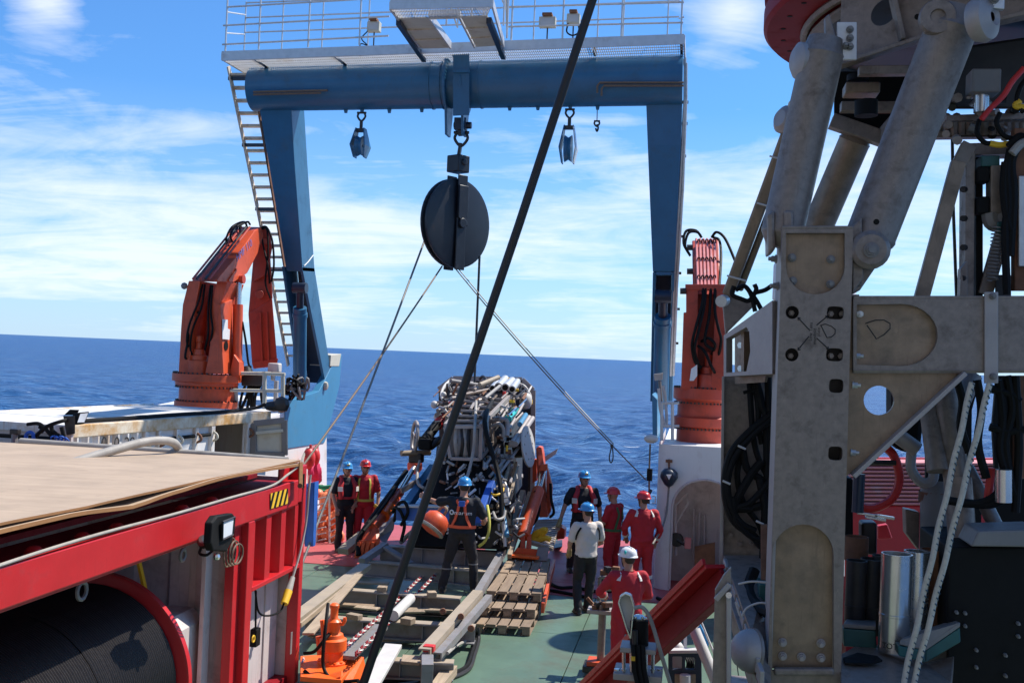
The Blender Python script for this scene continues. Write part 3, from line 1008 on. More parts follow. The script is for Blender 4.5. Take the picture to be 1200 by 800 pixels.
# ---- lamps on the walkway
def floodlight(px, py, y, lab, facing=-1, w=.3, h=.2, tilt=-.3):
    c = W(px, py, y)
    t = thing('floodlight', lab, 'floodlight', c, 0, 'floodlights on the gantry walkway')
    b_ = MB().prism([c + V(-w / 2, 0, -h / 2), c + V(w / 2, 0, -h / 2), c + V(w / 2, 0.02, h / 2), c + V(-w / 2, 0.02, h / 2)], (0, .16, 0))
    b_.build('lamp_housing', 'cream', t, .012)
    MB().prism([c + V(-w / 2 + .03, -.006, -h / 2 + .03), c + V(w / 2 - .03, -.006, -h / 2 + .03), c + V(w / 2 - .03, .01, h / 2 - .03), c + V(-w / 2 + .03, .01, h / 2 - .03)], (0, .01, 0)).build('lamp_glass', 'pad', t)
    MB().box(c + V(0, .05, h / 2 + .03), (w * .6, .18, .06)).build('lamp_top', 'rust', t, .01)
    MB().tube([c + V(0, .1, -h / 2), c + V(0, .1, -h / 2 - .35)], .014, 6).build('lamp_bracket', 'dark', t)
    return t, c
t, c = floodlight(437, 30.5, 20.75, 'cream floodlight on the gantry rail beside the ladder end, left of the balcony', w=.25)
cab = MB().tube(curve_pts([c + V(-.1, 0, -.1), c + V(-.22, 0, -.25), c + V(-.1, 0, -.38), c + V(-.24, 0, -.36), c + V(-.24, 0, -.6)], 5), .012, 5)
cab.build('lamp_cable', 'black', t)
floodlight(641, 25, 20.75, 'wider cream floodlight on the gantry rail just right of the balcony', w=.32)
t, c = floodlight(671.5, 21.5, 20.75, 'cream floodlight on the gantry rail with a black cable loop hanging under it', w=.25)
cab = MB().tube(curve_pts([c + V(-.09, 0, -.1), c + V(-.11, 0, -.26), c + V(.0, 0, -.33), c + V(.12, 0, -.27), c + V(.11, 0, -.12)], 6), .016, 5)
cab.build('lamp_cable', 'black', t)

# ================================================================== BLOCKS AND ROPES
def shackle(mb, c, r=.07, th=.02):
    mb.tube(curve_pts([c + V(-r * .7, 0, r), c + V(-r, 0, 0), c + V(0, 0, -r * 1.1), c + V(r, 0, 0), c + V(r * .7, 0, r)], 5), th, 7)
    mb.cyl(c + V(-r * 1.2, 0, r), c + V(r * 1.2, 0, r), th, None, 8)
    return mb
# main sheave
SC = W(534, 262, YB)
ms = thing('main_sheave_block', 'large dark blue hanging sheave block under the centre of the gantry', 'sheave', SC)
AZ_ = math.atan2(-.77, .64) # facing of the sheave's axis
axd = (rt * .74 - fwd * .67)
axd.z = 0
axd.normalize()
rad = .89
top = W(540, 190, YB)
disc = MB().lathe([(.06, .115), (rad * .93, .10), (rad, .085), (rad, .052), (rad * .94, .03), (rad * .94, -.03), (rad, -.052), (rad, -.085), (rad * .93, -.10), (.06, -.115)], SC, axd, 48)
disc.build('sheave_wheel', 'sheave', ms)
lat = axd.cross(V(0, 0, 1)).normalized()
for sgn in (1, -1):
    cp = MB()
    o_ = SC + axd * (.135 * sgn)
    cp.prism([o_ - lat * .13 + V(0, 0, -.93), o_ + lat * .13 + V(0, 0, -.93), o_ + lat * .13 + V(0, 0, .96), o_ - lat * .13 + V(0, 0, .96)], axd * (.035 * sgn))
    cp.prism([o_ - lat * .13 + V(0, 0, -.05), o_ + lat * .13 + V(0, 0, .1), o_ + lat * .13 + V(0, 0, .75), o_ - lat * .13 + V(0, 0, .75)], axd * (.075 * sgn))
    cp.cyl(o_, o_ + axd * (.09 * sgn), .1, None, 16)
    cp.build('cheek_strap', 'sheave', ms, .012)
hd = MB()
hc = SC + V(0, 0, 1.02)
hd.prism([hc - lat * .16 - axd * .17, hc + lat * .16 - axd * .17, hc + lat * .16 + axd * .17, hc - lat * .16 + axd * .17], (0, 0, .34))
hd.cyl(hc + V(0, 0, .2) - axd * .2, hc + V(0, 0, .2) + axd * .2, .07, None, 12)
hd.build('block_head', 'sheave', ms, .02)
lk = MB()
lk.bar(hc + V(0, 0, .30), W(540, 168, YB), .06, .10)
shackle(lk, W(540.5, 163, YB), .13, .03)
lk.bar(W(540.5, 159, YB), W(540, 147, YB), .12, .12)
lk.build('shackle', 'dark', ms)

def small_block(px, py0, py1, lab, mat2, half):
    topp = W(px, py0, YB)
    bot = W(px, py1, YB)
    t = thing('snatch_block', lab, 'pulley block', topp, 0, 'small blocks under the gantry beam')
    m_ = MB()
    shackle(m_, topp + V(0, 0, -.12), .08, .022)
    m_.cyl(topp + V(0, 0, -.2), topp + V(0, 0, -.38), .035, None, 8)
    m_.box(topp + V(0, 0, -.40), (.2, .1, .07))
    m_.build('shackle', 'dark', t)
    h = topp.z - .36 - bot.z
    cw = topp + V(0, 0, -.36 - h * .62)
    wv = h * .36
    MB().lathe([(.03, .05), (wv, .07), (wv * .82, .0), (wv, -.07), (.03, -.05)], cw, (1, 0, 0), 24).build('sheave_wheel', 'blue', t)
    for s_ in (-1, 1):
        cp = MB()
        a = topp + V(s_ * half * .55, 0, -.36)
        b_ = cw + V(s_ * half * 1.0, 0, 0)
        cp.hexa([a + V(-.012, -.09, 0), a + V(.012, -.09, 0), a + V(.012, .09, 0), a + V(-.012, .09, 0),
                 b_ + V(-.012, -.22, 0), b_ + V(.012, -.22, 0), b_ + V(.012, .22, 0), b_ + V(-.012, .22, 0)])
        c2 = cw + V(s_ * half * .7, 0, -wv - .03)
        cp.hexa([b_ + V(-.012, -.22, 0), b_ + V(.012, -.22, 0), b_ + V(.012, .22, 0), b_ + V(-.012, .22, 0),
                 c2 + V(-.012, -.1, 0), c2 + V(.012, -.1, 0), c2 + V(.012, .1, 0), c2 + V(-.012, .1, 0)])
        cp.build('cheek_plate', 'blue' if s_ < 0 else mat2, t, .005)
    return t
small_block(424, 130, 184, 'small blue snatch block hanging from the crossbeam near the ladder side', 'blue', .15)
small_block(668, 126, 191, 'small snatch block with one bright cheek hanging right of the long black cable', 'galv', .16)
hk = thing('wire_hook', 'short wire with a small hook hanging under the right end of the crossbeam', 'hook', W(700, 124, YB))
MB().tube([W(700, 124, YB), W(699.5, 143, YB)], .01, 5).build('wire', 'wire', hk)
m_ = MB()
shackle(m_, W(699.5, 145, YB), .05, .018)
m_.tube(curve_pts([W(699.5, 146, YB), W(701, 150, YB), W(699.5, 154, YB), W(698, 150.5, YB)], 4), .02, 6)
m_.build('hook', 'dark', hk)

def rope(name, pts, r, mat, label, cat='rope', n=8):
    return solo(MB().tube(pts, r, n), name, mat, label, cat)
rope('wire_rope', sag(W(497.5, 282, YB), G(330, 722, .25), .04), .021, 'wire', 'steel wire rope running from the large sheave down to the deck behind the red container')
rope('wire_rope', sag(W(518, 312, YB), W(340, 566, 14.2), .05), .016, 'brown_wire', 'rust brown wire rope from the large sheave to the corner of the red container')
rope('wire_rope', [W(562, 300, YB), W(559.5, 360, YB), W(556, 448, 21.2)], .024, 'dark', 'wire rope hanging straight from the large sheave to the instrument rig')
rope('thin_line', sag(W(529, 309, YB), W(757, 562, 19.7), .10), .012, 'brown_wire', 'thin line from the large sheave to the white bulwark, lower of the pair')
rope('thin_line', sag(W(534, 311, YB), W(719, 520, 19.95), .06), .011, 'wire', 'thin line from the large sheave ending at a dangling loop, upper of the pair')
lp = MB().tube(curve_pts([W(717, 521, 19.9), W(714, 536, 19.9), W(716, 542, 19.9), W(718.5, 536, 19.9), W(717.5, 521, 19.9)], 5), .012, 5)
lp.ball(W(717, 522, 19.9), .035, 6)
solo(lp, 'line_loop', 'dark', 'small dark loop of line dangling before the sea beside the white bulwark', 'rope loop')
# the thick umbilical across the picture
YU = 7.0
a, b_ = W(697, -8, YU), W(425, 803, YU)
dd = b_ - a
rope('umbilical_cable', [a - dd * .8, a, a + dd * .33 + V(.012, 0, 0), a + dd * .66 + V(.006, 0, 0), b_, b_ + dd * .12], .029, 'cable', 'thick black umbilical cable slanting across the whole view to the deck', 'cable', 12)

# ================================================================== PORT CRANE (orange)
def pedestal(t, cpos, prof, mat, nbolt=40, ring=None):
    m_ = MB().lathe(prof, cpos, (0, 0, 1), 48)
    o = m_.build('pedestal', mat, t)
    bm_ = MB()
    for (r_, z_) in ring:
        for i in range(nbolt):
            a = 2 * math.pi * i / nbolt
            bm_.cyl(cpos + V(math.cos(a) * r_, math.sin(a) * r_, z_), cpos + V(math.cos(a) * r_, math.sin(a) * r_, z_ + .035), .018, None, 6)
    b_ = bm_.build('bolt_ring', 'dark', o)
    b_['kind'] = 'stuff'
    return o
YC = 20.6
def zc(py, px=242):
    return W(px, py, YC).z
cc = W(241.5, 470, YC)
k_ = W(280, 440, YC).x - W(241.5, 440, YC).x
s1 = k_ / 38.5                       # metres per pixel at the crane
c0 = V(cc.x, YC, 0)
pc = thing('knuckle_crane', 'orange knuckle boom crane on the port bulwark with its jib folded down', 'crane', (c0.x, c0.y, zc(481)))
pr = [(0, zc(482)), (34 * s1, zc(482)), (34 * s1, zc(470)), (29.5 * s1, zc(468.5)), (29.5 * s1, zc(453.5)), (34 * s1, zc(451)), (34 * s1, zc(447.5)), (37.5 * s1, zc(446.5)), (37.5 * s1, zc(438)), (0, zc(438))]
pedestal(pc, c0, pr, 'orange', 44, [(36 * s1, zc(438)), (32 * s1, zc(470)), (33 * s1, zc(453) - .02)])
fy = YC - .52
def WF(px, py, dy=0.0):
    return W(px, py, fy + dy)
# slewing column: two cheeks with chamfered tops and a back plate
lc = MB().prism([WF(209, 438), WF(212, 384), WF(214, 357), WF(221, 329), WF(235, 329), WF(229.5, 357), WF(224, 405), WF(221, 438)], (0, .8, 0))
lc.build('column_cheek', 'orange', pc, .012)
rc = MB().prism([WF(247.5, 357), WF(254, 330), WF(266.5, 330), WF(258, 357), WF(259, 385), WF(262, 438), WF(240, 438), WF(243, 424), WF(246, 405)], (0, .8, 0))
rc.build('column_cheek', 'orange', pc, .012)
bp = MB().prism([WF(224, 438, .55), WF(230, 345, .55), WF(250, 345, .55), WF(248, 438, .55)], (0, .05, 0))
bp.build('column_back', 'crane_shade_red', pc)
sw = MB().lathe([(0, .0), (.22, 0), (.22, .26), (.17, .28), (.17, .36), (.13, .38), (.11, .48), (.06, .5), (.06, .62), (.08, .64), (.08, .74), (0, .76)], V(W(231, 438, fy + .15).x, fy + .18, zc(438)), (0, 0, 1), 18)
sw.build('slewing_motor', 'orange', pc)
st = MB()
rcx = WF(259, 385).x
q = [X(260.5, 374, rcx + .07), X(266.5, 374.5, rcx + .07), X(266.5, 385, rcx + .07), X(269, 386, rcx + .07), X(268.5, 398, rcx + .07), X(260.5, 397, rcx + .07)]
# side face of the right cheek carries the white sticker and an oval hole
sf = MB().prism([X(258.3, 357, rcx + .05), X(272.5, 351, rcx + .05), X(271, 436, rcx + .05), X(262, 438, rcx + .05)], (-.06, 0, 0))
sf.build('side_plate', 'orange', pc, .006)
MB().prism(q, (.008, 0, 0)).build('sticker', 'sticker', pc)
hole = [X(265 + 2.3 * math.cos(a), 405 + 5.5 * math.sin(a), rcx + .058) for a in [2 * math.pi * i / 14 for i in range(14)]]
MB().prism(hole, (.004, 0, 0)).build('side_opening', 'black', pc)
# main boom (plane of its inner side)
xb = rcx + .10
bo = MB().prism([X(x, y, xb) for x, y in ((250, 330), (276, 303), (299, 270), (306, 266), (309, 276), (302, 297), (290, 320), (274, 331))], (-.44, 0, 0))
bo.build('main_boom', 'orange', pc, .015)
for (a, b_) in (((254, 329), (275, 304)), ((268, 329), (277, 316))):
    MB().bar(X(*a, xb + .015), X(*b_, xb + .015), .03, .05).build('boom_rib', 'orange', pc)
for k, dx in enumerate((-.40, -.33, -.26, -.16, -.08)):
    MB().tube([X(240 + 2 * k, 331, xb + dx * .2) + V(dx * .6, 0, .06), X(298, 270, xb) + V(dx, -.05, .06)], .022, 6).build('boom_pipe', 'dark' if k % 2 else 'crane_shade_red', pc)
lt = [('H', 0), ('A', 1), ('I', 2), ('N', 3)]
# blue lettering on the boom side: worn marks
a0_, a1_ = X(278, 302, xb + .004), X(294, 285, xb + .004)
du = (a1_ - a0_).normalized()
dv = V(1, 0, 0).cross(du)
dv = -dv if dv.z < 0 else dv
lettering('HMF 110', .22, 'blueink', pc, lambda u, v_: a0_.lerp(a1_, .5) + du * u + dv * v_ + V(.006, 0, 0), 'boom_lettering')
# folded jib hanging from the knuckle
jy = X(306, 300, xb).y + .25
jb = MB()
jb.hexa([W(297, 300, jy), W(316, 285, jy), W(316, 285, jy + .45), W(297, 300, jy + .45), W(291, 368, jy + .1), W(319.5, 350, jy + .1), W(319.5, 350, jy + .5), W(291, 368, jy + .5)])
jb.hexa([W(291, 367, jy + .09), W(319, 350, jy + .09), W(319, 350, jy + .5), W(291, 367, jy + .5), W(295.5, 428, jy + .15), W(325, 424, jy + .15), W(325, 424, jy + .5), W(295.5, 428, jy + .5)])
jb.build('folded_jib', 'crane_shade_red', pc, .02)
kn = MB().prism([W(301, 272, jy - .05), W(306, 266, jy - .05), W(314, 268, jy - .05), W(318, 290, jy - .05), W(312, 322, jy - .05), W(297, 330, jy - .05), W(299, 300, jy - .05)], (0, .06, 0))
kn.cyl(W(310, 283, jy - .1), W(310, 283, jy + .5), .07, None, 12)
kn.cyl(W(304, 345, jy - .1), W(304, 345, jy + .5), .09, None, 12)
kn.build('knuckle_link', 'crane_shade_red', pc, .006)
for pxa, pxb in ((303, 306), (311, 313.5)):
    MB().prism([W(pxa, 366, jy + .04), W(pxb - .5, 366, jy + .04), W(pxb + 2, 424, jy + .09), W(pxa + 2.5, 424, jy + .09)], (0, .04, 0)).build('jib_rib', 'crane_shade_red', pc)
cap = MB().hexa([W(295, 424, jy + .1), W(326, 420, jy + .1), W(326, 420, jy + .55), W(295, 424, jy + .55), W(297, 432, jy + .1), W(324, 429, jy + .1), W(324, 429, jy + .55), W(297, 432, jy + .55)])
cap.build('jib_head', 'crane_shade_red', pc, .01)
# lifting ram with chrome rod
rp0, rp1, rp2 = W(278, 424, YC - .05), W(279, 357, YC - .0), W(280, 328, YC + .05)
o = MB().cyl(rp0, rp1, 5.4 * s1, None, 16).build('lifting_ram', 'orange', pc)
MB().cyl(rp1, rp2, 3.3 * s1, None, 14).build('ram_rod', 'steel', o)
MB().cyl(W(271, 327, YC + .05), W(286, 327, YC + .05), 5 * s1, None, 16).build('ram_pin', 'crane_shade_red', pc)
MB().prism([WF(268, 440, .3), WF(280, 440, .3), WF(280, 424, .3), WF(274, 415, .3)], (0, .25, 0)).build('ram_foot', 'orange', pc, .01)
MB().ball(WF(216, 335), .07, 8).build('cheek_light', 'grey', pc)
def hoses(t, lists, r=.022, mat='black'):
    for l in lists:
        MB().tube(curve_pts(l, 6), r, 6).build('hydraulic_hose', mat, t)
hoses(pc, [
    [WF(237, 333, .1), WF(233, 352, -.02), WF(222, 380, -.06), WF(219, 400, -.05), WF(224, 412, .1)],
    [WF(240, 333, .1), WF(236, 360, -.02), WF(226, 385, -.06), WF(223, 408, .0), WF(228, 420, .1)],
    [WF(249, 334, .0), WF(247, 365, -.04), WF(249, 385, -.05), WF(246, 405, .05)],
    [WF(247, 334, .1), WF(244, 360, .0), WF(244, 390, -.03), WF(240, 410, .1)],
    [WF(233, 365, .1), WF(224, 372, .1), WF(221, 395, .0), WF(217, 418, -.05), WF(222, 420, .1)],
    [X(268, 288, xb - .3), X(265, 280, xb - .3), X(272, 266, xb - .3), X(286, 260, xb - .3), X(290, 268, xb - .2)],
    [X(272, 283, xb - .2), X(270, 275, xb - .2), X(276, 266, xb - .2), X(287, 261, xb - .2)],
    [X(281, 272, xb - .2), X(282, 264, xb - .2), X(290, 260, xb - .2), X(293, 263, xb - .1)],
    [W(304, 268, jy - .1), W(312, 266, jy - .2), W(319, 282, jy - .25), W(321, 310, jy - .2), W(318, 330, jy - .1)],
    [W(305, 268, jy - .1), W(309, 290, jy - .2), W(314, 312, jy - .25), W(316, 332, jy - .1)],
    [W(307, 268, jy - .1), W(313, 270, jy - .2), W(314, 300, jy - .25), W(311, 330, jy - .1), W(317, 350, jy)],
    [W(284, 377, YC), W(288, 400, YC), W(291, 425, YC + .1), W(294, 430, YC + .2)],
])
# control stand beside the crane
ct = thing('control_stand', 'black crane control stand with hoses behind white handrails on the port bulwark', 'control stand', W(296, 478, 21.0))
MB().hexa([W(283, 452, 20.9), W(307, 452, 20.9), W(307, 452, 21.4), W(283, 452, 21.4), W(283, 438, 20.9), W(308, 438, 20.9), W(308, 438, 21.4), W(283, 438, 21.4)]).build('control_box', 'dark', ct, .02)
MB().bar(W(281, 436, 21), W(315, 436, 21), .4, .03).build('desk_top', 'grey', ct, .005)
MB().lathe([(0, .12), (.08, .1), (.13, 0), (0, 0)], W(289, 435, 21.1), (0, 0, 1), 12).build('seat_back', 'dark', ct)
MB().box(W(322, 431, 21.3), (.24, .2, .2)).cyl(W(320, 436, 21.3), W(320, 446, 21.3), .05, None, 8).build('searchlight', 'pad', ct, .03)
MB().tube([W(324, 446, 21.4), W(323, 470, 21.4)], .05, 8).build('white_post', 'pad', ct)
for i in range(7):
    a = 284 + i * 3.6
    MB().tube(curve_pts([W(a + 4, 450, 21.1), W(a + random.uniform(-3, 5), 462, 21.0), W(a + random.uniform(-5, 5), 478, 21.1)], 4), .03, 6).build('control_hose', 'black', ct)
hr = thing('handrail', 'white tubular handrail with two bars beside the orange crane', 'handrail', W(311, 478, 20.5))
for px, a, b_ in ((310, 436, 479), (331.5, 438, 471)):
    MB().tube([W(px, b_, 20.5), W(px, a, 20.5)], .045, 8).build('rail_post', 'cream', hr)
for a, b_ in (((277, 437), (334, 438.5)), ((270, 457), (333, 458))):
    MB().tube([W(*a, 20.5), W(*b_, 20.5)], .034, 8).build('rail_bar', 'cream', hr)
MB().tube([W(275, 440, 20.9), W(277, 478, 20.9)], .05, 8).build('rail_post', 'pad', hr)
# hose tangle at the foot of the port leg
ht = thing('hose_tangle', 'tangle of black hydraulic hoses at the foot of the port gantry leg', 'hoses', W(347, 462, 22.4))
for i in range(9):
    rr = random.Random(40 + i)
    c = W(346 + rr.uniform(-6, 8), 452 + rr.uniform(-8, 8), 22.0)
    pts = [c + V(rr.uniform(-.16, .16), rr.uniform(-.2, .2), rr.uniform(-.16, .16)) for _ in range(5)] + [W(345 + rr.uniform(-8, 12), 468, 22.2)]
    MB().tube(curve_pts(pts, 4), .026, 6).build('hose', 'black' if i % 3 else 'grey', ht)

# ================================================================== STARBOARD CRANE
YD = 21.3
sc_ = W(823, 480, YD)
s2 = (W(860, 460, YD).x - W(823, 460, YD).x) / 37
c1 = V(sc_.x, YD, 0)
def zd(py):
    return W(823, py, YD).z
rcn = thing('knuckle_crane', 'knuckle boom crane toned dark red for shade on the starboard bulwark seen from behind', 'crane', (c1.x, c1.y, zd(522)))
pr = [(0, zd(523)), (29.5 * s2, zd(523)), (29.5 * s2, zd(501)), (33.5 * s2, zd(499)), (33.5 * s2, zd(489)), (29.5 * s2, zd(487)), (29.5 * s2, zd(471)), (35 * s2, zd(467)), (35 * s2, zd(455)), (0, zd(455))]
pedestal(rcn, c1, pr, 'crane_shade_red', 44, [(33.5 * s2, zd(455)), (31.5 * s2, zd(501) - .03), (32.5 * s2, zd(471) - .03)])
fy2 = YD - .5
def WD(px, py, dy=0.0):
    return W(px, py, fy2 + dy)
MB().prism([WD(798, 456), WD(801, 366), WD(804, 366), WD(804, 336), WD(818, 336), WD(818, 366), WD(817, 456)], (0, .8, 0)).build('column_cheek', 'crane_shade_red', rcn, .012)
MB().prism([WD(833, 456), WD(838, 366), WD(838, 336), WD(852, 336), WD(852, 366), WD(855, 456)], (0, .8, 0)).build('column_cheek', 'crane_shade_red', rcn, .012)
MB().prism([WD(803, 333, -.02), WD(850, 333, -.02), WD(850, 340, -.02), WD(803, 340, -.02)], (0, .2, 0)).build('column_cap', 'crane_shade_red', rcn, .01)
MB().prism([WD(816, 456, .5), WD(817, 345, .5), WD(840, 345, .5), WD(836, 456, .5)], (0, .06, 0)).build('column_back', 'crane_shade_red', rcn)
MB().lathe([(0, 0), (.22, 0), (.2, .28), (.14, .3), (.14, .42), (.07, .44), (.07, .7), (0, .72)], V(WD(829, 456).x, fy2 + .2, zd(456)), (0, 0, 1), 16).build('slewing_motor', 'crane_shade_red', rcn)
MB().hexa([WD(812, 345, .3), WD(845, 345, .3), WD(845, 345, .7), WD(812, 345, .7), WD(811, 282, 2.2), WD(842, 280, 2.2), WD(842, 280, 2.6), WD(811, 282, 2.6)]).build('main_boom', 'crane_shade_red', rcn, .02)
for i in range(6):
    a = 816.5 + i * 4.2
    MB().tube([WD(a + 1.5, 336, .1), WD(a - .5, 280, 2.0)], .026, 6).build('boom_pipe', 'pink', rcn)
for py in (284, 305, 326):
    dy = .1 + 1.9 * (336 - py) / 56
    for i in range(5):
        a = 817 + i * 4.6
        MB().tube(curve_pts([WD(a, py + 2, dy - .03), WD(a + 1, py - 3, dy - .08), WD(a + 3, py - 3, dy - .08), WD(a + 3.5, py + 1, dy - .03)], 3), .014, 5).build('pipe_clip', 'dark', rcn)
for px, py, dy in ((800, 341, 0), (808, 318, 1.0), (808, 290, 1.6)):
    MB().cyl(WD(px - 3, py, dy), WD(px + 4, py, dy), .06, None, 10).build('boom_pin', 'dark', rcn)
hoses(rcn, [
    [WD(824, 338), WD(823, 355, -.1), WD(815, 385, -.15), WD(811, 405, -.1), WD(815, 425, 0), WD(822, 430, .1)],
    [WD(827, 338), WD(825, 360, -.1), WD(818, 390, -.15), WD(814, 410, -.1), WD(820, 432, .1)],
    [WD(838, 338), WD(838, 365, -.1), WD(842, 385, -.12), WD(845, 400, -.1), WD(840, 425, .1)],
    [WD(833, 338), WD(831, 370, -.05), WD(826, 400, -.1), WD(836, 410, -.1)],
    [WD(822, 400, .1), WD(830, 396, -.1), WD(838, 404, -.1), WD(834, 415, .1)],
    [WD(818, 405, .0), WD(826, 412, -.1), WD(834, 430, -.1), WD(840, 440, .1)],
    [WD(808, 298, 1.6), WD(801, 285, 1.6), WD(804, 271, 1.7), WD(815, 270, 1.8), WD(821, 276, 1.9)],
    [WD(809, 300, 1.6), WD(803, 288, 1.6), WD(807, 273, 1.7), WD(817, 272, 1.8), WD(822, 278, 1.9)],
    [WD(834, 278, 1.9), WD(840, 272, 1.8), WD(850, 280, 1.6), WD(862, 307, 1.4), WD(872, 330, 1.2)],
    [WD(836, 278, 1.9), WD(843, 282, 1.7), WD(845, 300, 1.2), WD(843, 336, .2)],
], .028)
tg = MB().prism([WD(810, 432, -.08), WD(817, 427, -.08), WD(817, 440, -.08), WD(813, 446, -.08), WD(808, 446, -.08)], (0, .01, 0))
tg.build('white_tag', 'sticker', rcn)
hr2 = thing('handrail', 'white handrail with a coiled hose beside the dark red starboard crane', 'handrail', W(780, 505, 20.6))
for px in (775.5, 788):
    MB().tube([W(px, 516, 20.7), W(px, 472, 20.7)], .03, 8).build('rail_post', 'pad', hr2)
for py in (472, 499):
    MB().tube([W(774, py, 20.7), W(796, py, 20.7)], .024, 8).build('rail_bar', 'pad', hr2)
MB().tube(curve_pts([W(772, 455, 20.9), W(774, 480, 20.9), W(781, 500, 20.9), W(780, 470, 21), W(777, 452, 21)], 5), .03, 6).build('hose', 'pad', hr2)
sl_ = thing('small_floodlight', 'small white floodlight on the gantry foot beside the starboard rail', 'floodlight', W(771, 442, 21.5))
MB().hexa([W(766, 438, 21.4), W(777, 437, 21.4), W(777, 437, 21.5), W(766, 438, 21.5), W(767, 446, 21.45), W(776, 445, 21.45), W(776, 445, 21.6), W(767, 446, 21.6)]).build('lamp_housing', 'pad', sl_, .012)
MB().tube([W(773, 446, 21.5), W(775, 470, 21.5)], .03, 6).build('lamp_bracket', 'grey', sl_)
sl_ = thing('small_floodlight', 'small round white lamp on the edge of the white bulwark above the men', 'floodlight', W(762, 515, 19.9))
MB().ball(W(763, 514, 19.9), .10, 10, (1.3, .8, .8)).build('lamp_housing', 'pad', sl_)
MB().tube([W(763, 514, 19.95), W(769, 511, 20.02)], .025, 6).build('lamp_bracket', 'pad', sl_)
# fall arrester on the bulwark
fa = thing('fall_arrester', 'blue pear shaped fall arrester hanging on the white bulwark above its lanyard', 'fall arrester', W(784, 565, 19.9))
MB().tube([W(784, 538, 20.0), W(784, 552, 19.93)], .018, 6).box(W(784, 540, 19.98), (.12, .05, .05)).build('anchor_shackle', 'rust', fa)
MB().lathe([(0, -.19), (.08, -.13), (.16, .0), (.15, .09), (.09, .15), (0, .17)], W(784, 559, 19.9), (0, 0, 1), 16).build('arrester_body', 'navy', fa)
MB().prism([W(781, 556, 19.72), W(787, 556, 19.72), W(784, 562, 19.72)], (0, .03, 0)).build('body_mark', 'sticker', fa)
MB().tube(curve_pts([W(784, 568, 19.9), W(783, 580, 19.9), W(781, 600, 19.8), W(776, 618, 19.6), W(768, 632, 19.3), W(765, 637, 19.2)], 5), .018, 6).build('lanyard', 'wire', fa)
MB().tube(curve_pts([W(781, 592, 19.85), W(779, 598, 19.85), W(780.5, 604, 19.85), W(782.5, 598, 19.85), W(781, 592, 19.85)], 4), .014, 5).build('karabiner', 'galv', fa)
rt_ = thing('rigging_screw', 'black turnbuckle on the rope at the corner of the white bulwark', 'turnbuckle', W(761, 560, 19.7))
MB().tube([W(762, 520, 19.8), W(761, 545, 19.7), W(760.5, 590, 19.7)], .016, 6).build('wire', 'brown_wire', rt_)
MB().cyl(W(761.5, 549, 19.7), W(761, 563, 19.7), .05, None, 10).build('sleeve', 'black', rt_)
MB().tube([W(763, 574, 19.7), W(753, 592, 19.5)], .03, 6).build('strut', 'dark', rt_)

# unseen trunk shape added behind the rig column to shade the middle deck
vt = thing('shade_caster', 'unseen white shade caster with a domed head added behind the grey rig column', 'shade caster', (1.86, 18.5, 0))
MB().cyl((1.86, 18.5, 0), (1.86, 18.5, 5.2), .60, None, 28).build('caster_pipe', 'white', vt)
MB().lathe([(.60, 5.15), (.66, 5.2), (.66, 5.75), (.55, 6.0), (.34, 6.18), (0, 6.24)], (1.86, 18.5, 0), (0, 0, 1), 28).build('caster_head', 'white', vt)
MB().lathe([(.52, 0), (.66, 0), (.66, .05), (.52, .05)], (1.86, 18.5, 0), (0, 0, 1), 28).build('caster_flange', 'white', vt)
# ================================================================== RED WINCH CONTAINER
XR = W(358, 600, 12.9).x
def RX(px, py, dx=0.0):
    return X(px, py, XR + dx)
ZT = RX(170, 615).z
YA, YE = RX(288, 640).y, 12.9          # middle post, aft end
ZB_ = ZT - .30
rc = thing('winch_container', 'open sided red steel container holding a cable drum under plywood sheets', 'container', (XR, 12.9, 0))
MB().box((XR - .06, (2.5 + YE) / 2 - .12, (ZT + ZB_) / 2), (.12, YE - 2.5 - .3, ZT - ZB_)).build('top_rail', 'red', rc, .012)
MB().box((XR - .16, (2.5 + YE) / 2 - .12, ZB_ - .012), (.22, YE - 2.5 - .3, .05)).build('rail_flange', 'red', rc, .006)
MB().box((XR - .32, (2.5 + YE) / 2 - .12, ZT - .05), (.42, YE - 2.5 - .3, .04)).build('roof_ledge', 'red_dark', rc)
MB().box((XR - 2.3, 7.7, ZT + .0), (3.4, 10.2, .05)).build('roof_plate', 'red_dark', rc)
MB().box((XR - 2.5, 7.7, .06), (4.8, 10.2, .1)).build('floor_plate', 'red_dark', rc)
MB().box((XR - 4.4, 7.7, 1.2), (.06, 10.2, 2.3)).build('back_wall', 'inner', rc)
# aft corner post with its casting
yp0 = RX(349.5, 700).y
MB().box((XR - .07, (yp0 + YE) / 2, ZB_ / 2 + .12), (.14, YE - yp0, ZB_ + .2)).build('corner_post', 'red', rc, .012)
cb_ = MB()
zc0, zc1 = ZB_ + .02, ZT + .16
cb_.box((XR - .08, YE - .13, (zc0 + zc1) / 2), (.15, .26, zc1 - zc0))
cb_.box((XR - .08, YE - .42, zc0 + .1), (.15, .3, .2))
cb_.box((XR - .14, YE - .42, (zc0 + zc1) / 2), (.03, .32, zc1 - zc0 - .02))
cb_.build('corner_casting', 'red', rc, .012)
MB().box((XR - .0, YE - .12, (zc0 + zc1) / 2 + .03), (.012, .045, .17)).build('casting_slot', 'black', rc)
MB().box((XR - 2.2, YE - .04, 1.3), (4.2, .06, 2.4)).build('end_wall', 'inner', rc)
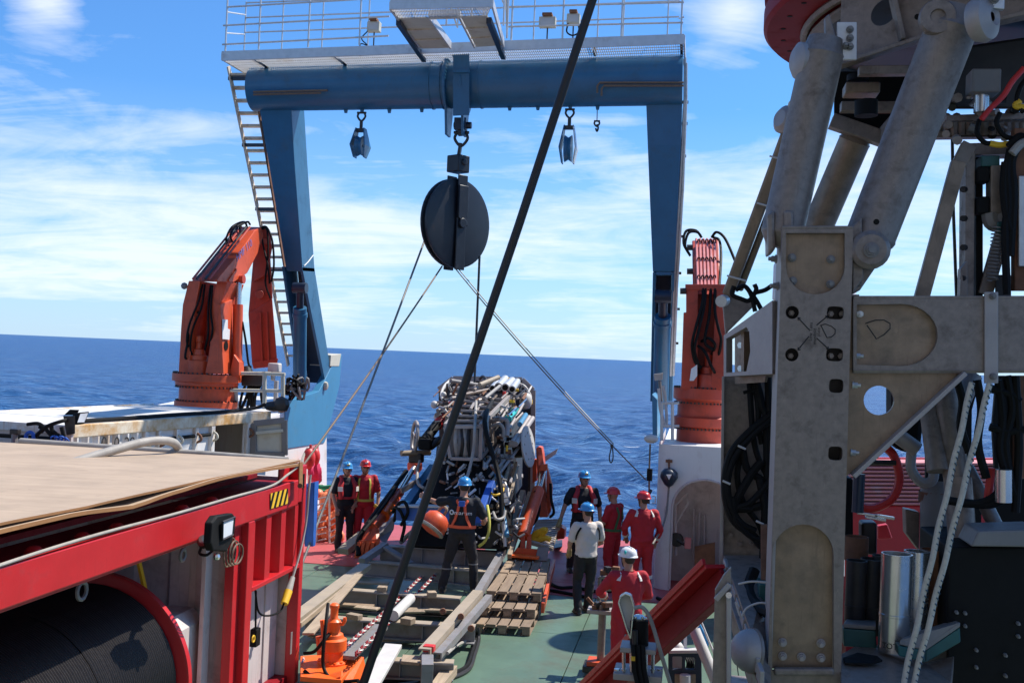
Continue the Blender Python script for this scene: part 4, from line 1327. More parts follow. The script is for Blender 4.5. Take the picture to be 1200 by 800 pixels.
# middle post
ya0, ya1 = RX(288, 700).y, RX(295, 700).y
MB().box((XR - .08, (ya0 + ya1) / 2, ZB_ / 2), (.16, ya1 - ya0, ZB_)).build('middle_post', 'red', rc, .01)
yb0 = RX(281, 700).y
MB().box((XR - .13, (yb0 + ya0) / 2, ZB_ / 2), (.1, ya0 - yb0, ZB_)).build('post_web', 'red', rc, .006)
MB().box((XR - .34, RX(277, 700).y, ZB_ / 2), (.05, .16, ZB_)).build('door_jamb', 'inner', rc, .006)
# corrugated panel between the posts
zs_ = RX(320, 676).z
pw = yp0 - ya1
MB().box((XR - .24, (ya1 + yp0) / 2, (ZB_ + zs_) / 2), (.03, pw, ZB_ - zs_)).build('panel_back', 'red', rc)
for a, b_ in ((.0, .09), (.25, .41), (.56, .72), (.86, 1.0)):
    MB().hexa([V(XR - .225, ya1 + pw * a - .005, zs_), V(XR - .03, ya1 + pw * (a + .03), zs_), V(XR - .03, ya1 + pw * (b_ - .03), zs_), V(XR - .225, ya1 + pw * b_ + .005, zs_),
               V(XR - .225, ya1 + pw * a - .005, ZB_), V(XR - .03, ya1 + pw * (a + .03), ZB_), V(XR - .03, ya1 + pw * (b_ - .03), ZB_), V(XR - .225, ya1 + pw * b_ + .005, ZB_)]).build('panel_rib', 'red', rc)
MB().box((XR - .12, (ya1 + yp0) / 2, zs_ - .02), (.24, pw - .004, .05)).build('panel_sill', 'red', rc, .006)
for i in range(4):
    MB().box((XR - .30 + (.02 if i % 2 else 0), ya1 + pw * (i + .5) / 4, zs_ / 2), (.03, pw / 4 + .02, zs_)).build('inner_panel', 'inner', rc, .006)
# partition wall across the container behind the drum bay
yw = YA + .05
nx = 13
for i in range(nx):
    x0 = XR - .25 - i * .32
    if i % 2:
        MB().hexa([V(x0, yw, .1), V(x0 - .05, yw - .05, .1), V(x0 - .27, yw - .05, .1), V(x0 - .32, yw, .1), V(x0, yw, 2.4), V(x0 - .05, yw - .05, 2.4), V(x0 - .27, yw - .05, 2.4), V(x0 - .32, yw, 2.4)]).build('partition_rib', 'inner', rc)
MB().box((XR - 2.3, yw + .03, 1.25), (4.3, .05, 2.35)).build('partition_wall', 'inner', rc)
# machine casing by the partition
bx1 = XR - .42
bm_ = MB().prism([V(bx1, yw - 1.0, .1), V(bx1 - 1.5, yw - 1.0, .1), V(bx1 - 1.5, yw - 1.0, 1.28), V(bx1 - .12, yw - 1.0, 1.28), V(bx1, yw - 1.0, 1.16)], (0, .92, 0))
bm_.build('machine_casing', 'inner', rc, .015)
MB().prism([RX(160, 647, -.9), RX(163, 645, -.9), RX(173, 690, -.9), RX(170, 692, -.9)], (-.03, 0, 0)).build('yellow_strut', 'yellow', rc)
# lifting eyes under the rail, domed studs along the ledge
for px, py, r_ in ((96, 692, .07), (214, 650, .055)):
    c = RX(px, py, -.2)
    MB().tube([c + V(0, math.cos(a) * r_, math.sin(a) * r_) for a in [2 * math.pi * i / 12 for i in range(12)]], .018, 6, True).build('lashing_eye', 'grey', rc)
for px, py in ((97, 629), (137, 618), (214, 596), (248, 587), (40, 643)):
    q = RX(px, py, -.16)
    MB().lathe([(0.075, 0), (.065, .035), (.04, .06), (0, .07)], V(q.x, q.y, ZT - .03), (0, 0, 1), 14).build('domed_stud', 'red', rc)
# hazard label
def on_rail(px, py):
    return X(px, py, XR + .006)
hz_ = [on_rail(316.5, 578), on_rail(337.5, 572), on_rail(337.5, 589.5), on_rail(316.5, 596)]
MB().prism(hz_, (.002, 0, 0)).build('hazard_label', 'black', rc)
def lerp4(q, u, v_):
    return q[0].lerp(q[1], u).lerp(q[3].lerp(q[2], u), v_)
for k in range(5):
    u0 = -.22 + k * .26
    pts = []
    for u, v_ in ((u0, 1), (u0 + .13, 1), (u0 + .35, 0), (u0 + .22, 0)):
        pts.append((u, v_))
    # clip to the label
    def clip(poly, f):
        out = []
        for i in range(len(poly)):
            p, q = poly[i], poly[(i + 1) % len(poly)]
            if f(p) >= 0:
                out.append(p)
            if f(p) * f(q) < 0:
                t_ = f(p) / (f(p) - f(q))
                out.append((p[0] + (q[0] - p[0]) * t_, p[1] + (q[1] - p[1]) * t_))
        return out
    pts = clip(pts, lambda p: p[0] - .02)
    if pts:
        pts = clip(pts, lambda p: .98 - p[0])
    if len(pts) >= 3:
        MB().prism([lerp4(hz_, u, v_) + V(.003, 0, 0) for u, v_ in pts], (.0015, 0, 0)).build('hazard_stripe', 'yellow', rc)
# oval label on the corner post
oc = X(354.8, 778, XR + .004)
MB().prism([oc + V(0, math.cos(a) * .075, math.sin(a) * .09) for a in [2 * math.pi * i / 20 for i in range(20)]], (.002, 0, 0)).build('oval_label', 'sticker', rc)
em = MB()
em.tube([oc + V(.004, math.cos(a) * .05, math.sin(a) * .065) for a in [2 * math.pi * i / 16 for i in range(16)]], .004, 4, True)
em.tube([oc + V(.004, 0, -.04), oc + V(.004, 0, .045)], .006, 4)
em.tube([oc + V(.004, -.03, .0), oc + V(.004, 0, -.04), oc + V(.004, .03, 0)], .006, 4)
em.build('label_emblem', 'blueink', rc)
MB().box((XR + .003, RX(341, 753).y, RX(341, 753).z), (.006, .05, .26)).build('hinge', 'grey', rc)

# cable drum --------------------------------------------------------
dr = thing('cable_drum', 'red flanged winch drum wound full of black steel cable inside the red container', 'cable drum', (XR - 1.10, 8.4, .1))
dc = V(XR - 1.10, 0, .78)
fl = MB().lathe([(.3, -.03), (1.0, -.03), (1.03, -.02), (1.03, .05), (1.0, .06), (.3, .06)], dc + V(0, 10.05, 0), (0, 1, 0), 72)
fl.build('drum_flange', 'red', dr)
MB().lathe([(.3, -.03), (1.03, -.03), (1.03, .05), (.3, .05)], dc + V(0, 6.1, 0), (0, 1, 0), 48).build('drum_flange', 'red', dr)
nt = 118
pts = []
r0 = .90
for i in range(nt * 40 + 1):
    a = 2 * math.pi * i / 40
    y = 6.2 + 3.82 * i / (nt * 40)
    rr = r0 + .005 * math.sin(y * 9) + .004 * math.sin(math.floor(i / 40) * 12.9) + (.012 if 8.7 < y < 8.9 else 0)
    pts.append(dc + V(math.cos(a) * rr, y + .004 * math.sin(a * 3 + y * 40), math.sin(a) * rr))
MB().tube(pts, .0150, 5).build('cable_winding', 'cable', dr, recalc=False)
MB().cyl(dc + V(0, 6.2, 0), dc + V(0, 10.0, 0), .885, None, 48).build('drum_core', 'black', dr)
MB().box((XR - 1.1, 8.1, .13), (1.9, 4.4, .06)).build('drum_cradle', 'red_dark', dr)

# plywood covers ------------------------------------------------------
xe = XR + .05
def zprof(tab):
    P = [X(px, py, xe) for px, py in tab]
    ys, zs = [p.y for p in P], [p.z for p in P]
    return lambda y: float(np.interp(y, ys, zs)) if y >= ys[0] else zs[0] + (y - ys[0]) * 0.0
up_ = zprof([(0, 611), (102, 593.5), (204, 570), (258, 557), (352, 539)])
lo_ = zprof([(0, 619.5), (90, 597.5), (156, 589.5), (192, 577), (258, 558.5), (352, 541.5)])
def sheet(name, zf, y0, y1, x0, x1, th, lab, z_off=0.0, ny=40, nx=16, seed=1):
    rr = random.Random(seed)
    m_ = MB()
    top_, vs_ = [], []
    for i in range(ny + 1):
        for j in range(nx + 1):
            y = y0 + (y1 - y0) * i / ny
            x = x1 + (x0 - x1) * j / nx
            e = min(1, (x1 - x) / 1.6)
            zb = zf(y) * (1 - e) + (zf(y0) * (y1 - y) + zf(y1) * (y - y0)) / (y1 - y0) * e
            zb += .008 * math.sin(x * 2.1 + seed) * math.sin(y * 1.3) + z_off
            xx = x + (rr.uniform(-.004, .004) if j == 0 else 0)
            vs_.append(V(xx, y, zb))
    n_ = len(vs_)
    w = nx + 1
    fs_ = []
    for i in range(ny):
        for j in range(nx):
            a = i * w + j
            fs_.append((a, a + w, a + w + 1, a + 1))
    bot = [p - V(0, 0, th) for p in vs_]
    m_.add(vs_, fs_, True)
    m_.add(bot, [f_[::-1] for f_ in fs_], True)
    o = m_.build(name, 'plywood', None)
    tag(o, lab, 'plywood sheet')
    o.data.materials.append(MT['plyedge'])
    ed = MB()
    def strip(ids):
        for a, b_ in zip(ids[:-1], ids[1:]):
            ed.add([vs_[a], vs_[b_], bot[b_], bot[a]], [(0, 1, 2, 3)])
    strip([i * w for i in range(ny + 1)])
    strip([i * w + nx for i in range(ny + 1)])
    strip(list(range(w)))
    strip([ny * w + j for j in range(w)])
    e_ = ed.build('sheet_edge', 'plyedge', o)
    return o
ye_ = X(352, 541, xe).y
sheet('plywood_sheet', up_, 3.2, ye_, XR - 4.6, xe, .020, 'pale plywood sheet on top of the red container with a hose lying on it', seed=2)
sheet('plywood_sheet', lo_, 3.2, ye_ - .02, XR - 4.58, xe + .02, .030, 'lower plywood sheet sagging along its brown edge under the top sheet on the red container', z_off=-.004, seed=5)

zply = up_(11.5)
solo(MB().tube(curve_pts([W(-40, 569, 10.2), W(0, 561, 10.5), W(60, 549, 11.0), W(129, 528.5, 11.6), W(168, 518, 12.0), W(192, 516, 12.25), W(204, 519, 12.45), W(209, 525, 12.6)], 8), .052, 10), 'thick_hose', 'hose', 'thick pale grey hose arching over the plywood', 'hose')
solo(MB().tube([W(24, 517, ye_ + .05), W(120, 524, ye_ + .05), W(250, 533, ye_ + .06), W(337, 539.5, ye_ + .05)], .045, 10), 'scaffold_pipe', 'hose', 'grey pipe lying along the far edge of the plywood', 'pipe')
solo(MB().tube(curve_pts([RX(-60, 683, -.02), RX(0, 662, .0), RX(66, 640.5, .0), RX(129, 622, .0), RX(210, 600.5, .0), RX(270, 583, 0), RX(318, 569, 0), RX(337, 556, .04), RX(351, 545, .05)], 8), .014, 8), 'white_cable', 'hose', 'thin white cable running along the top of the red container rail', 'cable')
bk = thing('edge_bracket', 'brown steel strip clamping the plywood corner to the red container', 'bracket', RX(351, 572))
MB().prism([RX(350, 541, .07), RX(354, 541, .07), RX(353.5, 571, .07), RX(349.5, 571, .07)], (.012, 0, 0)).build('strip', 'plyedge', bk)
MB().cyl(RX(351.5, 569, .07), RX(351.5, 569, .11), .03, None, 8).build('bolt', 'rust', bk)

# floodlight on the rail ---------------------------------------------
fl = thing('work_light', 'black floodlight clamped on the rail of the red container with its lit pane facing aft', 'floodlight', RX(262, 625, .1))
o_ = .30
hb_ = MB()
pA = [RX(249, 612, o_), RX(254, 604, o_ - .02), RX(273, 601, o_), RX(276, 605, o_), RX(273, 633, o_), RX(266, 646, o_), RX(250, 645, o_), RX(247, 636, o_)]
hb_.prism(pA, (-.07, -.02, 0))
hb_.build('lamp_housing', 'black', fl, .015)
gl = [RX(260, 611, o_ + .01), RX(274, 605.5, o_ + .01), RX(272, 626, o_ + .01), RX(259.5, 632, o_ + .01)]
MB().prism(gl, (.004, .002, 0)).build('lamp_glass', 'glass', fl)
fr = MB().tube([p + V(.008, 0, 0) for p in gl], .012, 5, True)
fr.build('glass_frame', 'dark', fl)
MB().tube(curve_pts([RX(249, 637, o_ - .05), RX(237, 639, .12), RX(235, 632, .02), RX(243, 628, .02)], 5), .03, 6).build('clamp_arm', 'dark', fl)
MB().tube(curve_pts([RX(236, 640, .1), RX(234, 648, .12), RX(242, 650, .2), RX(250, 644, .2)], 5), .014, 6).build('lamp_cable', 'black', fl)
MB().ball(RX(254, 652, o_ - .03), .035, 8).build('clamp_knob', 'steel', fl)
cy = MB()
for k in range(4):
    c = RX(267 + k * .5, 645 + k, .1)
    cy.tube([c + V(.03 * k, math.cos(a) * (.10 + .01 * k), math.sin(a) * (.16 - .02 * k) ) for a in [2 * math.pi * i / 18 for i in range(18)]], .009, 5, True)
solo(cy, 'cable_coil', 'brown_wire', 'yellow brown coil of cable hanging behind the floodlight on the red container', 'cable coil')
pg = thing('cable_plug', 'orange and grey cable connector hanging beside the corner post of the red container', 'plug', RX(337, 690, -.04))
MB().cyl(RX(333, 707, .02), RX(338, 692, .02), .045, .05, 12).build('plug_body', 'yellow', pg)
MB().cyl(RX(338, 692, .02), RX(343, 676, .02), .045, .03, 12).build('plug_sleeve', 'hose', pg)
MB().tube(curve_pts([RX(342.5, 678, .02), RX(352, 645, .04), RX(359, 610, .05), RX(362, 575, .06), RX(364, 556, .06)], 6), .016, 6).build('plug_cable', 'hose', pg)
MB().tube(curve_pts([RX(333, 706, .02), RX(328, 716, .0), RX(314, 721, -.05), RX(303, 716, -.1), RX(299, 690, -.12)], 6), .012, 6).build('tail_cable', 'black', pg)
sb_ = thing('switch_box', 'small black switch box with a yellow ring inside the red container opening', 'switch', RX(299, 746, -.15))
MB().box(RX(299, 746, -.15), (.08, .13, .2)).build('switch_case', 'black', sb_, .01)
q = RX(297, 748, -.10)
MB().tube([q + V(0, math.cos(a) * .035, math.sin(a) * .035) for a in [2 * math.pi * i / 12 for i in range(12)]], .009, 5, True).build('switch_ring', 'yellow', sb_)
MB().tube([RX(300, 692, -.13), RX(299.5, 738, -.13)], .012, 5).build('switch_cable', 'black', sb_)

# ================================================================== WHITE CONTAINER
wa, wb = G(87, 498, 2.95), G(318, 482, 2.95)
ud = (wb - wa)
ud.z = 0
LW = ud.length
ud.normalize()
nd = V(ud.y, -ud.x, 0)               # outward, towards the deck
wc = thing('store_container', 'rust streaked white container with an open hatch behind the plywood topped container', 'container', V(wa.x, wa.y, .35))
def WL(u, n_, z):
    return V(wa.x, wa.y, 0) + ud * u + nd * n_ + V(0, 0, z)
def WU(px, py, off=0.0):
    """point of the container's side wall seen at a pixel"""
    d = ray(px, py)
    o0 = V(wa.x, wa.y, 0) + nd * off
    t_ = (o0 - EYE).dot(nd) / d.dot(nd)
    p = EYE + d * t_
    return (p - V(wa.x, wa.y, 0)).dot(ud), p.z
def wbox(u0, u1, n0, n1, z0, z1, nm, mat, bev=.006):
    m_ = MB().hexa([WL(u0, n0, z0), WL(u1, n0, z0), WL(u1, n1, z0), WL(u0, n1, z0), WL(u0, n0, z1), WL(u1, n0, z1), WL(u1, n1, z1), WL(u0, n1, z1)])
    return m_.build(nm, mat, wc, bev)
TOPZ = 2.95
wbox(0, LW, -.10, 0, TOPZ - .17, TOPZ, 'top_rail', 'rail_rust', .012)
wbox(0, LW, -2.4, -.10, TOPZ - .04, TOPZ - .006, 'roof_sheet', 'roof')
wbox(0, LW, -2.46, -2.4, TOPZ - .15, TOPZ + .012, 'far_rail', 'white_rusty')
for i in range(3):
    u = LW * (i + .8) / 3.6
    wbox(u - .02, u + .02, -2.38, -.12, TOPZ - .008, TOPZ - .001, 'roof_seam', 'roof', .003)
wbox(-.05, 0, -2.46, 0.0, .35, TOPZ - .12, 'end_wall', 'inner')
wbox(-.1, 0.0, -2.46, 0.02, TOPZ - .12, TOPZ - .004, 'end_rail', 'white_rusty')
wbox(0, LW, -2.44, -2.40, .35, TOPZ - .15, 'far_wall', 'white')
wbox(0, LW, -2.4, -.1, .35, .45, 'floor', 'rust')
uh0, uh1 = WU(254, 510)[0], WU(290, 510)[0]
wbox(0, uh0, -.10, -.06, .35, TOPZ - .17, 'side_wall', 'white')
wbox(uh1, LW, -.10, -.06, .35, TOPZ - .17, 'side_wall', 'white')
wbox(uh0, uh1, -.10, -.06, .35, 1.0, 'hatch_sill', 'white')
wbox(uh0 - .3, LW - .04, -1.1, -1.06, .45, TOPZ - .1, 'hatch_back', 'rust')
wbox(LW - .04, LW, -2.4, -.1, .35, TOPZ - .1, 'end_wall', 'white')
wbox(uh0, uh1, -.5, -.2, 1.0, 1.7, 'stored_crate', 'plank')
px = 95.0
k = 0
ucorr = WU(168, 510)[0]
nr = 7
for i in range(nr):
    u0 = ucorr * (i + .12) / nr
    w = ucorr / nr * .62
    m_ = MB().hexa([WL(u0, -.06, .4), WL(u0 + .05, -.005, .4), WL(u0 + w - .05, -.005, .4), WL(u0 + w, -.06, .4), WL(u0, -.06, TOPZ - .17), WL(u0 + .05, -.005, TOPZ - .17), WL(u0 + w - .05, -.005, TOPZ - .17), WL(u0 + w, -.06, TOPZ - .17)])
    m_.build('side_rib', 'white_rusty', wc)
for i, (pxx, wd) in enumerate(((172, .07), (188, .07), (209, .08), (231, .08), (250, .10), (292, .12), (297, .06))):
    u, z = WU(pxx, 515)
    wbox(u - wd / 2, u + wd / 2, -.06, -.0, .4, TOPZ - .171, 'side_post', 'white_rusty', .008)
    hk_ = MB().tube(curve_pts([WL(u, .0, TOPZ - .26), WL(u, .06, TOPZ - .30), WL(u, .07, TOPZ - .36), WL(u, .0, TOPZ - .40)], 3), .02, 6)
    hk_.build('lashing_lug', 'rust' if i % 2 else 'cream', wc)
u0, u1 = WU(172, 505)[0], WU(250, 500)[0]
MB().tube([WL(u0, -.03, TOPZ - .30), WL(u1, -.03, TOPZ - .30)], .028, 6).build('dark_bar', 'black', wc)
for ch, pxx in (('0', 121.5), ('0', 136.5), ('2', 148.5), ('8', 154.5), ('6', 163.5)):
    u, z = WU(pxx, 520, -.0)
    lettering(ch, .26, 'ink', wc, lambda a, b_, u=u, z=z: WL(u + a, .004, z + b_), 'painted_numeral')
# the grey door at the aft end, swung out
dd_ = [W(298, 496, 17.6), W(334, 492, 17.75), W(334.5, 533, 17.75), W(298, 532, 17.6)]
MB().prism(dd_, (0, .05, 0)).build('open_door', 'cream', wc, .008)
fr = MB()
for a, b_ in zip(dd_, dd_[1:] + dd_[:1]):
    fr.bar(a + V(0, -.03, 0), b_ + V(0, -.03, 0), .10, .05, (0, 1, 0))
fr.build('door_frame', 'grey', wc, .006)
MB().bar(W(300, 507, 17.55), W(332, 504, 17.7), .05, .05).build('door_rail', 'cream', wc)
# black cable along the roof edge, a lamp at its near end
solo(MB().tube(curve_pts([WL(.35, -.15, TOPZ + .03), WL(1.4, -.14, TOPZ + .03), WL(2.6, -.2, TOPZ + .03), WL(3.6, -.16, TOPZ + .03), WL(LW - .3, -.2, TOPZ + .05), WL(LW - .05, -.1, TOPZ + .12)], 6), .03, 8), 'black_cable', 'black', 'black cable lying along the roof edge of the white container', 'cable')
lf = thing('roof_lamp', 'black floodlight lying at the near corner of the white container roof', 'floodlight', WL(.1, -.1, TOPZ))
c = W(92, 489, 13.1)
sidev = V(.75, .66, 0).normalized()
gq = [W(88, 497, 13.0), W(99, 496.5, 13.2), W(105, 482, 13.25), W(93, 483, 13.05)]
MB().prism(gq, (-.1, .02, -.02)).build('lamp_housing', 'black', lf, .01)
gi = [gq[0].lerp(gq[2], .13), gq[1].lerp(gq[3], .13), gq[2].lerp(gq[0], .13), gq[3].lerp(gq[1], .13)]
MB().prism([p + V(.012, -.012, .004) for p in gi], (.004, -.004, 0)).build('lamp_glass', 'glass', lf)
MB().hexa([W(75, 486, 13.1), W(90, 486, 13.1), W(90, 486, 13.3), W(75, 486, 13.3), W(82, 479.5, 13.1), W(93, 480, 13.1), W(93, 480, 13.3), W(82, 479.5, 13.3)]).build('lamp_body', 'black', lf, .01)
MB().hexa([W(78, 510, 13), W(88, 508, 13), W(88, 508, 13.2), W(78, 510, 13.2), W(74, 487, 13), W(88, 487, 13), W(88, 487, 13.2), W(74, 487, 13.2)]).build('lamp_foot', 'dark', lf, .01)
for l in ([W(32, 497, 12.9), W(44, 496, 12.9), W(52, 501, 12.9), W(62, 512, 12.9)], [W(60, 496, 12.9), W(62, 505, 12.9), W(74, 512, 12.9), W(72, 500, 12.9)], [W(48, 506, 12.9), W(56, 499, 12.9), W(70, 494, 12.9), W(78, 492, 13)], [W(42, 511, 12.9), W(50, 502, 12.9), W(46, 500, 12.9)]):
    MB().tube(curve_pts(l, 6), .026, 6).build('lamp_cable', 'black', lf)
br_ = MB()
for i in range(4):
    c = W(64 + i * 4, 514.5 + (i % 2) * 1.5, 12.85)
    br_.tube([c + V(math.cos(a) * .05, .02 * math.sin(a * 2 + i), math.sin(a) * .04) for a in [2 * math.pi * j / 10 for j in range(10)]], .012, 5, True)
solo(br_, 'rope_bundle', 'strap_blue', 'bundle of blue rope at the foot of the roof lamp by the plywood edge', 'rope')
solo(MB().tube(curve_pts([W(30, 517, 12.88), W(31, 509, 12.88), W(35, 506.5, 12.88), W(39, 509, 12.88), W(39.5, 517, 12.88)], 5), .025, 8), 'rope_loop', 'strap_blue', 'small blue rope loop standing at the far edge of the plywood', 'rope loop')
st_ = thing('pipe_stand', 'small rusty pipe clamp on a stub at the far edge of the plywood', 'clamp', W(17, 518, 12.88))
MB().tube([W(17, 518, 12.88), W(17, 507, 12.88)], .04, 8).build('stub', 'grey', st_)
MB().box(W(18, 505.5, 12.88), (.12, .08, .07)).build('clamp', 'dark', st_, .012)
MB().tube([W(-30, 508, 13.2), W(62, 514, 13.2)], .03, 6).build('bar', 'black', st_)
lk = MB()
solo(MB().ball(W(321, 476, 18.3), .12, 8, (1.6, .8, .8)).ball(W(330, 474, 18.3), .15, 8, (1, .8, 1)), 'end_lamp', 'dark', 'dark lamp head at the aft end of the white container roof', 'lamp')
# red floats and a pink jacket on the port bulwark
for (px, py, lab, s_) in ((362, 537, 'red oblong float on the port bulwark nearest the container corner', 1.0), (369, 535, 'red oblong float on the port bulwark tucked behind the first', .85)):
    c = X(px, py, PX + .25)
    m_ = MB().ball(c, .14 * s_, 14, (1, 1, 1.7))
    m_.tube([c + V(.02, 0, .2 * s_), c + V(.03, .0, .3 * s_)], .03, 6)
    solo(m_, 'float', 'rubber_red', lab, 'float', 'red floats on the port bulwark')
j = thing('hanging_jacket', 'bright pink red jacket hanging below the red floats on the port bulwark', 'jacket', X(369, 560, PX + .2))
m_ = MB()
m_.tube(curve_pts([X(368, 541, PX + .2), X(369, 548, PX + .24), X(370, 556, PX + .24), X(371, 562, PX + .2)], 5), [.10] * 3 + [.13] * 3 + [.15] * 3 + [.14] * 3 + [.13] * 3 + [.12], 8)
m_.tube(curve_pts([X(366, 543, PX + .24), X(364, 549, PX + .28), X(365, 556, PX + .3)], 4), .06, 7)
m_.build('jacket_cloth', M('pink_red_cloth', (.62, .02, .09), .7, var=.2, scale=8), j)
MB().tube(curve_pts([X(360, 525, PX + .15), X(355, 536, PX + .2), X(354, 550, PX + .3), X(358, 556, PX + .3)], 5), .03, 6).build('jacket_strap', 'hose', j)
# blue tarpaulin and orange floats behind the container
tp_ = thing('tarpaulin', 'folded blue tarpaulin standing behind the corner of the red container', 'tarpaulin', W(367, 640, 15.5))
m_ = MB()
n_ = 7
ptsT, ptsB = [], []
for i in range(n_):
    t_ = i / (n_ - 1)
    dx = .04 * (-1) ** i
    ptsT.append(W(358 + 13 * t_, 567 - 3 * t_, 16.0 + dx))
    ptsB.append(W(357 + 10 * t_, 640, 16.0 - dx))
m_.prism(ptsT + ptsB[::-1], (0, .10, 0))
m_.build('tarpaulin_fold', 'tarp', tp_)
fb = thing('float_bin', 'wire bin full of orange floats on the red deck behind the red container', 'float bin', G(385, 640, 0))
yf_ = G(385, 640, 0).y
for px in (371, 386, 399):
    MB().tube([W(px, 640, yf_ + .3), W(px, 575 if px < 390 else 580, yf_ + .3)], .022, 6).build('bin_post', 'galv', fb)
for i in range(8):
    py = 584 + i * 7
    MB().tube([W(369, py + 1, yf_ + .3), W(382, py - 2, yf_ + .3)], .015, 5).build('bin_bar', 'pad', fb)
    if i > 2:
        MB().tube([W(387, py + 4, yf_ + .3), W(400, py - 3, yf_ + .3)], .015, 5).build('bin_bar', 'pad', fb)
rr = random.Random(3)
for i in range(34):
    px, py = rr.uniform(371, 398), rr.uniform(578, 634)
    c = W(px, py, yf_ + .55 + rr.uniform(-.1, .35))
    MB().ball(c, rr.uniform(.11, .17), 10, (1, 1, rr.uniform(.8, 1.3))).build('orange_float', 'buoy', fb)
nt_ = thing('green_net_rail', 'green rope wound rail above the orange floats at the stern edge', 'net', W(382, 578, yf_ + 1.0))
for py, y_ in ((571, 23.8), (576, 23.7), (583, 23.6)):
    MB().tube(curve_pts([W(371, py - 1, y_), W(380, py + .5, y_), W(390, py - .5, y_), W(399, py + 1, y_)], 5), .06, 7).build('rope_coil', 'net', nt_)
MB().box(W(372, 573, 23.85), (.3, .1, .25)).build('rail_end', 'pad', nt_, .02)
# ================================================================== SKID FRAME ON THE DECK
sk = thing('launch_skid', 'grey steel launch skid of cross beams and rails lying on the green deck', 'skid frame', G(460, 720, 0))
ZS = .33
def xbeam(x0, y0, x1, y1, z=ZS, w=.20, h=.24, name='cross_beam', top=True):
    p, q = G(x0, y0, z), G(x1, y1, z)
    MB().ibeam(p - V(0, 0, h / 2), q - V(0, 0, h / 2), w, h, .022).build(name, 'beam', sk, .004)
    if top:
        MB().bar(p + V(0, 0, .004), q + V(0, 0, .004), w - .012, .006).build('flange_sunlit_strip', 'beam_top', sk)  # pale strip: sunlight on the top flange put into the colour
    for s_ in (.35, .7):
        c = p.lerp(q, s_) - V(0, 0, h / 2)
        MB().box(c, (.014, w * .9, h - .05)).build('web_stiffener', 'beam', sk)
xbeam(358, 721, 557, 733)
xbeam(392, 689, 540, 700)
xbeam(422, 656, 582, 670, z=.40, h=.26)
xbeam(446, 638, 590, 646, z=.62, h=.30, top=False)
xbeam(438, 771, 532, 775, z=.30, h=.22)
xbeam(372, 706, 548, 716, z=.10, h=.09, top=False)
def rail_(p, q, w, h, nm, mat='beam_top'):
    return MB().channel(p, q, w, h, .02).build(nm, mat, sk, .004)
rail_(G(338, 731, .38), G(428, 663, .46), .20, .09, 'port_rail')
MB().bar(G(352, 732, .44), G(420, 676, .5), .03, .06).build('rail_lip', 'plank', sk)
rail_(G(497, 766, .42), G(560, 696, .44), .15, .13, 'starboard_rail')
rail_(G(513, 769, .36), G(573, 700, .38), .10, .10, 'starboard_rail', 'beam')
rail_(G(560, 696, .44), W(590, 645, 19.4), .11, .13, 'starboard_rail', 'beam')
rail_(W(590, 645, 19.4), W(613, 578, 21.5), .10, .16, 'ramp_rail', 'beam_top')
MB().bar(W(597, 652, 19.3), W(621, 578, 21.5), .08, .10).build('ramp_rail', 'plank', sk, .006)
MB().bar(W(583, 648, 19.4), W(606, 585, 21.3), .06, .08).build('ramp_rail', 'beam', sk, .006)
MB().bar(G(424, 657, .42), G(452, 638, .62), .14, .10).build('corner_brace', 'beam', sk, .004)
MB().bar(G(452, 641, .6), G(482, 660, .40), .14, .05).build('corner_brace', 'beam', sk, .004)
MB().box(G(503, 759, .46), (.14, .12, .08)).build('rail_stop', 'rubber_red', sk, .012)
MB().prism([G(494, 766, .44), G(508, 766, .44), G(508, 778, .44), G(494, 778, .44)], (0, 0, -.34)).build('rail_foot', 'beam', sk, .006)
for px, py in ((540, 722), (519, 716), (552, 736)):
    MB().cyl(G(px, py, .44), G(px, py, .56), .05, .04, 10).build('clamp_bolt', 'rust', sk)
wd = [((415, 722), (.28, .16, .10)), ((478, 727), (.22, .2, .12)), ((448, 690), (.20, .2, .12)), ((506, 696), (.18, .2, .12)), ((344, 686), (.3, .16, .12)), ((430, 712), (.5, .22, .04)), ((483, 716), (.5, .20, .04))]
for (c, s_) in wd:
    z = .37 if s_[2] > .05 else .18
    solo(MB().box(G(c[0], c[1], z), [x_ * .75 for x_ in s_], R(random.uniform(-25, 25))), 'wood_block', 'plank',
         {415: 'wood block on the second cross beam nearest the orange winch', 478: 'wood block on the nearest long cross beam under the chains', 448: 'wood block on the third cross beam left of the black cable', 506: 'wood block on the third cross beam by the worker\'s boot', 344: 'wood block on the green deck beside the red container post', 430: 'loose flat board lying below the cross beams at the left', 483: 'loose flat board lying below the cross beams at the right'}[c[0]], 'wood block', 'loose timber in the skid', .008)
def plank(pts, th, lab, mat='plank', grp='loose timber in the skid'):
    return solo(MB().prism(pts, (0, 0, -th)), 'plank', mat, lab, 'plank', grp, .005)
plank([G(451, 753, .40), G(471, 754.5, .40), G(443, 803, .42), G(425, 799, .42)], .05, 'wide pale board lying aslant across the nearest beam in front of the winch', 'pad')
plank([G(472, 766, .36), G(494, 768, .36), G(492, 776, .36), G(470, 774, .36)], .04, 'short pale board on the nearest beam beside the wide board')
plank([G(520, 779, .20), G(536, 779, .20), G(520, 800, .2), G(505, 800, .2)], .12, 'timber end standing below the right rail foot')
plank([G(354, 741, .52), G(368, 741, .52), G(425, 672, .56), G(415, 672, .56)], .03, 'long tan plank lying in the left rail of the skid')
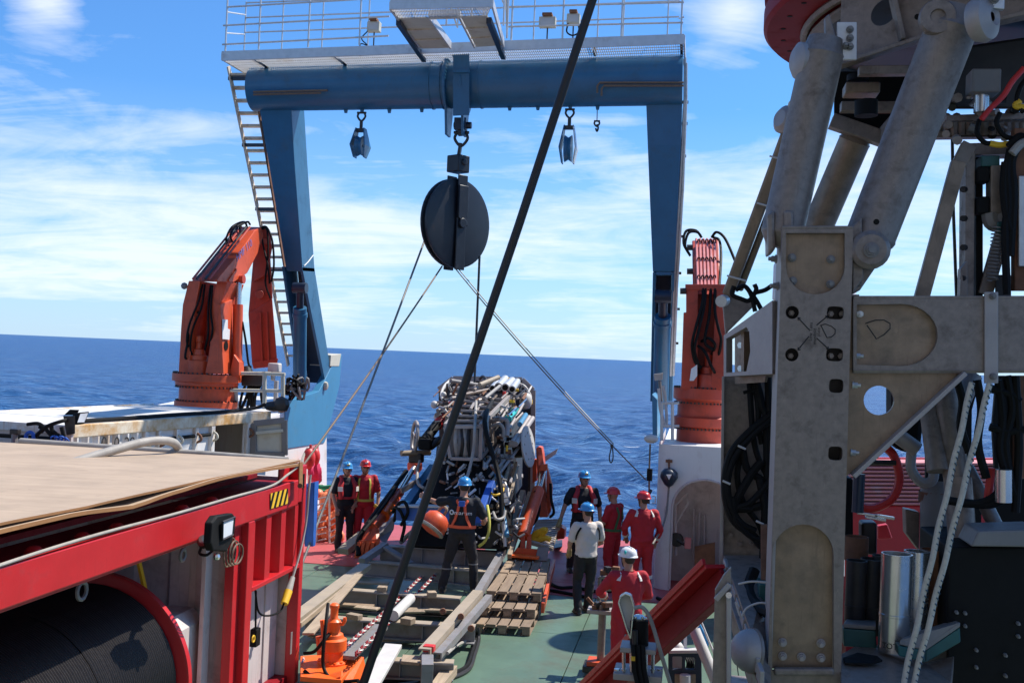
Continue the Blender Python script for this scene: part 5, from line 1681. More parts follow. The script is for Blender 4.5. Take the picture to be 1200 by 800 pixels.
# gloves of shadowed steel between: chain runs
def chain(p, q, lab, n=84):
    t = thing('chain', lab, 'chain', p, 0, 'chains along the skid')
    d = (q - p)
    L_ = d.length / n
    u_ = d.normalized()
    s_, n_ = frame_for(u_)
    a_, b_ = MB(), MB()
    for i in range(n):
        c = p + d * ((i + .5) / n) - V(0, 0, .02 * math.sin(math.pi * i / n))
        w = s_ if i % 2 else n_
        (a_ if (i // 2) % 2 else b_).tube([c + u_ * (math.cos(x) * L_ * .72) + w * (math.sin(x) * L_ * .42) for x in [2 * math.pi * j / 8 for j in range(8)]], L_ * .17, 4, True)
    o = a_.build('steel_links', 'alu_pale', t, recalc=False)
    o['kind'] = 'stuff'
    o = b_.build('red_links', 'red_dark', t, recalc=False)
    o['kind'] = 'stuff'
chain(G(405, 757, .42), W(494, 675, 18.6), 'steel and red chain running from the orange winch up to the rig, on the left')
chain(G(417, 766, .42), W(511, 672, 18.6), 'steel and red chain running from the orange winch up to the rig, on the right')
MB().bar(G(405, 770, .30), G(447, 733, .30), .22, .05).build('chain_trough', 'grey', sk, .006)
solo(MB().cyl(G(461, 721, .45), G(481, 701, .45), .075, None, 12), 'white_tube', 'pad', 'short white tube lying between the two chains', 'tube')

# orange winch --------------------------------------------------------
wq = G(389, 780, .18)
ow = thing('winch', 'bright orange hydraulic winch motor standing on its base beside the red container', 'winch', V(wq.x, wq.y, .0))
ms_ = (W(400, 750, wq.y).x - W(389, 750, wq.y).x) / 11
zz = lambda py: W(389, py, wq.y).z
prof = [(0, zz(780)), (17, zz(780)), (17, zz(774)), (13, zz(772)), (12, zz(762)), (15.5, zz(760)), (15.5, zz(748)), (12, zz(746)), (11, zz(742)), (7.5, zz(740)), (7.5, zz(730)), (8.2, zz(729)), (8.2, zz(727)), (6.0, zz(725)), (4.4, zz(723)), (4.4, zz(713)), (5.4, zz(711)), (5.4, zz(708)), (3, zz(706)), (0, zz(705.5))]
MB().lathe([(r_ * ms_, z_) for r_, z_ in prof], V(wq.x, wq.y, 0), (0, 0, 1), 28).build('motor_body', 'orange_bright', ow)
for i in range(12):
    a = 2 * math.pi * i / 12
    MB().cyl(V(wq.x + math.cos(a) * 15 * ms_, wq.y + math.sin(a) * 15 * ms_, zz(774)), V(wq.x + math.cos(a) * 15 * ms_, wq.y + math.sin(a) * 15 * ms_, zz(772)), .02, None, 6).build('flange_bolt', 'orange_bright', ow)
MB().tube(curve_pts([W(396, 728, wq.y), W(401, 731, wq.y), W(404, 727, wq.y), W(404, 723, wq.y)], 4), .022, 7).build('port_elbow', 'orange_bright', ow)
MB().cyl(W(380, 748, wq.y), W(377.5, 726, wq.y), .035, .03, 8).build('side_valve', 'orange_bright', ow)
MB().cyl(W(376, 766, wq.y), W(373, 745, wq.y), .05, .035, 8).build('side_valve', 'orange_bright', ow)
MB().prism([G(352, 768, .22), G(405, 764, .22), G(424, 768, .22), G(400, 796, .22), G(352, 792, .22)], (0, 0, -.06)).build('base_plate', 'orange_bright', ow, .008)
sp_ = [W(399, 798, wq.y - .5), W(423, 769, wq.y + .2), W(427, 792, wq.y + .2), W(406, 806, wq.y - .5)]
MB().prism(sp_, (.03, .02, 0)).build('side_plate', 'orange_bright', ow, .006)
for k in range(5):
    c = sp_[0].lerp(sp_[1], .15 + k * .17) + V(.03, -.02, -.06)
    MB().bar(c, c + V(0.01, 0, -.10), .035, .03).build('plate_rib', 'orange_bright', ow)
MB().prism([W(400, 792, wq.y - .6), W(384, 797, wq.y - .6), W(386, 790, wq.y - .5), W(400, 786, wq.y - .5)], (0, .05, 0)).build('front_lug', 'orange_bright', ow)
MB().prism([G(428, 790, .22), G(452, 770, .22), G(458, 776, .22), G(436, 798, .22)], (0, 0, -.05)).build('base_plate', 'orange_bright', ow, .006)
for l in ([W(384.5, 707, wq.y - .05), W(382, 730, wq.y - .3), W(379, 760, wq.y - .4), W(379, 780, wq.y - .4), W(386, 793, wq.y - .5), W(400, 798, wq.y - .5), W(420, 797, wq.y - .6)],
          [W(386, 742, wq.y - .1), W(378, 752, wq.y - .2), W(368, 763, wq.y - .2), W(356, 765, wq.y - .2)],
          [W(356, 785, wq.y - .5), W(370, 795, wq.y - .5), W(392, 799, wq.y - .5), W(412, 798, wq.y - .5)]):
    MB().tube(curve_pts(l, 6), .022, 7).build('winch_hose', 'black', ow)
def dhose(name, pts, r, mat, lab):
    return solo(MB().tube(curve_pts(pts, 7), r, 7), name, mat, lab, 'hose')
dhose('deck_hose', [G(556, 733, .30), G(558, 745, .06), G(553, 765, .05), G(545, 782, .05), G(520, 791, .05), G(480, 795, .05), G(440, 800, .05)], .032, 'black', 'black hose curling off the long cross beam to the deck edge, outer one')
dhose('deck_hose', [G(524, 765, .4), G(535, 756, .2), G(550, 748, .1), G(555, 738, .26)], .022, 'hose', 'thin grey hose curling from the right rail to the end of the cross beam')
dhose('deck_hose', [G(560, 735, .20), G(561, 750, .04), G(556, 768, .04), G(549, 784, .04), G(524, 795, .04), G(490, 800, .04)], .026, 'dark', 'black hose along the deck edge, nearer the camera')
dhose('deck_hose', [G(640, 680, .04), G(655, 688, .04), G(675, 688, .04), G(700, 693, .04), G(730, 690, .04)], .03, 'black', 'black hose lying behind the beige shirted man\'s shoes')
dhose('deck_hose', [G(628, 704, .04), G(640, 692, .04), G(660, 694, .04), G(690, 700, .04)], .03, 'black', 'black hose on the green deck beside the pallets')
dhose('deck_hose', [G(770, 700, .04), G(790, 708, .04), G(800, 700, .04), G(830, 706, .04)], .03, 'black', 'black hose at the foot of the white bulwark')

# ================================================================== PALLETS
def pallet(c, th, lab, nsl=5):
    """c: four corners of the deck of slats: far left, far right, near right, near left"""
    t = thing('pallet', lab, 'pallet', (c[0] + c[1] + c[2] + c[3]) / 4 - V(0, 0, th), 0, 'wooden pallets beside the rig')
    def P(u, v_):
        return c[0].lerp(c[1], u).lerp(c[3].lerp(c[2], u), v_)
    nrm = (c[1] - c[0]).cross(c[3] - c[0]).normalized()
    if nrm.z < 0:
        nrm = -nrm
    gap = .16 / nsl
    wsl = (1 - gap * (nsl - 1)) / nsl
    for k in range(nsl):
        u0 = k * (wsl + gap)
        jz = random.uniform(-.004, .004)
        q = [P(u0, 0), P(u0 + wsl, 0), P(u0 + wsl, 1), P(u0, 1)]
        MB().prism([p + nrm * jz for p in q], -nrm * .022).build('slat', 'pallet', t, .003)
        q = [P(u0, .02), P(u0 + wsl, .02), P(u0 + wsl, .98), P(u0, .98)]
        if k in (0, 2, 4):
            MB().prism([p - nrm * (th - .02) for p in q], -nrm * .02).build('bottom_board', 'pallet', t, .003)
    for v_ in (.0, .455, .91):
        q = [P(0, v_), P(1, v_), P(1, v_ + .09), P(0, v_ + .09)]
        MB().prism([p - nrm * .023 for p in q], -nrm * .02).build('cross_board', 'pallet', t, .003)
        for u in (0, .43, .86):
            q = [P(u, v_), P(u + .14, v_), P(u + .14, v_ + .09), P(u, v_ + .09)]
            MB().prism([p - nrm * .044 for p in q], -nrm * (th - .066)).build('spacer_block', 'pallet', t, .003)
    return t
pallet([G(571, 710, .15), G(632, 713, .15), G(621, 734, .15), G(556, 730, .15)], .15, 'lowest pallet with its near edge on the green deck')
pallet([G(578, 693, .29), G(634, 696, .29), G(627, 714, .29), G(562, 711, .29)], .14, 'middle pallet of the stepped stack')
pallet([G(585, 671, .44), G(640, 674, .44), G(634, 695, .44), G(570, 691.5, .44)], .14, 'upper near pallet of the stepped stack with sun stripes')
pallet([W(597, 651, 19.7), W(645, 654, 19.7), G(640.5, 673, .45), G(585.5, 670, .45)], .13, 'far pallet tilted up against the orange foot')
solo(MB().bar(G(649, 660, .2), G(636, 712, .2), .05, .16), 'orange_bar', 'orange', 'narrow orange steel bar along the side of the pallets', 'bar', None, .006)
# grating mat with gloves
gm = thing('grating_mat', 'tan ribbed grating mat tilted beside the orange ram with yellow gloves on it', 'grating', W(640, 640, 20.6))
gc = [W(629, 609, 21.6), W(657, 607.5, 21.6), W(648, 642, 19.9), W(620, 634, 19.9)]
MB().prism(gc, (0.0, 0, -.06)).build('mat_base', 'plank', gm, .006)
for k in range(15):
    a, b_ = gc[0].lerp(gc[3], (k + .5) / 15), gc[1].lerp(gc[2], (k + .5) / 15)
    MB().bar(a + V(0, 0, .008), b_ + V(0, 0, .008), .045, .016).build('mat_rib', 'pad', gm)
yg = thing('yellow_gloves', 'heap of yellow rubber gloves lying on the tan grating mat', 'gloves', W(632, 630, 20.1))
for pts, r_ in (([(623, 629), (630, 625), (636, 621), (641, 621)], .055), ([(624, 632), (632, 632), (640, 630), (645, 632)], .05), ([(628, 634), (634, 627), (639, 622)], .05), ([(626, 626), (632, 622)], .05)):
    MB().tube(curve_pts([W(x, y, 20.05 - .02 * i) for i, (x, y) in enumerate(pts)], 4), r_, 8).build('glove', 'yellow', yg)
solo(MB().hexa([W(627, 657, 19.4), W(641, 657, 19.4), W(641, 657, 19.8), W(627, 657, 19.8), W(630, 641, 19.5), W(644, 641, 19.5), W(644, 641, 19.9), W(630, 641, 19.9)]), 'grey_box', 'grey', 'small grey steel box between the orange foot and the tan mat', 'box', None, .012)
rs_ = thing('red_chock', 'red and dark chock at the stern end of the tan mat', 'chock', G(656, 640, .1))
MB().prism([W(650, 612, 21.8), W(662, 620, 21.8), W(661, 631, 21.8), W(651, 632, 21.8)], (0, .3, 0)).build('chock_plate', 'orange', rs_, .01)
MB().hexa([G(649, 642, .0), G(659, 640, .0), G(659, 632, 0), G(650, 633, 0), G(649, 642, .2), G(659, 640, .2), G(659, 632, .2), G(650, 633, .2)]).build('chock_block', 'dark', rs_, .01)

# ================================================================== HYDRAULIC LEGS OF THE RAMP
def ramp_leg(nm_lab, foot, c0_, c1_, rod, r_):
    t = thing('ramp_ram', nm_lab, 'hydraulic ram', foot[0])
    return t
lr = thing('ramp_ram', 'orange hydraulic ram sloping up from its foot on the port side of the rig', 'hydraulic ram', W(430, 655, 19.6))
MB().cyl(W(437, 619, 19.7), W(468, 577, 21.4), .10, None, 16).build('ram_barrel', 'orange', lr)
MB().cyl(W(468, 577, 21.4), W(489, 541, 22.6), .055, None, 12).build('ram_rod', 'steel', lr)
MB().ball(W(486, 546, 22.5), .17, 10, (1, 1, 1)).build('ram_eye', 'orange', lr)
MB().cyl(W(449, 605, 20.2), W(456, 594, 20.6), .125, None, 16).build('ram_collar', 'orange_bright', lr)
for a in (428, 436):
    MB().prism([W(a - 5, 632, 19.5), W(a + 1, 617, 19.7), W(a + 4, 616, 19.7), W(a + 5, 632, 19.5)], (.05, .06, 0)).build('foot_ear', 'orange', lr, .006)
MB().hexa([W(415, 654, 19.4), W(440, 653, 19.4), W(440, 653, 19.9), W(415, 654, 19.9), W(418, 633, 19.4), W(446, 631, 19.4), W(446, 631, 20.0), W(418, 633, 20.0)]).build('foot_block', 'orange', lr, .012)
for k in range(4):
    MB().bar(W(421 + k * 5.5, 635, 19.36), W(417 + k * 5.5, 653, 19.36), .03, .06).build('foot_rib', 'orange', lr)
MB().tube(curve_pts([W(420, 650, 19.3), W(421, 630, 19.5), W(437, 605, 20), W(457, 578, 21), W(476, 552, 22)], 6), .05, 8).build('ram_hose', 'black', lr)
MB().tube(curve_pts([W(426, 622, 19.4), W(444, 600, 20), W(465, 570, 21.2)], 6), .03, 8).build('ram_hose', 'black', lr)
solo(MB().bar(W(402, 646, 19.8), W(426, 626, 20.6), .22, .12), 'tan_beam', 'beam_top', 'short tan beam beside the orange foot on the port side', 'beam', None, .008)
solo(MB().prism([W(444, 612, 21.4), W(463, 604, 21.6), W(461, 620, 21.4), W(452, 636, 20.6), W(441, 631, 20.6)], (0, .03, .0)), 'grey_sheet', 'grey', 'khaki grey steel sheet leaning behind the orange ram', 'sheet', None, .004)
rr_ = thing('ramp_ram', 'orange hydraulic ram with a tall orange column on the starboard side of the rig', 'hydraulic ram', W(618, 655, 19.6))
MB().cyl(W(613, 628, 19.7), W(631, 574, 20.8), .115, None, 16).build('ram_barrel', 'orange', rr_)
MB().cyl(W(631, 574, 20.8), W(636, 553, 21.3), .06, None, 12).build('ram_rod', 'steel', rr_)
MB().hexa([W(598, 653, 19.5), W(630, 656, 19.5), W(630, 656, 19.9), W(598, 653, 19.9), W(606, 641, 19.5), W(630, 643, 19.5), W(630, 643, 20.0), W(606, 641, 20.0)]).build('foot_block', 'orange', rr_, .01)
MB().bar(W(597, 650, 19.4), W(632, 653, 19.4), .2, .04).build('foot_plate', 'orange_bright', rr_, .006)
for a in (610, 617):
    MB().prism([W(a - 1, 643, 19.6), W(a + 1, 626, 19.7), W(a + 5, 626, 19.7), W(a + 5, 643, 19.6)], (0, .10, 0)).build('foot_ear', 'orange', rr_, .006)
MB().prism([W(628, 525, 21.6), W(630.5, 523, 21.6), W(634.5, 524, 21.6), W(636, 532, 21.6), W(642, 606, 21.2), W(632, 606, 21.2)], (0, .28, 0)).build('column', 'orange', rr_, .012)
MB().hexa([W(631, 552, 21.0), W(641, 551, 21.0), W(641, 551, 21.5), W(631, 552, 21.5), W(633, 544, 21.0), W(642, 543, 21.0), W(642, 543, 21.5), W(633, 544, 21.5)]).build('column_bracket', 'orange', rr_, .01)
MB().prism([W(624, 538, 22), W(629, 538, 22), W(629, 563, 22), W(624, 566, 22)], (0, .2, 0)).build('column_wing', 'orange', rr_, .01)
MB().prism([W(641, 546, 21.4), W(647, 570, 21.4), W(645, 600, 21.3), W(640, 606, 21.3)], (0, .15, 0)).build('column_fin', 'orange', rr_, .01)
for l in ([(626, 575), (632, 590), (630, 605), (624, 615)], [(645, 566), (646, 585), (649, 600), (644, 606)], [(604, 650), (612, 632), (620, 610), (626, 590)]):
    MB().tube(curve_pts([W(x, y, 20.6 if x < 640 else 21.2) for x, y in l], 5), .028, 7).build('ram_hose', 'black', rr_)
solo(MB().prism([W(636, 536, 22.2), W(654, 525, 22.2), W(651, 532, 22.2), W(637, 542, 22.2)], (0, .06, 0)), 'steel_plate', 'pad', 'pale steel plate sticking out over the stern beside the orange column', 'plate', None, .004)

# ================================================================== INSTRUMENT RIG
ir = thing('instrument_rig', 'crowded seabed instrument rig of trusses pipes and hoses lying tilted on the launch skid', 'instrument rig', W(545, 640, 19.5))
def part(mb, nm, mat, bev=0.0):
    return mb.build(nm, mat, ir, bev)
# octagonal end frame
Ye = 23.6
octo = [(514, 470), (514, 456), (531, 443), (612, 444.5), (625, 457), (624, 590), (516, 590)]
inner_ = [(519, 472), (519, 459), (533, 447.5), (610, 449), (619.5, 460), (619, 585), (521, 585)]
part(MB().plate_holes([W(x, y, Ye) for x, y in octo], [[W(x, y, Ye) for x, y in inner_]], (0, .10, 0)), 'end_frame', 'dark', .006)
part(MB().prism([W(x, y, Ye + .06) for x, y in octo], (0, .03, 0)), 'end_plate', 'navy')
for a, b_ in zip(octo[1:5], octo[2:6]):
    part(MB().bar(W(*a, Ye - .02), W(*b_, Ye - .02), .10, .03, (0, 1, 0)), 'frame_edge', 'alu_pale')
# front box of the truss
Yf = 19.7
fr_ = [(521.5, 500), (564, 500), (563, 538), (528, 537)]
for a, b_ in zip(fr_, fr_[1:] + fr_[:1]):
    part(MB().bar(W(*a, Yf), W(*b_, Yf), .06, .07, (0, 1, 0)), 'front_frame', 'alu_pale', .006)
part(MB().prism([W(524, 503, Yf + .12), W(533, 503, Yf + .12), W(534, 534, Yf + .12), W(530, 534, Yf + .12)], (0, .05, 0)), 'front_panel', 'grey', .004)
part(MB().prism([W(551, 503, Yf + .1), W(560, 503, Yf + .1), W(560, 535, Yf + .1), W(551, 535, Yf + .1)], (0, .05, 0)), 'front_panel', 'grey', .004)
for k in range(6):
    x = 535 + k * 3
    part(MB().tube(curve_pts([W(x, 503, Yf + .1), W(x + random.uniform(-3, 3), 518, Yf + .0), W(x + random.uniform(-3, 2), 535, Yf + .1)], 4), .04, 7), 'front_hose', ('hose', 'grey', 'dark')[k % 3])
# long chords and rungs of the truss
Yr = 23.0
cl_, cr_ = (W(522, 499, Yf), W(553, 449, Yr)), (W(563, 499, Yf), W(606, 455, Yr))
for a, b_ in (cl_, cr_):
    part(MB().bar(a, b_, .07, .09), 'truss_chord', 'alu_pale', .005)
    part(MB().bar(a - V(0, 0, .60), b_ - V(0, 0, .55), .07, .08), 'truss_chord', 'alu', .005)
n_ = 9
for k in range(n_ + 1):
    s_ = k / n_
    a, b_ = cl_[0].lerp(cl_[1], s_), cr_[0].lerp(cr_[1], s_)
    part(MB().bar(a, b_, .05, .045), 'truss_rung', 'alu_pale', .004)
    if k < n_:
        c = cr_[0].lerp(cr_[1], (k + 1) / n_)
        part(MB().bar(a + V(0, 0, -.03), c + V(0, 0, -.03), .03, .03), 'truss_diagonal', 'alu')
        part(MB().bar(b_, c - V(0, 0, .58), .035, .035), 'side_diagonal', 'alu_pale')
        part(MB().bar(b_, b_ - V(0, 0, .58), .035, .035), 'side_strut', 'alu')
# cylinders, canisters and pipes along the top
rr = random.Random(11)
for (x, y, r_, x2, y2) in ((584, 453, .085, 592, 444), (592, 454, .085, 600, 446), (600, 456, .075, 606, 447), (577, 455, .07, 585, 446)):
    p, q = W(x, y, 22.2), W(x2, y2, 23.3)
    part(MB().cyl(p, q, r_, None, 16), 'canister', 'galv')
    part(MB().cyl(p + (p - q).normalized() * .01, p, r_ * .72, None, 14), 'canister_mouth', 'black')
for (a, b_, r_, mt) in (((528, 446), (560, 451), .06, 'grey'), ((531, 456), (558, 454), .075, 'alu_pale'), ((532, 463), (556, 461), .05, 'alu'), ((529, 466), (553, 464), .04, 'alu_pale'), ((509, 474), (540, 470), .075, 'alu_pale'),
                        ((513, 481), (541, 478), .06, 'alu'), ((512, 486), (540, 484), .07, 'alu'), ((519, 469), (545, 468), .05, 'grey'), ((524, 450), (522, 478), .03, 'dark'), ((526, 452), (533, 466), .03, 'pad'),
                        ((536, 450), (531, 462), .03, 'rust'), ((540, 450), (548, 456), .035, 'pad'), ((562, 451), (584, 442), .07, 'beam_top'), ((555, 457), (575, 447), .05, 'alu'), ((545, 462), (575, 456), .05, 'alu'),
                        ((556, 470), (590, 464), .06, 'alu_pale'), ((560, 475), (594, 468), .04, 'grey'), ((569, 466), (586, 452), .05, 'pad')):
    part(MB().cyl(W(*a, 21.6 + rr.uniform(-.4, .6)), W(*b_, 22.0 + rr.uniform(-.3, .8)), r_ * .72, None, 12), 'pipe', mt)
for (x, y, y_, s_) in ((509, 474, 21.7, .08), (512, 488, 21.6, .07), (520, 462, 22, .06), (530, 479, 21.5, .07), (527, 483, 21.4, .06)):
    part(MB().ball(W(x, y, y_), s_, 10), 'pipe_cap', 'pad')
for (x, y, y_, mt, s_) in ((530, 472, 21.5, 'rubber_red', (.14, .08, .06)), (593, 444, 23.2, 'yellow', (.16, .1, .06)), (598, 446, 23.1, 'yellow', (.12, .1, .06)), (605, 457, 22.4, 'yellow', (.10, .1, .06)), (600, 470, 21.8, 'yellow', (.10, .08, .06)), (622, 471, 23.2, 'yellow', (.05, .1, .10)), (591, 461, 22, 'rubber_red', (.06, .06, .08)), (535, 477, 21.4, 'yellow', (.08, .08, .12)), (526, 489, 21.0, 'plank', (.14, .1, .08)), (534, 486, 21.0, 'plank', (.1, .1, .1)), (594, 525, 20.2, 'yellow', (.04, .06, .12))):
    part(MB().box(W(x, y, y_), s_, rr.uniform(-.5, .5)), 'fitting', mt, .012)
part(MB().ball(W(616, 470, 22.9), .17, 16, (.8, 1, 1.15)), 'round_housing', 'pad')
part(MB().cyl(W(595, 491, 21.0), W(604, 480, 22.0), .075, None, 12), 'turquoise_tube', 'turquoise')
part(MB().cyl(W(609, 497, 21.0), W(616, 486, 21.8), .05, None, 12), 'blue_tube', 'blue_light')
for (a, b_, r_) in (((582, 497, 20.5), (597, 476, 22.0), .03), ((597, 502, 20.6), (613, 473, 22.4), .03), ((588, 510, 20.4), (612, 484, 22), .025), ((584, 486, 21), (596, 470, 22.2), .03), ((600, 519, 20.4), (620, 489, 22.2), .055), ((604, 520, 20.4), (624, 490, 22.2), .055), ((574, 558, 19.6), (598, 532, 20.6), .03), ((580, 562, 19.6), (608, 524, 20.8), .03), ((567, 548, 19.7), (586, 520, 20.8), .03)):
    part(MB().cyl(W(*a), W(*b_), r_, None, 10), 'guide_rod', 'alu_pale')
part(MB().tube(curve_pts([W(575, 493, 20.5), W(585, 491, 20.4), W(593, 492, 20.4), W(595, 499, 20.4), W(594, 511, 20.3)], 5), .045, 8), 'bent_pipe', 'alu_pale')
part(MB().tube(curve_pts([W(577, 499, 20.4), W(586, 497, 20.3), W(590, 503, 20.3), W(590, 512, 20.3)], 5), .035, 8), 'bent_pipe', 'hose')
# flat round disc with holes on the starboard side
dc_ = W(618, 523, 21.0)
dax = V(.97, -.14, .15).normalized()
s_, u_ = frame_for(dax)
cir = lambda r_, cx_=0, cy_=0, n=28: [dc_ + s_ * (cx_ + math.cos(2 * math.pi * i / n) * r_) + u_ * (cy_ + math.sin(2 * math.pi * i / n) * r_) for i in range(n)]
part(MB().plate_holes(cir(.40, n=36), [cir(.026, math.cos(a) * .26, math.sin(a) * .26, 8) for a in [2 * math.pi * (i + .3) / 9 for i in range(9)]], dax * .03), 'perforated_disc', 'pad')
part(MB().cyl(dc_ + dax * .02 * -3, dc_ - dax * .25, .2, None, 16), 'disc_hub', 'dark')
# handwheel on the port side
hw = W(486, 512, 20.8)
hax = V(-.88, -.42, .05).normalized()
s_, u_ = frame_for(hax)
part(MB().tube([hw + s_ * math.cos(a) * .26 + u_ * math.sin(a) * .30 for a in [2 * math.pi * i / 24 for i in range(24)]], .035, 8, True), 'handwheel_rim', 'alu_pale')
sp_ = MB()
for a in (0.3, 2.4, 4.5):
    sp_.cyl(hw, hw + s_ * math.cos(a) * .26 + u_ * math.sin(a) * .30, .018, None, 6)
part(sp_, 'handwheel_spokes', 'alu_pale')
part(MB().cyl(hw, hw - hax * .5, .03, None, 8), 'handwheel_shaft', 'dark')
part(MB().cyl(W(470, 531, 20.5), W(504, 530, 20.9), .055, None, 12), 'wooden_roller', 'plank')
part(MB().box(W(488, 536, 20.8), (.26, .25, .2)), 'roller_bracket', 'dark', .03)
part(MB().cyl(W(497, 517, 20.6), W(512, 497, 21.2), .10, None, 12), 'dark_arm', 'black')
part(MB().cyl(W(512, 498, 21.2), W(519, 490, 21.5), .11, None, 14), 'red_sleeve', 'rubber_red')
part(MB().box(W(499, 520, 20.6), (.26, .25, .22)), 'arm_joint', 'black', .04)
part(MB().cyl(W(504, 524, 20.6), W(516, 514, 20.8), .07, None, 10), 'arm_link', 'dark')
# dark hull of the rig below
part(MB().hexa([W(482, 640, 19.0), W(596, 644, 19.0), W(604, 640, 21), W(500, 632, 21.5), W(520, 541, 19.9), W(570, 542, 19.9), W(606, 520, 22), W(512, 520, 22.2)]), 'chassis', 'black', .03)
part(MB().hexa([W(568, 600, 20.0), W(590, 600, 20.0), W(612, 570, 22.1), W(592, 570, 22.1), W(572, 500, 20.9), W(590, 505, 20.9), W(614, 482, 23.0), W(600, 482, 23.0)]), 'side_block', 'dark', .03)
rr = random.Random(21)
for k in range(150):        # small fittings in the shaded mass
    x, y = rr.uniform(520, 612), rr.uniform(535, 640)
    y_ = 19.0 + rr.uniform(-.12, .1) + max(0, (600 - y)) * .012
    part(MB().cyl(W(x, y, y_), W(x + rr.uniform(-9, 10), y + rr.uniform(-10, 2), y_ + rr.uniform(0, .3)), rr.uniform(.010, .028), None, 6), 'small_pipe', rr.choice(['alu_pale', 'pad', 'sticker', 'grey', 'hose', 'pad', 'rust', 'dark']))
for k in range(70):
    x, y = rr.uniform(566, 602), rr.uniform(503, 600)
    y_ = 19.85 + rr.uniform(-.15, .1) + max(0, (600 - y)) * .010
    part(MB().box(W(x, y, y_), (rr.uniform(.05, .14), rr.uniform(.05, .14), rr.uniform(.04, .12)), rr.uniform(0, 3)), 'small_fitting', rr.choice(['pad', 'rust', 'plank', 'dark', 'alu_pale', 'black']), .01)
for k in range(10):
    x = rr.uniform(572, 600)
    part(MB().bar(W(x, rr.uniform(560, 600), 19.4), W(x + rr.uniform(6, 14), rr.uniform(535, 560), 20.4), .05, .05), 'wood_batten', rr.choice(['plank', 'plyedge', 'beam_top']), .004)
# blue beams
part(MB().bar(W(466, 600, 18.9), W(534, 601, 18.9), .22, .26), 'blue_beam', 'tarp', .012)
part(MB().bar(W(468, 592.5, 18.84), W(532, 593, 18.84), .24, .03), 'lit_beam_top', 'pad', .004)  # pale strip paints the light on the blue beam's top face
part(MB().bar(W(468, 604, 19.0), W(508, 548, 21.0), .16, .16), 'blue_beam', 'blue', .012)
part(MB().bar(W(480, 585, 19.6), W(512, 543, 21.2), .08, .10), 'dark_beam', 'dark', .01)
part(MB().bar(W(470, 575, 19.9), W(492, 562, 20.2), .06, .10), 'beam_end', 'alu', .006)
part(MB().hexa([W(500, 560, 19.8), W(515, 560, 19.8), W(517, 552, 20.4), W(504, 552, 20.4), W(500, 562, 19.8), W(515, 562, 19.8), W(517, 555, 20.4), W(504, 555, 20.4)]), 'grey_step', 'alu_pale', .004)
part(MB().bar(W(559, 612, 18.6), W(577, 566, 19.4), .12, .16), 'blue_arm', 'strap_blue', .012)
part(MB().hexa([W(556, 613, 18.5), W(565, 613, 18.5), W(565, 613, 18.8), W(556, 613, 18.8), W(556, 597, 18.5), W(567, 597, 18.5), W(567, 597, 18.8), W(556, 597, 18.8)]), 'blue_arm_block', 'strap_blue', .012)
part(MB().cyl(W(581, 552, 19.8), W(594, 628, 18.9), .045, None, 10), 'light_blue_rod', 'blue_light')
part(MB().cyl(W(589, 600, 19.0), W(592, 640, 18.9), .03, None, 8), 'pale_rod', 'pad')
part(MB().prism([W(582, 552, 19.6), W(588, 558, 19.6), W(595, 572, 19.4), W(597, 590, 19.2), W(592, 592, 19.2), W(588, 575, 19.4)], (.02, .03, 0)), 'curved_sheet', 'pad')
part(MB().hexa([W(524, 508, 19.95), W(562, 508, 19.95), W(603, 466, 22.9), W(556, 464, 22.9), W(524, 536, 19.95), W(562, 536, 19.95), W(604, 505, 22.9), W(530, 505, 22.9)]), 'truss_dark_fill', 'black')  # black block added inside the truss so the gaps between rungs go dark
for k in range(80):      # thin lines and fittings over the top of the truss
    s_ = rr.random()
    x, y = 512 + 100 * rr.random() + 8 * s_, 496 - 41 * s_
    if k % 4 == 0:
        x = rr.uniform(508, 532)
    y_ = 19.8 + 3.0 * s_ + rr.uniform(-.15, .1)
    dx, dy = rr.choice([(9, -9), (12, -11), (7, -1), (-6, -2), (4, -7), (3, 3)])
    part(MB().cyl(W(x, y, y_ - .1), W(x + dx, y + dy, y_ + .05 - dy * .055), rr.uniform(.010, .030), None, 6), 'small_pipe', rr.choice(['alu_pale', 'dark', 'pad', 'grey', 'black', 'steel', 'alu', 'rust']))
for px, py, z, ln_, a_, mt, lab in ((404, 708, .16, .9, .1, 'pallet', 'brown board lying flat just behind the top of the orange winch'), (437, 702, .16, .7, -.3, 'plank', 'tan board under the black cable between the two long cross beams'),
        (500, 714, .16, .8, .25, 'plank', 'tan board right of the white tube between the cross beams'), (522, 708, .16, .7, -.2, 'pallet', 'brown board at the right end between the two long cross beams'),
        (425, 682, .12, .9, .15, 'beam_top', 'pale board behind the second long cross beam at its left end'), (470, 748, .06, .8, .5, 'plank', 'tan board on the green deck just behind the nearest beam'), (385, 742, .06, .6, .9, 'pallet', 'short brown board on the deck behind the orange winch')):
    solo(MB().box(G(px, py, z), (ln_, .15, .03), a_), 'loose_board', mt, lab, 'board', 'loose boards in the skid', .004)
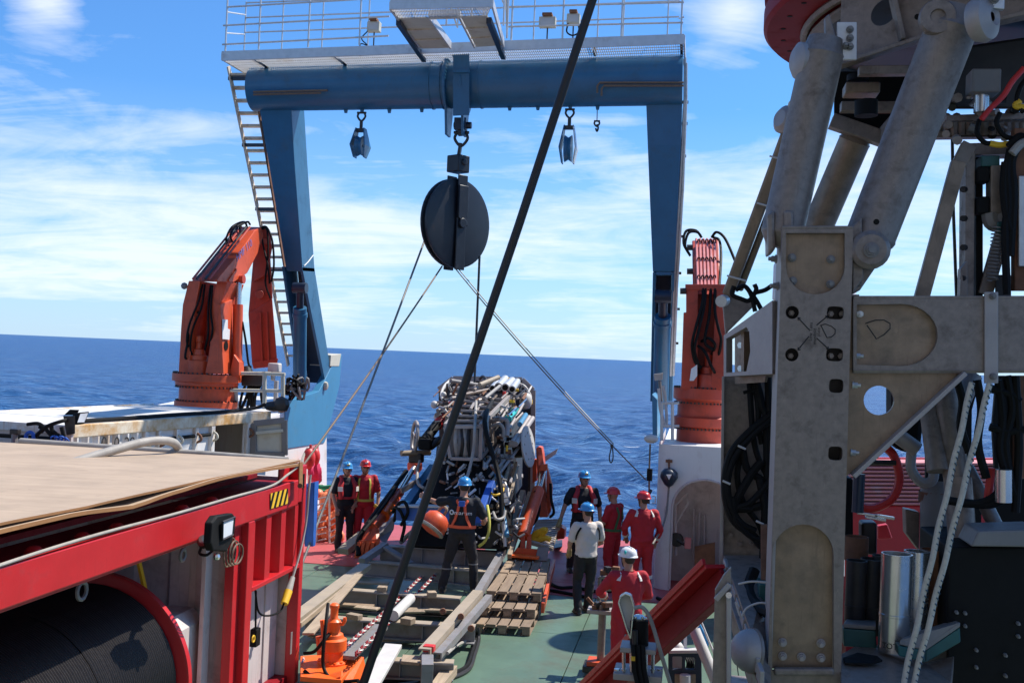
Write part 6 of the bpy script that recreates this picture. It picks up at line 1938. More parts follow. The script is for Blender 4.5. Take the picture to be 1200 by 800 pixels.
# hoses
for l, r_, mt in (([(558, 470, 20.8), (556.5, 500, 19.6), (555, 525, 19.5), (550, 550, 19.3), (544, 567, 19.0)], .028, 'hose'),
                  ([(577, 470, 21.4), (569, 486, 19.9), (569, 503, 19.5), (575, 525, 19.4), (582, 548, 19.3), (587, 575, 19.1), (588, 610, 18.9)], .045, 'black'),
                  ([(573, 475, 20.8), (571, 492, 19.8), (572, 510, 19.5), (576, 528, 19.5)], .024, 'hose'),
                  ([(571, 592, 18.8), (573, 605, 18.6), (573, 622, 18.5), (568, 634, 18.5), (561, 640, 18.5)], .025, 'strap_yellow'),
                  ([(578, 600, 18.8), (582, 608, 18.6), (590, 606, 18.7), (592, 598, 18.8)], .025, 'hose'),
                  ([(575, 577, 19.2), (580, 580, 19.0), (588, 577, 19.1), (590, 572, 19.3)], .02, 'yellow'),
                  ([(492, 540, 20.6), (489, 552, 20.3), (490, 566, 20.0), (497, 572, 19.8)], .03, 'hose'),
                  ([(462, 610, 19), (466, 592, 18.8), (474, 588, 18.75), (478, 600, 18.7), (470, 615, 18.8)], .03, 'black'),
                  ([(470, 634, 18.8), (474, 615, 18.8), (470, 600, 18.7), (463, 594, 18.8), (460, 600, 18.9)], .03, 'black'),
                  ([(470, 635, 19.2), (480, 625, 18.9), (490, 618, 18.9)], .04, 'grey'),
                  ([(528, 445, 23), (521, 452, 22.6), (517, 462, 22.3), (520, 470, 22)], .03, 'pad'),
                  ([(562, 444, 23.3), (566, 441, 23.2), (570, 446, 23), (571, 454, 22.6)], .03, 'dark'),
                  ([(604, 449, 23.2), (614, 452, 23.1), (621, 462, 23.1), (622, 472, 23)], .03, 'pad')):
    part(MB().tube(curve_pts([W(*p) for p in l], 6), r_, 8), 'hose', mt)
# orange cone held by the operator
oc_ = thing('orange_float', 'orange cone shaped float held in the left hand of the working man', 'float', W(508, 618, 17.6))
pA_, pB_ = W(517, 603, 17.75), W(497, 630, 17.55)
MB().lathe([(0, -.02), (.12, 0), (.20, .06), (.22, .14), (.235, .24), (.21, .31), (.1, .34), (0, .35)], pA_, pB_ - pA_, 24).build('float_shell', 'orange', oc_)
MB().lathe([(.20, .25), (.245, .27), (.245, .30), (.2, .32)], pA_, pB_ - pA_, 24).build('float_rim', 'hose', oc_)
MB().tube(curve_pts([pA_ + V(.05, -.05, .0), pA_ + V(.1, -.05, .1), pA_ + V(.02, 0, .14), pA_ + V(-.08, 0, .03)], 4), .025, 7).build('float_strap', 'plank', oc_)

# ================================================================== SMALL STANDS BY THE STARBOARD SIDE
ps = thing('probe_stand', 'slim steel probe stand with a fitted plate beside the white helmeted man', 'stand', G(704, 792, 0))
ybase = 14.4
MB().cyl(W(703, 792, ybase), W(706, 718, ybase), .05, None, 10).build('stand_post', 'alu', ps)
MB().box(W(705, 715, ybase), (.36, .25, .05)).build('stand_plate', 'alu_pale', ps, .006)
for k in range(6):
    MB().box(W(697 + k * 3.2, 711 - (k % 2) * 3, ybase - .05), (.07, .1, .07), k * .4).build('stand_fitting', ('rust', 'dark', 'alu')[k % 3], ps, .01)
MB().bar(W(688, 700, ybase), W(698, 712, ybase), .04, .04).build('stand_handle', 'rust', ps)
MB().box(W(702, 775, ybase), (.30, .3, .06)).build('stand_foot', 'orange', ps, .01)
MB().box(W(700, 781, ybase), (.36, .35, .08)).build('stand_base', 'dark', ps, .01)
tr = thing('trolley_frame', 'small steel trolley frame on the red deck in front of the red coveralled men', 'trolley', G(722, 695, 0))
yq = 18.0
for a, b_ in (((703, 676), (738, 676)), ((703, 676), (701, 720)), ((738, 676), (737, 700)), ((706, 690), (730, 690))):
    MB().cyl(W(*a, yq), W(*b_, yq), .028, None, 8).build('trolley_tube', 'alu', tr)
for k in range(5):
    MB().box(W(707 + k * 5, 671 - (k % 2) * 4, yq + .1), (.10, .12, .1), k * .5).build('trolley_load', ('rust', 'dark', 'plank')[k % 3], tr, .012)
# red sloping beam
rbm = thing('sloping_beam', 'dark red box beam sloping down across the lower right to the deck', 'beam', W(695, 815, 11.4))
p_, q_ = W(846, 667, 8.9), W(694, 812, 11.3)
dd = (q_ - p_).normalized()
upn = V(-dd.y * 0, 0, 1)
MB().bar(p_, q_ + dd * .25, .035, .22, None, (0, -.10)).build('beam_web', 'red_dark', rbm, .006)
MB().bar(p_, q_ + dd * .25, .17, .035, None, (-.05, .03)).build('beam_flange', 'red', rbm, .006)
MB().bar(p_ + V(0, 0, 0), q_ + dd * .25, .03, .05, None, (-.14, .07)).build('flange_lip', 'red', rbm, .004)
MB().bar(p_, q_ + dd * .25, .10, .03, None, (-.03, -.215)).build('beam_flange', 'red_dark', rbm, .006)
fa_ = p_.lerp(q_, .30)
MB().bar(p_.lerp(q_, .30), p_.lerp(q_, .31), .045, .21, None, (.004, -.10)).build('web_splice', 'red_dark', rbm)
MB().bar(p_.lerp(q_, .84), p_.lerp(q_, .99), .11, .004, None, (-.03, .052)).build('warning_label', 'sticker', rbm)
lq, ln = p_.lerp(q_, .915), (q_ - p_).normalized()
# camera instrument on plates
ci = thing('camera_probe', 'black cylindrical instrument with a silver hoop on a stand of two pale plates', 'instrument', W(748, 800, 8.6))
yi = 8.6
zb = lambda py: W(748, py, yi).z
def cplate(x0, x1, py, d_, th, nm):
    a, b_ = W(x0, py, yi), W(x1, py, yi)
    MB().box(((a.x + b_.x) / 2, yi + d_ / 2 - .05, a.z), (b_.x - a.x, d_, th)).build(nm, 'alu_pale', ci, .006)
    return a, b_
cplate(719, 776, 790, .32, .05, 'base_plate')
cplate(727, 769, 759, .24, .04, 'top_plate')
for px in (731, 740, 757, 765):
    for dy in (0, .16):
        MB().cyl(W(px, 788, yi + dy), W(px, 760, yi + dy), .014, None, 8).build('spacer_rod', 'steel', ci)
for px in (723, 731, 765, 773):
    MB().cyl(W(px, 785, yi), W(px, 783, yi), .022, None, 8).build('plate_bolt', 'steel', ci)
MB().cyl(W(749, 757, yi + .08), W(749, 726, yi + .08), .072, None, 20).build('instrument_body', 'black', ci)
MB().lathe([(0, 0), (.055, 0), (.06, .02), (.03, .04), (0, .04)], W(749, 726, yi + .08), (0, 0, 1), 16).build('body_cap', 'steel', ci)
for k in range(5):
    MB().ball(W(741 + k * 4, 724 - (k % 2), yi + .04), .012, 6).build('cap_screw', 'steel', ci)
MB().cyl(W(744, 757, yi - .03), W(744, 738, yi - .03), .022, None, 10).build('side_tube', 'dark', ci)
for x in (742, 748, 753):
    MB().tube(curve_pts([W(x, 755, yi - .05), W(x + 1, 770, yi - .08), W(x + 2, 785, yi - .1), W(x + 6, 805, yi - .12)], 4), .02, 7).build('instrument_cable', 'black', ci)
MB().box(W(742, 771, yi - .1), (.03, .03, .03)).build('cable_tie', 'yellow', ci)
hp = [W(725, 706, yi), W(727, 699, yi), W(733, 695.5, yi), W(739, 698, yi), W(743, 712, yi), W(741, 726, yi), W(739, 748, yi), W(734, 735, yi)]
m_ = MB()
for a, b_ in zip(hp, hp[1:] + hp[:1]):
    m_.bar(a + V(0, .03, 0), b_ + V(0, .03, 0), .012, .07, (0, 1, 0))
m_.build('silver_hoop', 'steel', ci, .003)
MB().prism([p + V(0, .06, 0) for p in hp], (0, .01, 0)).build('hoop_plate', 'pad', ci)
MB().tube(curve_pts([W(743, 712, yi), W(752, 711, yi), W(760, 720, yi), W(766, 736, yi), W(773, 760, yi), W(786, 802, yi)], 6), .016, 8).build('signal_cable', 'hose', ci)
# navy frame, white tube and light blue sheet
nf = thing('navy_frame', 'dark navy steel frame with square windows low beside the grey post', 'frame', W(800, 830, 10.2))
yn = 10.2
outer = [W(783, 764, yn), W(800, 761, yn), W(822, 763, yn), W(823, 840, yn), W(783, 840, yn)]
win = lambda x0, y0_, x1, y1_: [W(x0, y0_, yn), W(x1, y0_, yn), W(x1, y1_, yn), W(x0, y1_, yn)]
MB().plate_holes(outer, [win(788, 769, 799, 784), win(803, 770, 814, 784)], (0, .06, 0)).build('frame_plate', 'navy', nf, .008)
MB().bar(W(784, 762, yn), W(820, 761.5, yn), .10, .03).build('frame_cap', 'pad', nf, .006)
MB().ball(W(794, 759, yn + .1), .06, 10).build('domed_cap', 'pad', nf)
MB().prism([W(788, 786, yn + .12), W(799, 786, yn + .12), W(799, 766, yn + .12), W(788, 766, yn + .12)], (0, .03, 0)).build('white_backing', 'pad', nf)
for k in range(6):
    MB().tube(curve_pts([W(804 + k * 1.7, 770, yn + .15), W(806 + (k % 3) * 3, 777, yn + .1), W(804 + k * 1.8, 785, yn + .15)], 3), .014, 6).build('frame_hose', 'black', nf)
MB().cyl(W(803, 800, yn - .05), W(803, 790, yn - .05), .05, None, 10).build('white_knob', 'pad', nf)
for x in (794, 812):
    MB().bar(W(x, 789, yn), W(x, 840, yn), .05, .05).build('frame_leg', 'plank', nf)
MB().bar(W(803, 735, yn + .4), W(803, 762, yn + .3), .03, .03).build('frame_post', 'pad', nf)
wt = thing('white_tube', 'long white tube leaning beside a light blue sheet behind the grey post', 'tube', W(838, 800, 9.8))
MB().cyl(W(814, 738, 10.0), W(842, 805, 9.8), .05, None, 14).build('tube', 'pad', wt)
MB().tube([W(815, 736, 10.05), W(822, 729, 10.1), W(838, 768, 10)], .01, 6).build('edge_wire', 'pad', wt)
ls = thing('blue_sheet', 'bright light blue sheet behind the white tube and the grey post', 'sheet', W(822, 760, 10.3))
MB().prism([W(813, 737, 10.3), W(820, 730, 10.3), W(831, 752, 10.3), W(829, 764, 10.3), W(824, 763, 10.3)], (0, .03, 0)).build('sheet', M('cyan_plastic', (.05, .42, .80), .5), ls)
cr_ = thing('cable_coil', 'coil of pale wire on the deck behind the sloping red beam', 'cable coil', G(797, 704, .02))
for k in range(3):
    c = G(797, 702, .1 + .05 * k)
    MB().tube([c + V(math.cos(a) * .17, math.sin(a) * .17, .05 * math.sin(a + k)) for a in [2 * math.pi * i / 18 for i in range(18)]], .012, 5, True).build('coil_turn', 'pad', cr_)
# ================================================================== PEOPLE
def loft(mb, rings, n=16):
    """rings: (centre, rx, ry, axis frame s, u)"""
    vs_, fs_ = [], []
    for c, rx, ry, s, u in rings:
        for j in range(n):
            a = 2 * math.pi * j / n
            vs_.append(Vector(c) + s * math.cos(a) * rx + u * math.sin(a) * ry)
    k = len(rings)
    for i in range(k - 1):
        for j in range(n):
            fs_.append((i * n + j, i * n + (j + 1) % n, (i + 1) * n + (j + 1) % n, (i + 1) * n + j))
    fs_.append(tuple(range(n))[::-1])
    fs_.append(tuple(range((k - 1) * n, k * n)))
    mb.add(vs_, fs_, True)
def limb(mb, pts, rs, n=12, sub=3):
    pts = [Vector(p) for p in pts]
    out, ro = [], []
    for i in range(len(pts) - 1):
        for k in range(sub):
            t_ = k / sub
            out.append(pts[i].lerp(pts[i + 1], t_))
            ro.append(rs[i] * (1 - t_) + rs[i + 1] * t_)
    out.append(pts[-1])
    ro.append(rs[-1])
    mb.tube(out, ro, n)
    mb.ball(pts[0], rs[0], 10)
    for i in range(1, len(pts)):
        mb.ball(pts[i], rs[i] * (1.0 if i < len(pts) - 1 else .98), 10)
def rotp(p, c, ang, ax):
    return Matrix.Rotation(ang, 3, ax) @ (Vector(p) - Vector(c)) + Vector(c)

class Fig:
    """Local frame: +Y forward, +X to the figure's right, feet at z = 0"""
    def __init__(s, h=1.78, lean=0.0, look=0.0, tilt=0.0, hips=0.0, arms=None, legs=None, bulk=1.0):
        k = h / 1.78
        s.k, s.bulk = k, bulk
        s.pel = V(0, 0, .94 * k)
        def L(p):          # torso lean about the pelvis
            return rotp(V(*p) * k, s.pel, -lean, 'X')
        s.chest = L((0, .0, 1.28))
        s.neck = L((0, -.005, 1.47))
        s.head = L((0, .03, 1.635))
        s.sh = {1: L((.185 * bulk, -.01, 1.415)), -1: L((-.185 * bulk, -.01, 1.415))}
        s.hip = {1: V(.095, 0, .92) * k, -1: V(-.095, 0, .92) * k}
        s.look, s.tilt = look, tilt
        arms = arms or {}
        legs = legs or {}
        da = {1: ((.27, .0, 1.12), (.28, .09, .88)), -1: ((-.27, .0, 1.12), (-.28, .09, .88))}
        dl = {1: ((.11, .03, .50), (.12, 0, .085)), -1: ((-.11, .03, .50), (-.12, 0, .085))}
        s.el, s.wr, s.kn, s.an = {}, {}, {}, {}
        for i in (1, -1):
            e, w = arms.get(i, da[i])
            s.el[i], s.wr[i] = V(*e) * k, V(*w) * k
            a, b_ = legs.get(i, dl[i])
            s.kn[i], s.an[i] = V(*a) * k, V(*b_) * k
        s.lean = lean
        s.L = L
    def headm(s, p):
        """head-space point (origin head centre) to figure space"""
        v_ = Matrix.Rotation(-s.tilt, 3, 'X') @ Vector(p)
        v_ = Matrix.Rotation(s.look, 3, 'Z') @ v_
        return s.head + v_ * s.k
    def torso(s, mb, inf=0.0, z0=.88, z1=1.49):
        B = s.bulk
        rows = [(.84, .165, .115, .0), (.92, .170, .118, .0), (1.02, .158, .110, .0), (1.12, .165, .112, .004), (1.24, .180, .122, .006), (1.34, .188, .118, .0), (1.40, .172, .100, -.008), (1.44, .13, .085, -.01), (1.475, .075, .07, -.01)]
        rings = []
        for z, rx, ry, yo in rows:
            if z0 - .001 <= z <= z1 + .001:
                c = s.L((0, yo, z))
                up_ = (s.L((0, 0, z + .01)) - s.L((0, 0, z))).normalized()
                sx = V(1, 0, 0)
                uy = up_.cross(sx).normalized()
                rings.append((c, (rx * B + inf) * s.k, (ry * (1 + .5 * (B - 1)) + inf) * s.k, sx, uy))
        loft(mb, rings, 20)
    def surf(s, a, z, inf=.02):
        """point on the torso surface at angle a (0 = right side, 90 = front), height z"""
        rows = [(.84, .165, .115), (.92, .170, .118), (1.02, .158, .110), (1.12, .165, .112), (1.24, .180, .122), (1.34, .188, .118), (1.40, .172, .100), (1.44, .13, .085), (1.475, .08, .07)]
        zs = [r[0] for r in rows]
        B = s.bulk
        rx = float(np.interp(z, zs, [r[1] for r in rows])) * B + inf
        ry = float(np.interp(z, zs, [r[2] for r in rows])) * (1 + .5 * (B - 1)) + inf
        return s.L((math.cos(R(a)) * rx, math.sin(R(a)) * ry, z))
    def hand(s, mb, i, grip=0.3):
        d = (s.wr[i] - s.el[i]).normalized()
        k = s.k
        side, nrm = frame_for(d, (0, 1, 0))
        w = s.wr[i]
        palm = w + d * .05 * k
        loft(mb, [(w, .026 * k, .020 * k, side, nrm), (w + d * .03 * k, .036 * k, .019 * k, side, nrm), (w + d * .085 * k, .042 * k, .016 * k, side, nrm), (w + d * .10 * k, .038 * k, .012 * k, side, nrm)], 12)
        inn = nrm if nrm.dot(V(-i, 0, 0)) > 0 else -nrm
        for f_ in range(4):
            b_ = w + d * .09 * k + side * ((f_ - 1.5) * .021 * k)
            ln = (.040, .046, .043, .034)[f_] * k
            p1 = b_ + (d * math.cos(grip * .6) + inn * math.sin(grip * .6)) * ln
            p2 = p1 + (d * math.cos(grip * 1.7) + inn * math.sin(grip * 1.7)) * ln * .8
            mb.tube([b_, p1, p2], [.0105 * k, .0095 * k, .008 * k], 7)
        th = side * (1 if side.dot(V(0, 1, 0)) > 0 else -1)
        b_ = w + d * .03 * k + th * .03 * k
        mb.tube([b_, b_ + (d * .6 + th * .7).normalized() * .04 * k, b_ + (d * .6 + th * .7).normalized() * .04 * k + (d * .95 + inn * .3).normalized() * .03 * k], [.014 * k, .012 * k, .009 * k], 7)
    def head_mesh(s, mb):
        H = s.headm
        sx, uy = V(1, 0, 0), V(0, 1, 0)
        rr = Matrix.Rotation(s.look, 3, 'Z') @ Matrix.Rotation(-s.tilt, 3, 'X')
        sx, uy = rr @ sx, rr @ uy
        rows = [(-.118, .030, .030, .045), (-.105, .048, .052, .025), (-.07, .060, .078, .012), (-.02, .070, .090, .004), (.03, .075, .096, -.004), (.07, .073, .094, -.008), (.10, .058, .076, -.008), (.118, .03, .04, -.008)]
        loft(mb, [(H((0, y, z)), rx * s.k, ry * s.k, sx, uy) for z, rx, ry, y in rows], 18)
        mb.tube([H((0, .088, .02)), H((0, .112, -.022)), H((0, .092, -.03))], [.010 * s.k, .016 * s.k, .010 * s.k], 8)
        for i in (1, -1):
            mb.ball(H((i * .076, -.005, -.01)), .028 * s.k, 8, (.4, .75, 1.1))
        mb.tube([H((-.022, .088, -.062)), H((0, .094, -.063)), H((.022, .088, -.062))], .008 * s.k, 6)
        limb(mb, [s.L((0, -.012, 1.42)), H((0, -.015, -.06))], [.062 * s.k, .056 * s.k])

def fuse(o, vox, smooth=4):
    r_ = o.modifiers.new('fuse', 'REMESH')
    r_.mode = 'VOXEL'
    r_.voxel_size = vox
    r_.use_smooth_shade = True
    if smooth:
        s_ = o.modifiers.new('smooth', 'SMOOTH')
        s_.factor = .5
        s_.iterations = smooth
    return o
wr_tex = bpy.data.textures.new('cloth_folds', 'CLOUDS')
wr_tex.noise_scale = .11
wr_tex.noise_depth = 2
def folds(o, amt=.034):
    d = o.modifiers.new('folds', 'DISPLACE')
    d.texture = wr_tex
    d.texture_coords = 'GLOBAL'
    d.strength = amt
    d.mid_level = .5
    return o

def band(fig, path, w, nm, mat, parent, inf=.024):
    """webbing laid on the torso along (angle, height) stations"""
    pts = []
    for (a0_, z0_), (a1_, z1_) in zip(path[:-1], path[1:]):
        for k in range(5):
            t_ = k / 5
            pts.append(fig.surf(a0_ + (a1_ - a0_) * t_, z0_ + (z1_ - z0_) * t_, inf))
    pts.append(fig.surf(*path[-1], inf))
    m_ = MB()
    for i in range(len(pts) - 1):
        p, q = pts[i], pts[i + 1]
        c = fig.L((0, 0, 1.2))
        out = (p - V(c.x, c.y, p.z))
        out.z *= .2
        out.normalize()
        s = (q - p).cross(out).normalized() * w / 2
        m_.hexa([p - s - out * .006, p + s - out * .006, q + s - out * .006, q - s - out * .006, p - s + out * .008, p + s + out * .008, q + s + out * .008, q - s + out * .008])
    return m_.build(nm, mat, parent, org=(0, 0, 0))

def person(fig, loc, facing, label, helmet='hat_blue', top='tee_black', sleeves='short', bottom='trousers', glove=None, vest=None,
           harness=None, hair=True, glasses=False, strips=False, belt=None, scale=1.0, group=None):
    k = fig.k
    t = thing('person', label, 'person', loc, facing, group, local=True)
    body = MB()
    fig.torso(body, -.004)
    fig.head_mesh(body)
    for i in (1, -1):
        limb(body, [fig.sh[i], fig.el[i], fig.wr[i]], [.055 * k, .043 * k, .029 * k])
        limb(body, [fig.hip[i], fig.kn[i], fig.an[i]], [.085 * k, .058 * k, .042 * k])
        fig.hand(body, i, .5)
    fuse(body.build('body', 'skin', t, org=(0, 0, 0), recalc=False), .009, 2)
    # clothing
    if top == 'coverall':
        c = MB()
        fig.torso(c, .028)
        for i in (1, -1):
            sh_in = fig.sh[i].lerp(fig.L((0, 0, 1.40)), .25)
            if sleeves == 'long':
                limb(c, [sh_in, fig.sh[i], fig.el[i], fig.el[i].lerp(fig.wr[i], .95)], [.07 * k, .078 * k, .063 * k, .050 * k])
            else:
                limb(c, [sh_in, fig.sh[i], fig.sh[i].lerp(fig.el[i], .75)], [.07 * k, .078 * k, .070 * k])
            limb(c, [fig.hip[i], fig.hip[i].lerp(fig.kn[i], .5), fig.kn[i], fig.an[i] + V(0, 0, .03)], [.112 * k, .104 * k, .084 * k, .076 * k])
        c.ball(fig.pel + V(0, 0, -.02), .13 * k, 12, (1.25, 1, .8))
        o = c.build('coverall', 'coverall', t, org=(0, 0, 0), recalc=False)
        folds(fuse(o, .016, 3))
        cl = MB()
        cl.lathe([(.078, -.03), (.086, .0), (.080, .035), (.070, .03)], fig.L((0, -.01, 1.455)), (0, 0, 1), 16)
        cl.build('collar', 'coverall', t, org=(0, 0, 0))
    else:
        c = MB()
        fig.torso(c, .018, z0=.86)
        for i in (1, -1):
            sh_in = fig.sh[i].lerp(fig.L((0, 0, 1.40)), .25)
            limb(c, [sh_in, fig.sh[i], fig.sh[i].lerp(fig.el[i], .72)], [.066 * k, .074 * k, .074 * k])
        o = c.build('shirt', top, t, org=(0, 0, 0), recalc=False)
        folds(fuse(o, .016, 3), .032)
        c = MB()
        c.ball(fig.pel + V(0, 0, -.02), .13 * k, 12, (1.22, .95, .8))
        for i in (1, -1):
            limb(c, [fig.hip[i], fig.hip[i].lerp(fig.kn[i], .5), fig.kn[i], fig.an[i] + V(0, 0, .0)], [.106 * k, .098 * k, .076 * k, .068 * k])
        o = c.build('trousers', bottom, t, org=(0, 0, 0), recalc=False)
        folds(fuse(o, .016, 3), .032)
    for i in (1, -1):
        a = fig.an[i]
        b_ = MB()
        b_.ball(a + V(0, .06, -.04) * k, .055 * k, 12, (.85, 2.3, .8))
        b_.ball(a + V(0, -.02, -.02) * k, .055 * k, 10, (.9, 1.1, 1.3))
        b_.box(a + V(0, .055, -.075) * k, (.09 * k, .27 * k, .02))
        fuse(b_.build('boot', 'boots', t, org=(0, 0, 0), recalc=False), .012, 2)
    if glove:
        for i in (1, -1):
            g_ = MB()
            d = (fig.wr[i] - fig.el[i]).normalized()
            old = fig.wr[i]
            limb(g_, [old - d * .05, old + d * .02, old + d * .085], [.042 * k, .044 * k, .046 * k])
            s_, n_ = frame_for(d, (0, 1, 0))
            for f_ in range(4):
                bb = old + d * .09 + s_ * ((f_ - 1.5) * .024)
                g_.tube([bb, bb + d * .045, bb + d * .075 - n_ * .02], [.014, .0135, .012], 7)
            fuse(g_.build('glove', glove, t, org=(0, 0, 0), recalc=False), .01, 2)
    # helmet
    H = fig.headm
    rr = Matrix.Rotation(fig.look, 3, 'Z') @ Matrix.Rotation(-fig.tilt, 3, 'X')
    upv = rr @ V(0, 0, 1)
    hm = MB()
    rings = []
    for z, rx, ry in ((.040, .108, .132), (.048, .106, .130), (.075, .103, .126), (.105, .094, .115), (.130, .074, .092), (.148, .044, .056), (.154, .012, .016)):
        rings.append((H((0, -.004, z)), rx * k, ry * k, rr @ V(1, 0, 0), rr @ V(0, 1, 0)))
    loft(hm, rings, 24)
    ho = hm.build('helmet', helmet, t, org=(0, 0, 0))
    brm = MB()
    n_ = 24
    inner_, outer_ = [], []
    for j in range(n_):
        a = 2 * math.pi * j / n_
        ext = .012 + .045 * max(0, math.sin(a)) ** 3
        inner_.append(H((math.cos(a) * .104, -.004 + math.sin(a) * .128, .052)))
        outer_.append(H((math.cos(a) * (.108 + ext * .6), -.004 + math.sin(a) * (.132 + ext), .036)))
    brm.add(inner_ + outer_, [(j, (j + 1) % n_, n_ + (j + 1) % n_, n_ + j) for j in range(n_)], True)
    brm.add([p - upv * .008 for p in inner_] + [p - upv * .008 for p in outer_], [(j, n_ + j, n_ + (j + 1) % n_, (j + 1) % n_) for j in range(n_)], True)
    brm.add(outer_ + [p - upv * .008 for p in outer_], [(j, (j + 1) % n_, n_ + (j + 1) % n_, n_ + j) for j in range(n_)], True)
    brm.build('helmet_brim', helmet, ho, org=(0, 0, 0))
    rg = MB().tube([H((0, -.10, .10)), H((0, -.07, .142)), H((0, 0, .158)), H((0, .07, .142)), H((0, .10, .105))], .012 * k, 6)
    rg.build('helmet_ridge', helmet, ho, org=(0, 0, 0))
    st_ = MB().prism([H((.03, .108, .085)), H((-.03, .108, .085)), H((-.025, .104, .112)), H((.025, .104, .112))], (rr @ V(0, .012, 0)))
    st_.build('helmet_sticker', 'yellow' if helmet == 'hat_blue' else 'sticker', ho, org=(0, 0, 0))
    if helmet == 'hat_white':
        for sx_, mt in ((1, 'strap_blue'), (-1, 'turquoise')):
            MB().ball(H((sx_ * .088, -.045, .095)), .030, 10, (.5, .9, .9)).build('helmet_badge', mt, ho, org=(0, 0, 0))
            MB().ball(H((sx_ * .093, -.043, .104)), .014, 8, (.5, .9, .9)).build('badge_spot', 'yellow', ho, org=(0, 0, 0))
    sp = MB().tube([H((.088, .03, .04)), H((.08, .03, -.04)), H((.035, .06, -.112)), H((0, .065, -.122)), H((-.035, .06, -.112)), H((-.08, .03, -.04)), H((-.088, .03, .04))], .006, 5)
    sp.build('chin_strap', 'black', ho, org=(0, 0, 0))
    if hair:
        hr_ = MB()
        rings = []
        for z, rx, ry, y in ((-.055, .050, .045, -.045), (-.03, .068, .070, -.028), (.0, .0765, .083, -.022), (.04, .079, .088, -.018), (.075, .075, .085, -.015)):
            rings.append((H((0, y, z)), rx * k, ry * k, rr @ V(1, 0, 0), rr @ V(0, 1, 0)))
        loft(hr_, rings, 18)
        hr_.build('hair', 'hair', t, org=(0, 0, 0))
    ey = MB()
    if glasses:
        for i in (1, -1):
            ey.ball(H((i * .033, .086, .012)), .024 * k, 8, (1.1, .5, .8))
        ey.tube([H((.074, .0, .018)), H((.066, .06, .018)), H((.02, .095, .02)), H((-.02, .095, .02)), H((-.066, .06, .018)), H((-.074, .0, .018))], .005, 5)
        ey.build('sunglasses', 'black', t, org=(0, 0, 0))
    else:
        for i in (1, -1):
            MB().ball(H((i * .032, .083, .012)), .0115 * k, 8, (1.2, .7, .8)).build('eye', 'hair', t, org=(0, 0, 0))
            MB().tube([H((i * .05, .083, .032)), H((i * .032, .092, .036)), H((i * .014, .092, .032))], .006, 5).build('eyebrow', 'hair', t, org=(0, 0, 0))
    if vest:
        v_ = MB()
        # horseshoe life vest: collar round the neck and two front lobes
        cz = fig.L((0, -.01, 1.455))
        for i in (1, -1):
            path = [fig.surf(90 - i * 38, 1.06, .05), fig.surf(90 - i * 40, 1.18, .055), fig.surf(90 - i * 42, 1.30, .05), fig.L((i * .115, .075, 1.42)), fig.L((i * .11, -.02, 1.475)), fig.L((i * .055, -.10, 1.475))]
            pts_ = curve_pts(path, 5)
            v_.tube(pts_, [.055 if j < 14 else .045 for j in range(len(pts_))], 10)
        v_.tube([fig.L((-.07, -.095, 1.475)), fig.L((0, -.115, 1.475)), fig.L((.07, -.095, 1.475))], .045, 10)
        fuse(v_.build('life_vest', vest, t, org=(0, 0, 0), recalc=False), .014, 3)
        band(fig, [(0, 1.08), (45, 1.08), (90, 1.08), (135, 1.08), (180, 1.08), (225, 1.08), (270, 1.08), (315, 1.08), (360, 1.08)], .045, 'vest_belt', vest, t, .03)
        for i in (1, -1):
            MB().prism([fig.surf(90 - i * 50, 1.22, .105), fig.surf(90 - i * 28, 1.22, .118), fig.surf(90 - i * 28, 1.31, .112), fig.surf(90 - i * 50, 1.31, .098)], (0, .012, 0)).build('vest_patch', 'reflect', t, org=(0, 0, 0))
    if harness:
        hm_ = harness
        if hm_ == 'strap_orange':
            for i in (1, -1):
                band(fig, [(270 + i * 26, 1.435), (270 + i * 10, 1.36), (270 + i * 14, 1.26), (270 + i * 24, 1.14), (270 + i * 42, 1.03)], .042, 'back_strap', hm_, t, .036)
                band(fig, [(90 - i * 30, 1.42), (90 - i * 32, 1.25), (90 - i * 40, 1.04)], .042, 'front_strap', hm_, t, .036)
            band(fig, [(180, 1.03), (225, 1.025), (270, 1.02), (315, 1.025), (360, 1.03)], .048, 'waist_strap', hm_, t, .034)
            band(fig, [(0, 1.03), (90, 1.02), (180, 1.03)], .048, 'waist_strap', hm_, t, .034)
            MB().box(fig.surf(270, 1.375, .05), (.10, .02, .09)).build('back_pad', 'strap_blue', t, .006, org=(0, 0, 0))
        else:
            for i in (1, -1):
                band(fig, [(90 - i * 30, 1.43), (90 - i * 30, 1.25), (90 - i * 38, 1.02)], .04, 'front_strap', hm_, t, .036)
                band(fig, [(270 + i * 26, 1.435), (270 + i * 14, 1.30), (270 + i * 38, 1.02)], .04, 'back_strap', hm_, t, .036)
            band(fig, [(0, 1.01), (90, 1.0), (180, 1.01), (270, 1.0), (360, 1.01)], .045, 'waist_strap', hm_, t, .036)
